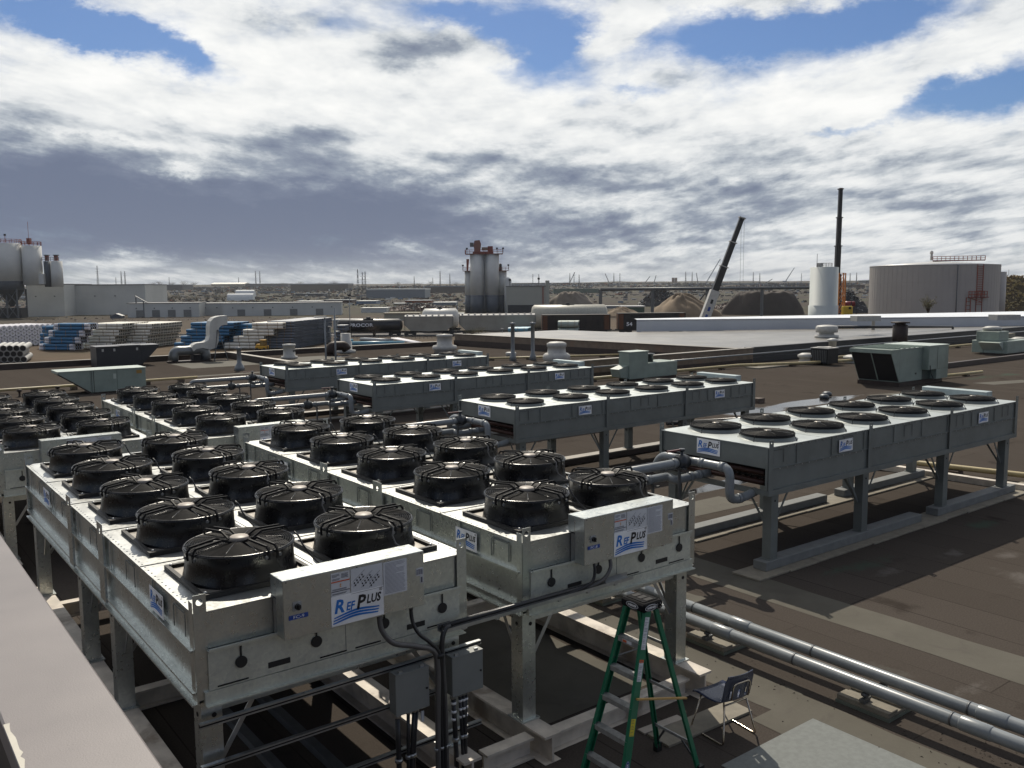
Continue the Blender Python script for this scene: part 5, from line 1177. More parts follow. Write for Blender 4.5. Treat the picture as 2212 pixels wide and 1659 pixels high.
def stack(px0, px1, pxe, pyb, pyt, tiers, rows, cols, m, nm, step=0.0, straps=3, wrap=None, inner=None, maxn=12):
    p0 = at(px0, pyb, ZY); L = solve(p0, AX, px1); H = met(pyb-pyt, p0); d = H/(tiers*rows)*.97
    p1 = p0+AX*L; D = solve(p1, NX, pxe) if pxe > px1 else 4.0; nb = min(maxn, max(1, round(D/(d*cols))))
    me = bundle_mesh(L, d, rows, cols, m, inner or DK, straps, wrap); rg = random.Random(int(px0))
    for t in range(tiers):
        for k in range(nb):
            o = bpy.data.objects.new('pipe_bundle', me); COL.objects.link(o)
            p = p0+AX*(step*t+rg.uniform(-.15, .15))+NX*(k*(d*cols+.08)); o.location = (p.x, p.y, ZY+.02+t*(rows*d+.05)); o.rotation_euler = (0, 0, R(-46))
            lv = ['bottom', 'second', 'third', 'fourth', 'fifth', 'sixth'][t]+' tier'; dp = ORD[k]+' from front'
            tag(o, f'bundle in {nm}, {lv}, {dp}', 'pipe bundle', 'pipe bundles in the '+nm)
stack(176, 244, 300, 754, 699, 4, 2, 5, WPIPE, 'cream stack right of the wrapped blue pipes', .7)
stack(250, 316, 374, 751, 699.5, 4, 2, 5, WPIPE, 'cream stack behind the charcoal air handler', .5)
stack(84, 158, 172, 757, 699, 4, 2, 5, BPIPEM, 'blue stack with white wrapped ends', 1.2, 3, WRAP)
stack(378, 470, 506, 754, 697, 4, 2, 5, BPIPEM, 'tall blue stack behind the white duct', 1.2, 2)
stack(470, 514, 520, 752, 700, 4, 2, 5, BPIPEM, 'blue stack right of the white duct', 1.0, 2)
stack(486, 552, 580, 754, 697.5, 4, 2, 5, WPIPE, 'cream stack behind the yellow forklift', 1.9, 3)
stack(576, 634, 731, 753, 694.5, 5, 2, 8, GPIPE, 'grey stack right of the yellow forklift', .1, 4, None, GPIPE, 5)
stack(86, 120, 130, 752, 704, 3, 2, 5, BPIPEM, 'short dark blue stack beside the white pipe ends', .3, 2)
stack(720, 738, 744, 742, 702, 3, 2, 4, GPIPE, 'dark grey stack left of the black tank car', .4, 2, None, GPIPE)
# white pipes seen end on at the far left
pa, pb = at(-14, 752, ZY), at(128, 742.5, ZY); fd = (pb-pa); FLn = fd.length; fd.normalize(); bd = Vector((-fd.y, fd.x, 0)); nC = 12; d = FLn/nC; Hs = met(56, pa)
me = MB(WRAP); pipe_faces(me, (0, 0, 0), Y_, 9.0, d*.49, WRAP, WRAP, WRAP, 14, False); me.add([(d*.3*math.cos(t), -.02, d*.3*math.sin(t)) for t in (0, 2.1, 4.2)], [(0, 1, 2)], WHTD); me = me.mesh('plastic_pipe')
rows = int(Hs/(d*.87))
for i in range(rows):
    for j in range(nC-(i % 2)):
        o = bpy.data.objects.new('plastic_pipe', me); COL.objects.link(o); p = pa+fd*(d*(j+.5+.5*(i % 2)))
        o.location = (p.x, p.y, ZY+d*.5+i*d*.872); o.rotation_euler = (0, 0, math.atan2(fd.y, fd.x)); tag(o, f'white wrapped pipe in far left stack, {ORD[i]} row up, {ORD[j]} from left', 'pipe', 'white wrapped pipes at the far left')
# big culvert pipes nearer
pc = at(-6, 784, ZY); d = met(14, pc); me = MB(GROUNDC); pipe_faces(me, (0, 0, 0), Y_, 10, d*.49, mat('culvert_white', (.36, .35, .32), .5), DK, GROUNDC, 18); me = me.mesh('culvert_pipe')
for i in range(3):
    for j in range(5 if i % 2 == 0 else 4):
        o = bpy.data.objects.new('culvert_pipe', me); COL.objects.link(o); p = pc+RT*(d*(j+.1+.5*(i % 2))); o.location = (p.x, p.y, ZY+d*.5+i*d*.86); o.rotation_euler = (0, 0, R(-14))
        tag(o, f'large grey culvert pipe at the left edge, {ORD[i]} row up, {ORD[j]} from left', 'pipe', 'large culvert pipes at the left edge')
# loose pipes lying near the tracks
def loose(px0, py0, px1, py1, thick, m, label, n=1):
    a, c = at(px0, py0, ZY), at(px1, py1, ZY); r = met(thick/2, a); b = MB(m); s_ = (c-a).normalized().cross(Z_)
    for i in range(n): b.tube([a+Z_*r+s_*i*r*2.1*-1, c+Z_*r+s_*i*r*2.1*-1], r, 10)
    tag(b.build('loose_pipe'), label, 'pipe')
loose(738, 746.5, 874, 745, 9, CYANP, 'long pale blue pipe lying in front of the black tank car')
loose(780, 737, 840, 741, 8, GPIPE, 'grey pipes lying behind the long pale blue pipe', 2)
loose(846, 733, 905, 745, 4, WRAP, 'bundle of thin pale pipes lying askew near the tracks', 4)
loose(738, 740, 762, 739, 7, CYANP, 'short teal pipe lying beside the grey stack')
def tidy(px0, px1, pyb, pyt, rows, cols, m, label, grp):
    p = at(px0, pyb, ZY); L = solve(p, AX, px1); H = met(pyb-pyt, p); d = H/rows
    o = bpy.data.objects.new('pipe_bundle', bundle_mesh(L, d, rows, cols, m, DK, 3)); COL.objects.link(o); o.location = p; o.rotation_euler = (0, 0, R(-46)); return tag(o, label, 'pipe bundle', grp)
tidy(1097, 1140, 727, 708, 2, 7, CYANP, 'low stack of pale blue pipes beyond the brown fire wall', None)
o = tidy(1205, 1249, 724, 709, 1, 3, MINTP, 'lower of two mint pipe bundles in front of the dark gondola', 'mint pipe bundles'); 
o = tidy(1205, 1249, 724, 709, 1, 3, MINTP, 'upper of two mint pipe bundles in front of the dark gondola', 'mint pipe bundles'); o.location.z += met(16, o.location)
# forklift
p = at(551, 759, ZY); t = empty('forklift', p, 'yellow forklift working in front of the cream and grey pipe stacks', 'forklift', None, R(-46)); k = met(1.3, p)
FY = mat('forklift_yellow', (.55, .30, .02), .45)
b = MB(FY); b.cbox(0, 0, 4*k, 20*k, 12*k, 9*k, .1); b.cbox(1*k, 1*k, 9.001*k, 8*k, 11*k, 12*k, .1); b.build('body', t)
b = MB(mat('forklift_cab', (.20, .12, .02), .5)); b.cbox(8.01*k, 1*k, 9.001*k, 17*k, 11*k, 18*k, .1); b.box(7.5*k, .5*k, 18.001*k, 18*k, 11.5*k, 19*k, FY); b.build('cab', t)
b = MB(BLK); b.box(20*k, 2*k, 1*k, 21*k, 3.5*k, 26*k); b.box(20*k, 9*k, 1*k, 21*k, 10.5*k, 26*k); b.box(20.2*k, 2*k, 15*k, 20.8*k, 10*k, 16*k); b.box(21*k, 2*k, 1*k, 28*k, 4*k, 1.8*k); b.build('mast', t)
for x in (3.5, 16):
    for y in (0, 10): MB(BLK).tube([(x*k, y*k, 3*k), (x*k, (y+2)*k, 3*k)], 3*k, 14).build('wheel', t)
# ------------------------------------------------------------------ rail cars
TR0 = at(727, 727, ZY); TR1 = at(1321, 721, ZY); TD = (TR1-TR0).normalized(); TN = Vector((-TD.y, TD.x, 0)); TRZ = math.atan2(TD.y, TD.x)
def car_at(px0, px1, off=0.0):
    s0, s1 = solve(TR0, TD, px0) if px0 > 727 else 0.0, solve(TR0, TD, px1); return TR0+TD*s0+TN*off, s1-s0
def bogies(t, L, w=2.8):
    b = MB(BLK)
    for x in (L*.12, L*.88):
        for dx in (-.95, .95):
            for y in (.3, w-.4): b.tube([(x+dx, y, .46), (x+dx, y+.14, .46)], .46, 14)
        b.box(x-1.3, .2, .4, x+1.3, .34, .75); b.box(x-1.3, w-.3, .4, x+1.3, w-.16, .75)
    b.box(-.6, w/2-.2, .8, L+.6, w/2+.2, 1.1); b.build('bogie', t)
def railcar(kind_, px0, px1, pyt, label, m, off=0.0, tx=None):
    p, L = car_at(px0, px1, off); t = empty('rail_car', p, label, 'rail car', None, TRZ); H = met(727-pyt, p); w = 2.9; bogies(t, L)
    if kind_ == 'tank':
        r = (H-1.05)/2; b = MB(m); c = 1.0+r
        b.tube([(0, w/2, c), (.25, w/2, c), (.8, w/2, c), (L-.8, w/2, c), (L-.25, w/2, c), (L, w/2, c)], [r*.35, r*.8, r, r, r*.8, r*.35], 22); b.build('tank', t)
        b = MB(BLK); b.tube([(L*.48, w/2, c+r-.05), (L*.48, w/2, c+r+.45)], .55, 12); b.box(L*.40, w/2-.6, c+r+.02, L*.56, w/2+.6, c+r+.1); b.build('dome', t)
        if tx: b = MB(WHITE); b.text(tx, (L*.20, w/2-r-.02, c-.25), X_, Z_, 1.1, WHITE, .0, 1.25, True); b.build('lettering', t)
    elif kind_ == 'hopper':
        b = MB(m); o_ = [(0, 2.6), (1.6, 1.15), (L*.27, 1.15), (L*.5, 1.0), (L*.73, 1.15), (L-1.6, 1.15), (L, 2.6), (L, H-.5), (L-.3, H-.25), (.3, H-.25), (0, H-.5)]
        b.prism([(x, 0, z) for x, z in o_], (0, w, 0)); b.prism([(.2, .2, H-.25), (.2, w-.2, H-.25), (.2, w-.7, H+.05), (.2, .7, H+.05)], (L-.4, 0, 0), WHTD); b.build('body', t)
        b = MB(mat('hopper_trim', (.30, .29, .27), .5))
        n = int(L/1.5)
        for k in range(n): b.box(.6+k*1.5, .5, H+.055, 1.0+k*1.5, w-.5, H+.16)
        b.box(.1, -.05, H-.42, L-.1, -.001, H-.32); b.build('hatch', t)
        b = MB(STEELD); b.tube([(.15, -.05, 1.1), (.15, -.05, H)], .04, 5); b.tube([(L-.15, -.05, 1.1), (L-.15, -.05, H)], .04, 5)
        for k in range(8): b.bar((.15, -.06, 1.3+k*.35), (.55, -.06, 1.3+k*.35), .04, .04); b.bar((L-.55, -.06, 1.3+k*.35), (L-.15, -.06, 1.3+k*.35), .04, .04)
        b.build('ladder', t)
    else:
        b = MB(m); b.box(0, 0, 1.0, L, w, H)
        for k in range(int(L/1.4)+1): b.box(k*1.4*(L/1.4/(int(L/1.4)+.001))-.06, -.10, 1.0, k*1.4*(L/1.4/(int(L/1.4)+.001))+.06, -.001, H+.02)
        b.box(-.05, -.12, H, L+.05, w+.12, H+.12); b.build('body', t)
        b = MB(mat('rust_orange', (.12, .045, .018), .7)); b.box(L-1.6, -.04, 1.05, L-.2, -.0015, H-.03); b.box(-.045, .1, 1.1, -.001, w-.1, H-.05); b.box(.1, -.04, 1.05, 1.2, -.0015, H-.03); b.build('rust_panel', t)
        if tx: b = MB(WHITE); b.text(tx, (1.9, -.13, 1.9), X_, Z_, 1.2, WHITE, 0, 1.2, True); b.build('lettering', t)
HOPM = mat('hopper_grey', (.30, .275, .225), .55, 0, .12, .3)
railcar('tank', 727, 869, 689.5, 'black tank car with white lettering standing on the near track', mat('tank_black', (.014, .014, .016), .38), 0, 'PROCOR')
railcar('hopper', 873, 980, 683, 'shorter pale grey hopper car right of the black tank car', HOPM)
railcar('hopper', 992, 1158, 682, 'long pale grey hopper car in front of the tall central silos', HOPM)
railcar('gondola', 1172, 1318, 686, 'dark brown gondola car behind the mint pipe bundles', mat('gondola_brown', (.022, .014, .011), .65, 0, .3, .4))
railcar('gondola', 1336, 1480, 684, 'dark gondola car with white numbers left of the white building', mat('gondola_dark', (.016, .014, .014), .65, 0, .3, .4), 0, '54')
railcar('tank', 1156, 1330, 668.5, 'pale cream tank car on the far track behind the gondola', mat('tank_cream', (.42, .40, .33), .45), 12)
railcar('tank', 905, 990, 675, 'white tank car with rounded end behind the hopper cars', mat('tank_white', (.52, .51, .47), .45), 14)
p, L = TR0-TD*60, 420
b = MB(STEELD)
for o_ in (0, 12, 14.2): 
    for y in (.75, 2.2):
        a = p+TN*(o_+y); b.bar(a+Z_*.09, a+TD*L+Z_*.09, .08, .16)
tag(b.build('rails'), 'steel rails of the freight tracks under the rail cars', 'rails')
b = MB(mat('ballast', (.085, .075, .068), .9)); b.prism([p+TN*-1.5+Z_*.0, p+TN*18+Z_*0, p+TN*17+Z_*.02, p+TN*-.8+Z_*.02], TD*L); kind(b.build('track_bed'), 'structure')
# ------------------------------------------------------------------ industry beyond the tracks
TT = Vector((.88, -.475, 0)).normalized(); TTN = Vector((-TT.y, TT.x, 0))
def block(name, px0, px1, pyb, pyt, dep_, m, label, cat='building', roof=None, d=TT, group=None, z=ZY):
    p = at(px0, pyb, z); L = solve(p, d, px1); H = met(pyb-pyt, p+d*L*.5); t = empty(name, p, label, cat, group, math.atan2(d.y, d.x))
    b = MB(m); b.box(0, 0, -1, L, dep_, H); b.build('wall', t)
    b = MB(roof or mat('flat_roof_grey', (.14, .14, .14), .6)); b.box(-.2, -.2, H+.001, L+.2, dep_+.2, H+max(.25, H*.03)); b.build('roof', t)
    return t, p, L, H
CONCW = mat('precast_grey', (.52, .52, .485), .8, 0, .08, .08); CONC2 = mat('concrete_silo', (.58, .58, .55), .75, 0, .07, .1); BANDG = mat('dark_grey_band', (.085, .098, .115), .6, 0, .1, .1)
REDM = mat('red_oxide', (.17, .035, .025), .55); RAILR = mat('red_rail', (.26, .055, .03), .55)
def railing(b, pts, h, m, step=3.0):
    pts = [Vector(p) for p in pts]
    for a, c in zip(pts[:-1], pts[1:]):
        L = (c-a).length; n = max(1, int(L/step))
        for z in (h, h*.5): b.bar(a+Z_*z, c+Z_*z, h*.09, h*.09, m)
        for k in range(n+1): q = a.lerp(c, k/n); b.bar(q, q+Z_*h, h*.09, h*.09, m, X_)
    return b
def ring(c, r, z, n=14): return [(c[0]+r*math.cos(6.2832*k/n), c[1]+r*math.sin(6.2832*k/n), z) for k in range(n+1)]
# central silo plant
p = at(1005, 676, ZY); k = met(1, p); t = empty('silo_plant', p, 'tall grey twin silo tower with red machinery on top, in the centre of the horizon', 'silo', None, math.atan2(RT.y, RT.x))
yb, yband, yt, yt2 = 0, 38, 125, 89.5
for x0, x1, h in ((11.6, 43, yt), (43, 74, yt)):
    r = (x1-x0)/2; b = MB(CONC2); b.lathe([(r*k, yband*k), (r*k, h*k)], 26, ((x0+r)*k, 0, 0)); b.lathe([(r*1.004*k, 0), (r*1.004*k, yband*k), (r*k, yband*k)], 26, ((x0+r)*k, 0, 0), BANDG); b.build('silo', t)
for x0, x1 in ((-1, 22), (66, 90)):
    r = (x1-x0)/2; b = MB(CONC2); b.lathe([(r*k, yband*k), (r*k, yt2*k)], 22, ((x0+r)*k, 14*k, 0)); b.lathe([(r*1.004*k, 0), (r*1.004*k, yband*k), (r*k, yband*k)], 22, ((x0+r)*k, 14*k, 0), BANDG); b.build('silo', t)
b = MB(STEELD); b.box(42*k, -15*k, 5*k, 44*k, -13*k, yt*k); b.build('downpipe', t)
b = MB(RAILR); b.box(2*k, -17*k, yt*k, 82*k, 17*k, (yt+1.2)*k, REDM); railing(b, [(2*k, -17*k, (yt+1)*k), (82*k, -17*k, (yt+1)*k), (82*k, 17*k, (yt+1)*k)], 8*k, RAILR, 9*k); railing(b, [(2*k, -17*k, (yt+1)*k), (2*k, 17*k, (yt+1)*k)], 8*k, RAILR, 9*k)
for x0, x1 in ((-4, 13), (74, 95)): b.box(x0*k, -4*k, yt2*k, x1*k, 22*k, (yt2+1)*k, REDM); railing(b, [(x0*k, -4*k, (yt2+1)*k), (x1*k, -4*k, (yt2+1)*k)], 7*k, RAILR, 7*k)
b.build('platform', t)
b = MB(REDM); b.box(18*k, -8*k, (yt+1.5)*k, 62*k, 4*k, (yt+6)*k); b.prism([(22*k, -6*k, (yt+6)*k), (34*k, -6*k, (yt+6)*k), (36*k, -6*k, (yt+22)*k), (33*k, -6*k, (yt+30)*k), (22*k, -6*k, (yt+29)*k), (20*k, -6*k, (yt+18)*k)], (0, 9*k, 0), mat('rust_pink', (.20, .085, .065), .6)); b.box(12*k, -4*k, (yt+16)*k, 20*k, 2*k, (yt+25)*k, STEELD); b.box(50*k, -6*k, (yt+6)*k, 61*k, 2*k, (yt+17)*k); b.box(37*k, -4*k, (yt+8)*k, 50*k, 0, (yt+15)*k, mat('beige_machine', (.22, .17, .13), .6)); b.build('machinery', t); b = MB(REDM); b.prism([(3.5*k, 8*k, (yt2+1)*k), (7*k, 8*k, (yt2+1)*k), (9.5*k, 8*k, (yt2+26)*k), (3.5*k, 8*k, (yt2+26)*k)], (0, 4*k, 0)); b.build('elevator_head', t); b = MB(BLK); b.lathe([(4*k, yt2*k), (4*k, (yt2+14)*k), (2*k, (yt2+16)*k), (0, (yt2+16)*k)], 12, (76*k, 10*k, 0), BLK); b.build('filter_head', t)
b = MB(BLK)
for x, z in ((6, yt+10), (70, yt+10), (83, yt+10), (-3, yt2+10), (94, yt2+10)): b.bar((x*k, -14*k, (z-8)*k), (x*k, -14*k, z*k), .8*k, .8*k); b.box((x-2)*k, -15*k, z*k, (x+2)*k, -13.5*k, (z+3.6)*k)
b.build('floodlight', t)
t, p, L, H = block('silo_building', 1094, 1178, 676, 620, 20, mat('silo_building_wall', (.38, .375, .32), .8, 0, .06, .05), 'grey-green box building with railing on its roof, right of the central silos', d=Vector((RT.x, RT.y, 0)).normalized()); k = met(1, p)
b = MB(DARK); b.box(3*k, -.06, 0, L-14*k, -.01, 17*k, mat('shaded_bays', (.030, .034, .038), .7)); b.build('loading_bay', t); b = MB(RAILR); railing(b, [(10*k, 0, H), (L, 0, H)], 6*k, WHTD, 6*k); b.box(L-6*k, -2*k, 0, L-4*k, -.1, H); b.build('railing', t)  # flat dark sheet paints the shade inside the open ground floor
b = MB(mat('silo_building_wall', (.2, .2, .18))); b.box(L+.1, 0, 18*k, L+9*k, 8*k, 69*k); b.box(L+.1, 0, 0, L+9*k, 8*k, 17.9*k, BANDG); b.build('tower', t)
b = MB(BLK)
for x, z in ((8, 60), (70, 62)): b.bar((x*k, 2*k, H), (x*k, 2*k, (z+9)*k), .8*k, .8*k); b.box((x-2.5)*k, 1*k, (z+9)*k, (x+2.5)*k, 3*k, (z+13)*k)
b.build('floodlight', t); b = MB(CONC2); b.lathe([(8*k, 0), (8*k, 70*k), (6*k, 74*k), (0, 77*k)], 16, (-.5*k+4*k, 9*k, 0)); b.build('round_tank', t)
# left batch plant
p = at(2, 687, ZY); k = met(1, p); t = empty('batch_plant', p, 'pale concrete silos on dark steel legs at the left edge of the photo', 'silo', None, math.atan2(RT.y, RT.x))
b = MB(CONC2); b.lathe([(26*k, 78*k), (26*k, 159*k)], 26, (26*k, 0, 0)); b.lathe([(26.1*k, 60*k), (26.1*k, 78.5*k), (26*k, 79*k)], 26, (26*k, 0, 0), BANDG); b.lathe([(4*k, 25*k), (26*k, 60*k)], 22, (26*k, 0, 0), mat('hopper_cone', (.05, .052, .056), .7), True, False); b.build('silo', t)
b = MB(CONC2); b.lathe([(19.5*k, 70*k), (19.5*k, 154*k)], 24, (71.5*k, 8*k, 0)); b.box(54*k, -2*k, 72*k, 99*k, 20*k, 94*k); b.build('silo', t)
for x, r, m in ((101, 7, BANDG), (121, 12, CONC2)): b = MB(m); b.lathe([(r*k, 66*k), (r*k, 121*k)], 18, (x*k, 12*k, 0)); b.box((x-3.5)*k, 10*k, 122*k, (x+3.5)*k, 15*k, 133*k, REDM); b.box((x-5)*k, 9*k, 133*k, (x+5)*k, 16*k, 135*k, STEELD); railing(b, [((x-r)*k, (12-r)*k, 121*k), ((x+r)*k, (12-r)*k, 121*k)], 8*k, STEELD, 5*k); b.build('silo', t)
b = MB(STEELD)
for x in (4, 26, 48): 
    for y in (-18, 18): b.bar((x*k, y*k, 0), (x*k, y*k, 62*k), 2.5*k, 2.5*k)
for y in (-18.5,):
    for x0, x1 in ((4, 26), (26, 48)):
        for z0, z1 in ((0, 30), (30, 60)): b.bar((x0*k, y*k, z0*k), (x1*k, y*k, z1*k), 1.4*k, 1.4*k); b.bar((x1*k, y*k, z0*k), (x0*k, y*k, z1*k), 1.4*k, 1.4*k)
b.box(-5*k, -10*k, 0, 50*k, 15*k, 22*k, mat('under_silo', (.035, .035, .037), .8)); b.build('steel_legs', t)
b = MB(RAILR); railing(b, ring((26*k, 0), 26*k, 159.5*k, 16), 8*k, RAILR, 12*k); railing(b, ring((71.5*k, 8*k), 19.5*k, 154.5*k, 14), 8*k, RAILR, 12*k); b.box(66*k, 0, 157*k, 73*k, 8*k, 170*k, REDM); b.bar((69*k, 4*k, 170*k), (69*k, 4*k, 205*k), .6*k, .6*k); b.bar((32*k, -20*k, 160*k), (32*k, -20*k, 174*k), .8*k, .8*k); b.box(30*k, -21*k, 174*k, 34*k, -19*k, 178*k, BLK); b.build('railing', t)
for px0, px1, pb, pt, dp_, l in ((60, 141, 684, 616, 40, 'pale concrete block building below the left silos'), (141.5, 316, 681, 617.5, 45, 'long pale concrete hall right of the left silos'), (276, 431, 686, 656.5, 16, 'low pale building with wall lamps in front of the long hall'), (431.5, 482, 682, 656.5, 20, 'short recessed grey building between the two low halls'), (482, 738, 683, 656.5, 16, 'long low pale building with grey roller doors')):
    t, p, L, H = block('concrete_building', px0, px1, pb, pt, dp_, CONCW, l); k = met(1, p)
    b = MB(STEELD); n = max(2, int((px1-px0)/38))
    for j in range(n): x = L*(j+.5)/n; b.box(x-1.2*k, -1.6*k, H*.62, x+1.2*k, -.02, H*.62+2.2*k)
    b.build('wall_lamp', t)
    if px1-px0 > 150 and pb > 682:
        for j in range(4): MB(mat('roller_door', (.17, .172, .165), .6)).box(L*(.12+.22*j), -.12, 0, L*(.12+.22*j)+16*k, -.01, H*.52).build('roller_door', t)
p = at(238, 688, ZY); k = met(1, p); t = empty('shed', p, 'small white gabled shed in front of the long concrete hall', 'shed', None, R(-30)); b = MB(BANDG); b.prism([(0, 0, 0), (24*k, 0, 0), (24*k, 0, 5*k), (12*k, 0, 9*k), (0, 0, 5*k)], (0, 20*k, 0)); b.build('wall', t); b = MB(WHTD); b.prism([(-1*k, -1*k, 4.8*k), (12*k, -1*k, 9.6*k), (25*k, -1*k, 4.8*k), (25*k, -1*k, 5.6*k), (12*k, -1*k, 10.6*k), (-1*k, -1*k, 5.6*k)], (0, 22*k, 0)); b.build('roof', t)
p = at(276, 655, ZY+3); k = met(1, at(276, 686, ZY)); q = at(290, 686, ZY); t = empty('conveyor', q, 'sloping white conveyor against the long concrete hall', 'conveyor', None, math.atan2(RT.y, RT.x)); b = MB(WHTD); b.bar((0, 9*k, 46*k), (26*k, 9*k, 31*k), 4*k, 2.4*k); b.bar((2*k, 9*k, 0), (2*k, 9*k, 44*k), 2*k, 2*k, STEELD); b.bar((18*k, 9*k, 0), (18*k, 9*k, 35*k), 2*k, 2*k, STEELD); b.build('belt', t)
# ------------------------------------------------------------------ tanks, cranes and the pipe bridge on the right
def standing(px, pyb_depth): d = ray(px, 640); d2 = Vector((d.x, d.y, 0)).normalized(); return Vector((d2.x*pyb_depth, d2.y*pyb_depth, ZY))
def zat(py, px, p): # height at which the sight line px,py passes over the foot p
    lo, hi = -60.0, 120.0
    for _ in range(50):
        m = (lo+hi)/2
        if proj((p.x, p.y, m))[1] > py: lo = m
        else: hi = m
    return lo-p.z
p = standing(1779, 185); r = met(29, p); H = zat(577.5, 1779, p); t = empty('white_tank', p, 'slender white storage tank left of the upright crane boom', 'tank')
b = MB(mat('tank_paint_white', (.46, .49, .47), .5, 0, .05, .15)); b.lathe([(r*1.06, 0), (r*1.06, H*.5), (r, H*.5+.02), (r, H), (0, H+.25)], 36); b.build('shell', t)
b = MB(STEELD); railing(b, ring((0, 0), r*.55, H+.1, 8), .7, STEELD, 2); b.box(-.8*r, -.3, H, -.4*r, .3, H+.8, WHTD); b.tube([(-r*.95, 0, H), (-r*.95, 0, H+2.6)], .05, 5); b.build('top_fittings', t)
p = standing(2014, 225); r = met(127, p); H = zat(575, 1880, p); t = empty('grey_tank', p, 'huge round grey storage tank with red stair and railing on the right', 'tank'); k = met(1, p)
GT = mat('tank_grey_plate', (.36, .335, .31), .6, 0, .05, .1); b = MB(GT); b.lathe([(r, 0), (r, H)], 72, (0, 0, 0), GT, True, False)
for z in (.28, .52, .76): b.lathe([(r*1.0005, H*z), (r*1.002, H*z+.05), (r*1.0005, H*z+.1)], 72, (0, 0, 0), mat('tank_seam', (.348, .323, .299), .6), True, False)
b.build('shell', t); b = MB(mat('tank_roof_white', (.45, .45, .44), .45)); b.lathe([(r*1.004, H-.02), (r*1.004, H+.15), (r*.5, H+r*.05), (.0, H+r*.085)], 72)
b.build('roof', t); b = MB(mat('tank_seam', (.348, .323, .299)))
for j in range(72): a = 6.2832*j/72; b.bar((r*1.0012*math.cos(a), r*1.0012*math.sin(a), 0), (r*1.0012*math.cos(a), r*1.0012*math.sin(a), H), .05, .02, None, (math.cos(a), math.sin(a), 0))
b.build('seams', t)
tc = (Vector((-p.x, -p.y, 0))).normalized(); tr_ = Vector((-tc.y, tc.x, 0)); sc = lambda u, w_: tr_*(u*k)+tc*math.sqrt(max(r*r-(u*k)**2, 0))*w_
b = MB(RAILR); zz = H+r*.085
railing(b, [tr_*(-2*k)+tc*r*.2+Z_*zz, tr_*(96*k)+tc*r*.2+Z_*zz], 9*k, RAILR, 8*k); railing(b, [tr_*(-2*k)+tc*r*.12+Z_*zz, tr_*(96*k)+tc*r*.12+Z_*zz], 9*k, RAILR, 8*k); b.bar(tr_*(-2*k)+tc*r*.16+Z_*zz, tr_*(96*k)+tc*r*.16+Z_*zz, r*.09, 2*k, REDM)
b.build('walkway', t)
b = MB(RAILR); 
for u in (80, 91): b.bar(sc(u, 1.01)+Z_*(H*.3), sc(u, 1.01)+Z_*(H+1.5*k), 1.1*k, 1.1*k, RAILR, X_)
for j in range(22): z = H*.45+j*(H*.55)/22; b.bar(sc(80, 1.012)+Z_*z, sc(91, 1.012)+Z_*z, .9*k, .9*k)
zb_ = zat(641, 2098, p); b.bar(sc(66, 1.03)+Z_*zb_, sc(100, 1.03)+Z_*zb_, 10*k, 1.5*k, REDM); railing(b, [sc(66, 1.05)+Z_*zb_, sc(100, 1.05)+Z_*zb_], 12*k, RAILR, 7*k)
for u in (62, 70): b.bar(sc(u, 1.02), sc(u, 1.02)+Z_*zb_, 1.1*k, 1.1*k, RAILR, X_)
for j in range(10): z = j*zb_/10; b.bar(sc(62, 1.022)+Z_*z, sc(70, 1.022)+Z_*z, .9*k, .9*k)
b.bar(sc(66, 1.03)+Z_*zb_, sc(90, 1.005)+Z_*(zb_-10*k), 1*k, 1*k); b.build('stair', t)
b = MB(STEELD); b.tube([sc(44, 1.008), sc(44, 1.008)+Z_*H], .9*k, 6); b.build('downpipe', t); b = MB(CHROME); b.tube([tr_*(-5*k)+Z_*(H+r*.1), tr_*(-5*k)+Z_*(H+r*.1+14*k)], 2.6*k, 8, WHTD); b.lathe([(3.5*k, 0), (3.5*k, 4*k), (0, 7*k)], 10, tr_*(-5*k)+Z_*(H+r*.1+14*k), WHT); b.build('vent', t)
p = standing(2160, 232); H2 = zat(587, 2165, p); tag(MB(GT).lathe([(met(20, p), 0), (met(20, p), H2), (0, H2)], 24).build('grey_tank', None, Vector((p.x, p.y, ZY))+Vector((FW.x, FW.y, 0))*2), 'slightly lower grey tank peeking out behind the huge round tank', 'tank')
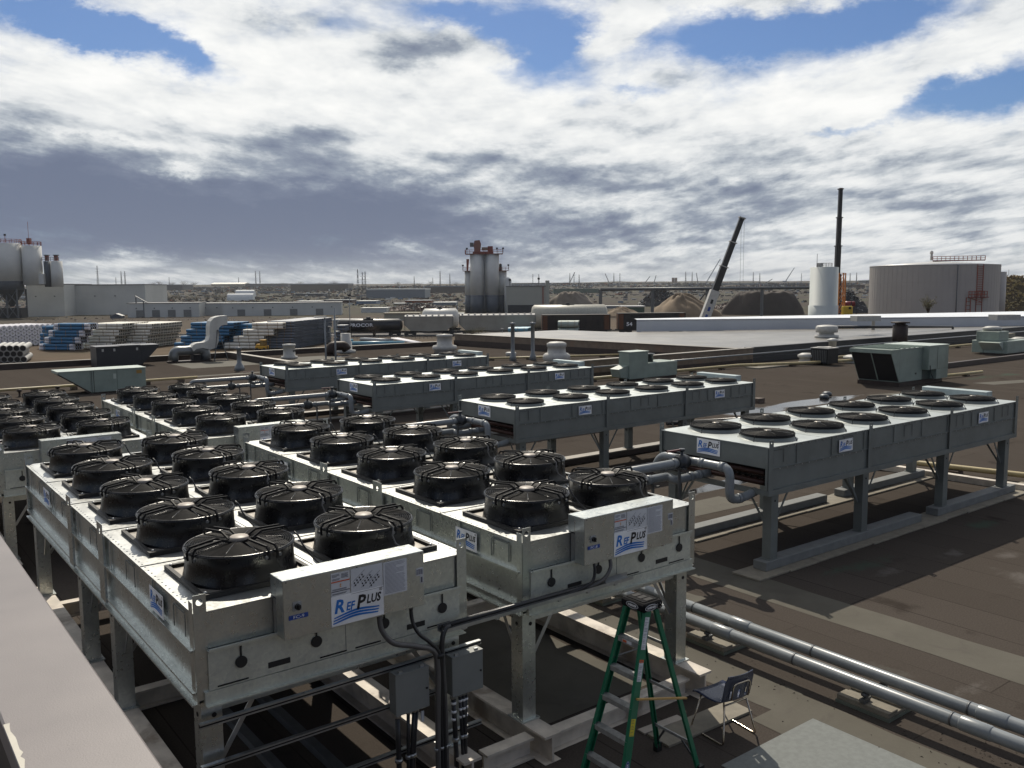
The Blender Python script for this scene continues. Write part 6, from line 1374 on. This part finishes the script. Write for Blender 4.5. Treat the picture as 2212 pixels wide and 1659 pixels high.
def crane(px0, py0, pxm, pym, px1, py1, dist, label, white, w0):
    p = standing(px0, dist); k = met(1, p); t = empty('mobile_crane', p, label, 'crane', None, 0); u = Vector((RT.x, RT.y, 0)).normalized(); f = Vector((FW.x, FW.y, 0)).normalized()
    q = lambda px, py: u*((px-px0)*k)+Z_*zat(py, px0, p)
    a, m_, e = q(px0, py0), q(pxm, pym), q(px1, py1); d = (e-a).normalized(); L = (e-m_).length
    foot = a-d*((a.z-2.0)/max(d.z, .3))
    b = MB(WHT if white else BLK); b.bar(foot, m_, w0*1.9*k, w0*1.9*k, None, f); 
    if white: 
        for j in range(3): b.bar(foot.lerp(m_, .25+.2*j), foot.lerp(m_, .36+.2*j), w0*.5*k, w0*2.0*k, NAVY if j < 2 else BLK, f)
    b.build('base_boom', t)
    BO = mat('boom_black', (.012, .011, .012), .45); b = MB(BO)
    for j in range(3): b.bar(m_.lerp(e, j/3-.02 if j else -.05), m_.lerp(e, (j+1)/3), w0*(1.35-.2*j)*k, w0*(1.35-.2*j)*k, BO, f); b.bar(m_.lerp(e, (j+1)/3-.008), m_.lerp(e, (j+1)/3+.004), w0*(1.75-.2*j)*k, w0*(1.75-.2*j)*k, WHTD if white else BO, f)
    b.build('telescopic_boom', t)
    b = MB(WHT if white else mat('orange_head', (.30, .12, .03), .5)); b.bar(e-u*2.5*k, e+u*(7 if white else 4)*k-Z_*(2*k if white else 0), 3*k, 4*k); b.build('boom_head', t)
    b = MB(STEELD)
    if white:
        b.bar(e+u*5*k, e+u*5*k-Z_*(e.z*.72), .35*k, .35*k); b.bar(e-u*1.2*k, e-u*1.5*k-Z_*(e.z*.70), .35*k, .35*k)
    else: b.bar(e-u*3*k, e-u*3*k-Z_*e.z*.3, .5*k, .5*k)
    b.build('hoist_rope', t)
    b = MB(WHT if white else mat('orange_body', (.34, .12, .02), .5)); b.cbox(-5, -1.3, .9, 5, 1.3, 1.9, .1); b.cbox(2.6, -1.25, 1.91, 4.8, 1.25, 3.3, .1); b.cbox(-3, -1.2, 1.91, 1.4, 1.2, 3.0, .1); b.build('carrier', t)
    for x in (-3.8, -2.5, 2.2, 3.6):
        for y in (-1.35, 1.0): MB(BLK).tube([(x, y, .6), (x, y+.35, .6)], .6, 14).build('wheel', t)
crane(1524, 684, 1544, 628, 1599, 471, 205, 'white and black telescopic crane boom leaning right on the horizon', True, 10)
crane(1808, 684, 1806.5, 592, 1808.5, 408, 205, 'black telescopic crane boom standing upright beside the white tank', False, 7.5)
p = standing(1816, 190); k = met(1, p); H = zat(590, 1814, p); OR = mat('orange_lattice', (.42, .14, .012), .5); t = empty('lattice_mast', p, 'orange lattice mast section standing beside the white tank', 'lattice mast', None, math.atan2(RT.y, RT.x)); b = MB(OR)
for x in (-7, 7):
    for y in (-6, 6): b.bar((x*k, y*k, 0), (x*k, y*k, H), 2*k, 2*k, OR)
n = 7
for j in range(n):
    z0, z1 = H*j/n, H*(j+1)/n
    for y in (-6, 6): b.bar((-6*k, y*k, z0), (6*k, y*k, z1), .9*k, .9*k); b.bar((-6*k, y*k, z1), (6*k, y*k, z1), .9*k, .9*k)
    for x in (-6, 6): b.bar((x*k, -6*k, z0), (x*k, 6*k, z1), .9*k, .9*k)
b.build('lattice', t)
p = standing(1826, 188); k = met(1, p); H = zat(661, 1826, p); t = empty('loader', p, 'yellow machine cab showing over the white roof beside the orange mast', 'loader', None, math.atan2(RT.y, RT.x)); b = MB(mat('machine_yellow', (.50, .33, .02), .45)); b.cbox(-4*k, 0, 1, 18*k, 12*k, H, .2); b.build('cab', t); b = MB(DARK); b.box(8*k, -.05, H-7*k, 13*k, -.01, H-2*k); b.build('window', t)
for x in (0, 14): MB(BLK).tube([(x*k, -.3, .9), (x*k, .4, .9)], .9, 14).build('wheel', t)
p = standing(1832, 215); k = met(1, p); H = zat(651, 1832, p); t = empty('tank_truck', p, 'dark red tank truck half hidden beside the big grey tank', 'truck', None, math.atan2(RT.y, RT.x)); b = MB(mat('truck_red', (.20, .012, .02), .4)); b.tube([(-10*k, 0, H-6*k), (14*k, 0, H-6*k)], 6*k, 16); b.build('tank', t); b = MB(BLK); b.box(-10*k, -1, .6, 16*k, 1, 1.2); b.bar((15*k, -1, 0), (15*k, -1, H+3*k), 1.2*k, 1.2*k); b.bar((3*k, -1.2, 0), (3*k, -1.2, H), 1.5*k, 1.5*k); b.build('chassis', t)
for x in (-7, 9): MB(BLK).tube([(x*k, -1.3, .6), (x*k, -.9, .6)], .6, 14).build('wheel', t)
# pipe bridge
g0, g1_ = at(1297, 687, ZY), at(1645, 683, ZY); t = empty('pipe_bridge', g0, 'long overhead pipe bridge on steel posts across the gravel piles', 'pipe bridge'); gd = (g1_-g0); H = zat(623.5, 1297, g0); k = met(1, g0); e = gd*1.38
b = MB(STEELD); b.tube([(0, 0, H-1.5*k), e+Z_*(H-1.5*k)], 3.3*k, 10); b.build('pipe', t)
for px in (1297, 1409, 1527, 1645): s_ = solve(g0, gd.normalized(), px) if px > 1297 else 0; q = gd.normalized()*s_; b = MB(STEELD); b.bar(q, q+Z_*(H-2*k), 5*k, 5*k, None, X_); b.build('post', t)
p0 = standing(1455, 700)
# piles
def pile(name, px0, px1, pyb, pyt, m, label, seed, deep=.7, rough=.1, peak=.5, bits=None, flat=1.25):
    a, c = at(px0, pyb, ZY), at(px1, pyb, ZY); mid = (a+c)/2; w = (c-a).length/2; H = met(pyb-pyt, mid); rg = random.Random(seed); u = Vector((RT.x, RT.y, 0)).normalized(); f = Vector((-u.y, u.x, 0))
    ph = [rg.uniform(0, 6.3) for _ in range(6)]; b = MB(m); NR, NA_ = 18, 56; vs = []
    for i in range(NR+1):
        for j in range(NA_):
            an = 6.2832*j/NA_; q = i/NR*(1+.10*math.sin(3*an+ph[0])+.06*math.sin(7*an+ph[1]))
            x, y = q*w*math.cos(an), q*w*deep*math.sin(an)
            h = H*min(1, (1-i/NR)*flat)**.8*(1-.0*i)*(1+rough*(.5*math.sin(5*an+ph[2]+i*.4)+.5*math.sin(11*an+ph[3]-i*.7)))*(.94 if i == 0 else 1)+rg.uniform(-1, 1)*rough*H*.10*(1 if 0 < i < NR else 0)
            vs.append(mid+u*(x+(peak-.5)*w*2*(1-i/NR)*.5)+f*(y+w*deep)+Z_*(h if i < NR else -.3))
    fs = [(i*NA_+j, (i+1)*NA_+j, (i+1)*NA_+(j+1) % NA_, i*NA_+(j+1) % NA_) for i in range(NR) for j in range(NA_)]
    b.add(vs, fs, None, rough < .2)
    if bits:
        n, mats_, s_ = bits; k = met(1, mid)
        for _ in range(n):
            i = rg.randrange(0, NR); j = rg.randrange(NA_); q = rg.uniform(.3, 1.2)*s_*k; c_ = vs[i*NA_+j].lerp(vs[(i+1)*NA_+(j+1) % NA_], rg.random())+Z_*q*.5-f*q*.3
            dd = Vector((rg.gauss(0, 1), rg.gauss(0, 1), rg.gauss(0, .5))).normalized(); b.bar(c_-dd*q, c_+dd*q, q*rg.uniform(.3, .9), q*rg.uniform(.15, .7), rg.choice(mats_), (rg.gauss(0, 1), rg.gauss(0, 1), 1))
    return tag(b.build(name), label, 'pile')
SANDM = mat('gravel_tan', (.19, .14, .09), .9, 0, .25, .12); DARKP = mat('dark_soil', (.062, .05, .042), .9, 0, .25, .1); GRAVM = mat('gravel_grey', (.18, .152, .122), .9, 0, .2, .1)
RUST1, RUST2 = mat('scrap_rust', (.07, .035, .025), .7), mat('scrap_dark', (.03, .028, .028), .6)
pile('gravel_pile', 1402, 1566, 684, 638, SANDM, 'big tan gravel pile behind the leaning crane boom', 3)
pile('gravel_pile', 1300, 1392, 686, 665, SANDM, 'small low tan gravel pile under the left end of the pipe bridge', 4)
pile('gravel_pile', 1180, 1296, 674, 633, GRAVM, 'grey-brown gravel pile right of the central silo building', 5, .6, .08, .45, None, 1.6)
pile('soil_pile', 1575, 1760, 680, 632, DARKP, 'broad dark soil pile left of the white tank', 6, .5, .07, .62, None, 2.8)
pile('scrap_pile', 1376, 1486, 662, 631, RUST2, 'dark scrap metal pile behind the tan gravel pile', 7, .6, .3, .5, (900, [RUST1, RUST2, STEELD, GRYM], 2.2))
pile('scrap_pile', 1540, 1660, 668, 652, RUST1, 'low rusty scrap pile between the crane boom and the soil pile', 8, .5, .3, .5, (500, [RUST1, RUST2, STEELD], 2.0))
pile('scrap_pile', 1800, 1885, 676, 640, RUST2, 'scrap pile showing between the white tank and the huge grey tank', 12, .5, .3, .5, (500, [RUST1, RUST2, GRYM, WHTD], 2.0))
pile('log_pile', 2135, 2260, 676, 612, mat('log_shadow', (.09, .065, .03), .9), 'heap of yellowish logs at the right edge behind the grey tank', 9, .6, .25, .6, (2200, [mat('log_yellow', (.34, .24, .07), .8), mat('log_brown', (.13, .08, .035), .8), mat('log_pale', (.46, .36, .18), .8)], 3.2), 1.6)
pile('scrap_pile', 800, 1000, 672, 660, RUST1, 'long low rusty scrap heap left of the central silos', 10, .25, .3, .5, (900, [RUST1, RUST2, GRYM, WHTD], 2.0))
def excavator(px, pyb, s_, m, label, flip=1):
    p = at(px, pyb, ZY); k = met(1, p)*s_; t = empty('excavator', p, label, 'excavator', None, math.atan2(RT.y, RT.x)); b = MB(m); b.cbox(-8*k, -5*k, 5*k, 8*k, 5*k, 13*k, .1); b.box(flip*2*k-3*k, -5*k, 13.01*k, flip*2*k+3*k, 0, 19*k); b.build('body', t)
    b = MB(BLK); b.cbox(-9*k, -6*k, 0, 9*k, -2*k, 4.9*k, .1); b.cbox(-9*k, 2*k, 0, 9*k, 6*k, 4.9*k, .1); b.build('track', t)
    b = MB(m); x = flip; b.bar((x*7*k, 1*k, 10*k), (x*22*k, 1*k, 30*k), 3*k, 3.4*k); b.bar((x*22*k, 1*k, 30*k), (x*38*k, 1*k, 26*k), 2.4*k, 3*k); b.bar((x*38*k, 1*k, 26*k), (x*43*k, 1*k, 10*k), 2*k, 2.4*k); b.prism([(x*40*k, -1*k, 10*k), (x*46*k, -1*k, 10*k), (x*42*k, -1*k, 3*k)], (0, 4*k, 0)); b.build('arm', t)
excavator(2196, 650, 1.1, mat('excavator_red', (.16, .04, .025), .5), 'red-orange excavator behind the log heap at the right edge', -1)
excavator(1502, 662, .9, RUST2, 'dark excavator with raised arm right of the leaning crane boom', 1)
# ------------------------------------------------------------------ far buildings, pylons and plants
def gz_at(p): r = math.hypot(p.x, p.y); return ghz(r, math.atan2(p.y, p.x))
def ground_hit(px, py):
    d = ray(px, py); t = 50.0
    while t < 6000:
        q = EYE+d*t
        if q.z <= gz_at(q): return q
        t *= 1.01
    return EYE+d*3000
def far_block(px0, px1, pyb, pyt, dep_, m, label, roof=None, gable=False, cat='building'):
    p = ground_hit(px0, pyb); k = met(1, p); L = (px1-px0)*k; H = (pyb-pyt)*k; t = empty('far_building' if cat == 'building' else cat.replace(' ', '_'), p, label, cat, None, math.atan2(RT.y, RT.x))
    b = MB(m)
    if gable: b.box(0, 0, -3, L, dep_, H*.62); r = MB(roof or m); r.prism([(-.2, -.3, H*.62+.01), (-.2, dep_+.3, H*.62+.01), (-.2, dep_/2, H)], (L+.4, 0, 0))
    else: b.box(0, 0, -3, L, dep_, H*.86); r = MB(roof or m); r.box(-.3, -.3, H*.86+.01, L+.3, dep_+.3, H)
    b.build('wall', t); r.build('roof', t); return t, k, L, H
FW1 = mat('far_white', (.55, .55, .52), .5); FG1 = mat('far_grey', (.17, .19, .21), .6); FD1 = mat('far_dark', (.045, .05, .06), .6); FBR = mat('bright_roof', (.72, .68, .58), .4); FB1 = mat('far_blue', (.10, .16, .24), .5); FT = mat('far_tan', (.26, .22, .15), .6); FGN = mat('far_green', (.045, .085, .06), .6)
far_block(455, 528, 619, 610.5, 60, FT, 'distant long building with bright cream gable roof on the left horizon', FBR, True)
far_block(296, 394, 624, 615, 60, FD1, 'distant long dark blue shed right of the concrete hall', FG1)
far_block(530, 622, 620, 613, 60, FD1, 'distant dark row of buildings right of the bright cream roof')
far_block(628, 752, 630, 613, 60, mat('far_brown', (.075, .06, .05), .7), 'distant long brown warehouse with pale roof left of the lattice towers', FG1)
far_block(791, 918, 645, 624, 60, FG1, 'grey warehouse with pale roof behind the cream round tanks', FW1)
far_block(918, 1006, 633, 618, 50, mat('far_brown', (.07, .06, .05)), 'dark two-level shed left of the central silos', FG1)
far_block(1196, 1294, 634, 624, 30, FGN, 'long green shed right of the central silo building', FGN)
far_block(1345, 1392, 680, 661, 8, FGN, 'low green shed under the pipe bridge left of the tan gravel pile', FW1)
far_block(1270, 1346, 667, 661, 8, FG1, 'long pale trailer row left of the pipe bridge post', FW1, cat='trailer')
far_block(1560, 1720, 616, 612, 40, FG1, 'thin pale strip of distant sheds behind the leaning crane', FW1)
far_block(1600, 1700, 626, 621, 40, mat('far_brown', (.07, .06, .05)), 'low brown distant shed above the soil pile')
far_block(1870, 2000, 612, 605.5, 40, FD1, 'distant dark shed hidden mostly by the huge grey tank')
far_block(720, 802, 712, 690, 5, mat('site_cabin', (.30, .30, .28), .6), 'pale site cabin behind the black tank car', FW1, cat='cabin')
far_block(830, 905, 693, 676, 4, mat('cream_trailer', (.32, .29, .22), .6), 'cream trailer between the site cabin and the white tank car', FT, cat='trailer')
far_block(924, 968, 694, 686, 6, FW1, 'low white cabin below the dark shelter left of the silos', FW1, cat='cabin')
far_block(963, 1000, 696, 677, 6, mat('shelter_dark', (.05, .05, .05), .6), 'dark open shelter with white roof left of the central silos', FW1, cat='shelter')
far_block(780, 835, 676, 665, 10, FW1, 'white box trailer in the scrap yard left of the rail sheds', FW1, cat='trailer')
far_block(850, 872, 668, 655, 10, FT, 'tall pale truck box in the scrap yard', FW1, cat='truck')
for px0, px1, pyb, pyt, m, rf, l in ((640, 700, 640, 634, FD1, FG1, 'low dark yard shed before the brown warehouse'), (556, 612, 634, 629, FG1, FD1, 'low grey shed right of the white arched halls'), (700, 760, 655, 648, RUST1, FG1, 'rust-coloured container row left of the grey warehouse'), (770, 812, 657, 650, FB1, FW1, 'blue container row below the grey warehouse'), (875, 930, 655, 649, mat('far_orange', (.24, .07, .025), .6), FG1, 'row of orange containers below the dark two-level shed'), (936, 985, 660, 653, FG1, FW1, 'grey container row beside the central silos'), (640, 690, 655, 650, FW1, FW1, 'row of white trailers in the far yard left of the containers'), (1300, 1360, 630, 625, FD1, FG1, 'dark distant shed under the pipe bridge left of the scrap pile'), (1415, 1500, 624, 619, mat('far_brown', (.07, .06, .05)), FG1, 'brown distant shed left of the leaning crane boom'), (1660, 1740, 618, 614, FD1, FG1, 'dark distant shed left of the white tank'), (1750, 1868, 622, 616, RUST1, FD1, 'rusty distant shed between the white tank and the grey tank'), (1010, 1090, 622, 616, FD1, FG1, 'dark distant shed behind the central silos'), (400, 455, 626, 621, mat('far_brown', (.07, .06, .05)), FG1, 'brown distant shed below the bright cream gable roof'), (1090, 1190, 617, 612, FG1, FD1, 'long grey distant shed above the silo building roof')):
    far_block(px0, px1, pyb, pyt, 20, m, l, rf)
for i, (px0, px1) in enumerate(((490, 546), (508, 548))):
    p = ground_hit(px0, 650-8*i); k = met(1, p); L = (px1-px0)*k; rr_ = 9*k; b = MB(mat('quonset_white', (.62, .63, .62), .4)); vs = [(x, rr_+rr_*math.cos(math.pi*j/12), 1.7*rr_*math.sin(math.pi*j/12)) for x in (0, L) for j in range(13)]
    b.add(vs, [(j, j+1, 14+j, 13+j) for j in range(12)], None, True); b.add(vs, [tuple(range(13)), tuple(reversed(range(13, 26)))]); o = b.build('arched_hall', None, p); o.rotation_euler = (0, 0, math.atan2(RT.y, RT.x)); tag(o, ('nearer', 'farther')[i]+' of two white arched halls left of the warehouses', 'hall', 'white arched halls')
for i in range(7):
    p = ground_hit(830.5+i*4.6, 638.5); k = met(1, p); o = MB(mat('tank_tan', (.34, .30, .20), .6)).lathe([(2.3*k, -2), (2.3*k, 15*k), (0, 16*k)], 12).build('round_tank', None, p); tag(o, f'{ORD[i]} from the left of seven small cream round tanks before the grey warehouse', 'tank', 'row of seven cream round tanks')
PYM = mat('pylon_steel', (.11, .115, .125), .6)
pylons = [(212, 574, 618), (251, 599, 618), (263, 586, 618), (271, 586, 618), (366, 599, 617), (516, 599, 616), (553, 585, 616), (562, 586, 616), (774, 582, 645), (784, 588, 645), (790, 587, 645), (895, 597, 616), (935, 600, 615), (951, 586, 615), (972, 591, 615), (1151, 592, 613), (1164, 592, 613), (1231, 590, 613), (1240, 589, 613), (1251, 593, 613), (1326, 590, 612), (1339, 590, 612), (1481, 587, 611), (1495, 587, 611), (1627, 588, 610), (1641, 590, 610), (1731, 590, 609), (1836, 590, 609), (1850, 589, 609), (2178, 583, 606)]
for i, (px, pt, pb) in enumerate(pylons):
    p = ground_hit(px, pb+1.2); k = met(1, p); H = (pb+1.2-pt)*k; b = MB(PYM); w = max(.085*H, .8*k); tt = .34*k
    for sx in (-1, 1):
        for sy in (-1, 1): b.bar((sx*w*.5, sy*w*.5, -2), (sx*w*.08, sy*w*.08, H), tt, tt)
    n = 6
    for j in range(n):
        z0, z1 = H*j/n, H*(j+1)/n; q0, q1 = w*.5*(1-.84*j/n), w*.5*(1-.84*(j+1)/n)
        for sy in (-1, 1): b.bar((-q0, sy*q0, z0), (q1, sy*q1, z1), tt*.7, tt*.7); b.bar((q0, sy*q0, z0), (-q1, sy*q1, z1), tt*.7, tt*.7)
    for z, a in ((.72, .11), (.84, .09), (.95, .06)):
        if i % 3 != 2: b.bar((-H*a, 0, H*z), (H*a, 0, H*z), tt*.8, tt)
    o = b.build('pylon', None, p); o.rotation_euler = (0, 0, math.atan2(RT.y, RT.x)+.5*(i % 3)); tag(o, f'lattice pylon on the hazy horizon, number {i+1} of {len(pylons)} counted from the left' if False else f'hazy lattice pylon on the horizon, {(ORD+["twenty-"+o_ for o_ in ORD[:9]]+["thirtieth"])[i]} from the left', 'pylon', 'lattice pylons on the horizon')
for i, (xa, ya, xb, yb_, l) in enumerate(((1229, 613, 1242, 588, 'thin distant crane boom right of the central silo building'), (1523, 614, 1555, 560, 'large distant blue lattice crane behind the leaning boom'), (1696, 608, 1715, 579, 'distant lattice crane left of the white tank'), (1317, 613, 1307, 591, 'distant crane boom leaning left above the pipe bridge'), (1391, 613, 1404, 597, 'small distant crane boom leaning right above the scrap pile'), (1412, 613, 1417, 595, 'small steep distant crane boom above the scrap pile'), (1645, 616, 1668, 603, 'low flat distant crane boom above the soil pile'), (1508, 614, 1504, 590, 'short dark distant crane mast beside the leaning boom'))):
    p = ground_hit(xa, ya+1); k = met(1, p); u = Vector((1, 0, 0)); e = Vector(((xb-xa)*k, 0, (ya+1-yb_)*k)); b = MB(mat('far_crane_blue', (.10, .12, .16), .6) if i in (1, 2) else PYM); w = (1.6 if i == 1 else 1.1)*k; L = e.length; d = e.normalized(); s_ = Vector((-d.z, 0, d.x)); tt = .7*k
    for q in (-1, 1): b.bar(s_*q*w*.5, e+s_*q*w*.25, tt, tt)
    n = 12
    for j in range(n): b.bar(e*(j/n)+s_*w*.5*(1 if j % 2 else -1)*(1-.5*j/n), e*((j+1)/n)+s_*w*.5*(-1 if j % 2 else 1)*(1-.5*(j+1)/n), tt*.7, tt*.7)
    b.box(-5*k, -2*k, -1*k, 3*k, 2*k, 2.2*k)
    if i == 1: b.bar(e*.62, Vector((0, 0, e.z*.35))+Vector((-6*k, 0, 0)), tt*.5, tt*.5); b.bar(e, e-Z_*e.z*.45, tt*.4, tt*.4); b.box(e.x-.8*k, -.5*k, e.z*.52, e.x+.8*k, .5*k, e.z*.57)
    o = b.build('far_crane', None, p); o.rotation_euler = (0, 0, math.atan2(RT.y, RT.x)); tag(o, l, 'crane')
o_p = ground_hit(1415+0, 613); 
for i, px in enumerate((1439, 1445)):
    p = ground_hit(px+15, 612); k = met(1, p); tag(MB(mat('far_brick', (.12, .06, .045), .7)).box(-2*k, -2*k, -2, 2*k, 2*k, 12*k).build('far_tower', None, p), ('left', 'right')[i]+' of two small square brick towers on the horizon', 'tower', 'two small brick towers')
# yard lamp posts
for px, pb, pt, l in ((757, 733, 640, 'tall grey yard lamp post behind the grey pipe stack'), (988, 690, 648, 'yard lamp post in front of the shelter left of the silos'), (1085, 728, 711, 'short pale lamp bollard left of the pale blue pipes'), (714, 756, 706, 'yard lamp with flat head left of the black tank car')):
    p = at(px, pb, ZY); k = met(1, p); H = (pb-pt)*k; t = empty('yard_lamp', p, l, 'lamp post'); b = MB(GRYM); b.tube([(0, 0, 0), (0, 0, H)], .9*k, 8); b.build('pole', t); b = MB(WHTD if pt > 700 else BLK); b.cbox(-3.5*k, -2*k, H, 3.5*k, 2*k, H+(1.6 if pt > 700 else 4)*k, .05); b.build('lamp_head', t)
# fence by the tracks
fa, fb_ = at(735, 735, ZY), at(1090, 729, ZY); n = 40; b = MB(STEELD); k = met(1, fa)
for j in range(n+1): q = fa.lerp(fb_, j/n); b.bar(q, q+Z_*7*k, .45*k, .45*k, None, X_)
for z in (3.5, 6.8): b.bar(fa+Z_*z*k, fb_+Z_*z*k, .3*k, .3*k)
tag(b.build('fence'), 'thin wire fence along the near railway track', 'fence')
# shrubs and trees
def leafy(name, px, pb, wpx, hpx, cols, label, cat, seed, n=700, bare=False, grp=None, ground=None):
    p = ground or at(px, pb, ZY); k = met(1, p); rg = random.Random(seed); w, h = wpx*k/2, hpx*k; t = empty(name, p, label, cat, grp); b = MB(mat('twig_brown', (.06, .042, .03), .8)); tips = []
    for s_ in range(16):
        a = rg.uniform(0, 6.28); sp = rg.uniform(.1, 1); pts = [Vector((rg.uniform(-.1, .1)*w, rg.uniform(-.1, .1)*w, 0))]
        e = Vector((w*sp*math.cos(a), w*sp*math.sin(a), h*rg.uniform(.55, 1)*(1-.25*sp)))
        m_ = e*.5+Vector((rg.gauss(0, .1)*w, rg.gauss(0, .1)*w, h*.08)); b.tube([pts[0], m_, e], [.02*h, .012*h, .004*h], 5); tips += [m_, e, e*.75]
        for _ in range(3): q = e.lerp(m_, rg.random()); e2 = q+Vector((rg.gauss(0, .22)*w, rg.gauss(0, .22)*w, rg.uniform(0, .2)*h)); b.tube([q, e2], [.006*h, .002*h], 4); tips.append(e2)
    b.build('stem', t)
    b = MB(*cols)
    for _ in range(n):
        c = rg.choice(tips)+Vector((rg.gauss(0, .13)*w, rg.gauss(0, .13)*w, rg.gauss(0, .07)*h)); c.z = max(c.z, .02*h); s_ = h*rg.uniform(.012, .035); u = Vector((rg.gauss(0, 1), rg.gauss(0, 1), rg.gauss(0, 1))).normalized(); v = u.cross(Vector((rg.gauss(0, 1), rg.gauss(0, 1), rg.gauss(0, 1)))).normalized()
        b.add([c-u*s_, c+v*s_*.6, c+u*s_, c-v*s_*.6], [(0, 1, 2, 3)], rg.choice(cols))
    b.build('foliage', t); return t
YG = [mat('leaf_olive', (.14, .13, .035), .7), mat('leaf_straw', (.19, .16, .06), .7), mat('leaf_dull', (.08, .075, .03), .7)]; RB = [mat('leaf_russet', (.10, .055, .035), .7), mat('leaf_brown', (.07, .045, .03), .7)]; DG = [mat('leaf_dark', (.035, .045, .022), .7), mat('leaf_mid', (.055, .06, .028), .7)]
leafy('shrub', 1033, 727, 56, 21, YG, 'yellow-green spring shrub in front of the long grey hopper car', 'shrub', 21, 1500)
leafy('shrub', 808, 727, 44, 30, RB, 'russet bare shrub in front of the black tank car', 'shrub', 22, 500)
p_ = standing(2005, 176); leafy('shrub', 0, 0, 36, 38, YG, 'yellow-green shrub growing before the huge grey tank', 'shrub', 23, 900, False, None, p_+Z_*(zat(678, 2005, p_)))
for i in range(9): leafy('shrub', 330+i*19+(i*7 % 5), 653-(i*5 % 4), 26, 16, YG, f'dull olive shrub before the distant sheds, {ORD[i]} from the left', 'shrub', 40+i, 420, False, 'olive shrubs behind the concrete hall')
for i, px in enumerate((330, 345, 372, 398, 420, 610, 650, 690, 722, 860, 905, 930, 985)):
    g_ = ground_hit(px, 616.5); leafy('tree', px, 0, 20+(i*5 % 9), 7+(i*3 % 5), DG, f'dark distant tree on the left horizon, {ORD[i]} from the left', 'tree', 70+i, 500, False, 'distant trees on the horizon', g_)
# low industrial clutter far off, too small and dense to count
rg = random.Random(77); cl = [FW1, FG1, FD1, FT, RUST1, RUST2, mat('far_orange', (.24, .07, .025), .6), FB1, mat('far_brown', (.07, .06, .05)), GRYM]
b = MB(*cl); wts = [8, 8, 18, 5, 14, 20, 3, 3, 16, 5]
for _ in range(9000):
    px = rg.uniform(-40, 2250); s_ = rg.random(); py = 617+(1106-px)*.0062+1.2+46*s_**2.1 if px < 1180 else 612+1.5+44*s_**2.2
    if 1180 < px and py > 640: 
        if rg.random() < .75: continue
    q = ground_hit(px, py); 
    if math.hypot(q.x, q.y) < 265: continue
    k = met(1, q); w, h = rg.uniform(1.2, 10 if s_ < .6 else 15)*k, rg.uniform(.6, 3.4)*k; d_ = rg.uniform(.8, 3)*k; a = rg.choice((0, -.5, .3, 1.07))+rg.gauss(0, .15); c_, s2 = math.cos(a), math.sin(a); u = Vector((c_, s2, 0)); v = Vector((-s2, c_, 0))
    m = rg.choices(cl, wts)[0]
    b.prism([q-u*w/2-v*d_/2-Z_, q+u*w/2-v*d_/2-Z_, q+u*w/2+v*d_/2-Z_, q-u*w/2+v*d_/2-Z_], (0, 0, h+1), m)
kind(b.build('industrial_clutter'), 'stuff')
b = MB(*DG, mat('scrub_brown', (.075, .06, .04), .9), mat('scrub_olive', (.085, .082, .04), .9))
for _ in range(2600):
    px = rg.uniform(280, 1010) if rg.random() < .75 else rg.uniform(1010, 2200); py = 617+(1106-px)*.0062+.8+(4 if px > 1010 else 34)*rg.random()**1.8
    q = ground_hit(px, py); k = met(1, q); m = rg.choice(b.mats); w = rg.uniform(1.0, 5)*k; h = rg.uniform(.6, 2.6)*k
    if math.hypot(q.x, q.y) < 330: continue
    for _j in range(9):
        c = q+Vector((rg.gauss(0, .4)*w, rg.gauss(0, .4)*w, rg.uniform(0, 1)*h)); s_ = rg.uniform(.2, .5)*h; u = Vector((rg.gauss(0, 1), rg.gauss(0, 1), rg.gauss(0, 1))).normalized(); v = u.cross(Vector((rg.gauss(0, 1), rg.gauss(0, 1), 1))).normalized()
        b.add([c-u*s_, c+v*s_, c+u*s_, c-v*s_], [(0, 1, 2, 3)], m)
kind(b.build('distant_scrub'), 'stuff')
# scattered rubble and rail-side debris in the nearer yard
b = MB(*[TIMB, GRYM, WHTD, RUST2, TIMBL]); 
for _ in range(420):
    px = rg.uniform(60, 1150); py = rg.uniform(686, 695) if rg.random() < .5 else rg.uniform(728, 750); q = at(px, py, ZY); k = met(1, q)
    if px < 720 and py > 700: continue
    w, h = rg.uniform(.6, 6)*k, rg.uniform(.3, 1.8)*k; a = rg.uniform(0, 3.1); u = Vector((math.cos(a), math.sin(a), 0)); b.bar(q-u*w/2+Z_*h/2, q+u*w/2+Z_*h/2, h*rg.uniform(.6, 2), h, rg.choice(b.mats))
kind(b.build('yard_debris'), 'stuff')
# ------------------------------------------------------------------ the hazy air over the plain
hm = bpy.data.materials.new('haze'); hm.use_nodes = True; hn = hm.node_tree; hn.nodes.clear()
ho = hn.nodes.new('ShaderNodeOutputMaterial'); hv = hn.nodes.new('ShaderNodeVolumePrincipled'); hn.links.new(hv.outputs[0], ho.inputs['Volume'])
hv.inputs['Color'].default_value = (.86, .89, .93, 1); hv.inputs['Density'].default_value = HAZE = 0.6e-4; hv.inputs['Anisotropy'].default_value = .2
b = MB(hm); b.box(-5050, -5050, ZY-1.5, 5050, 5050, 110); kind(b.build('haze'), 'stuff')
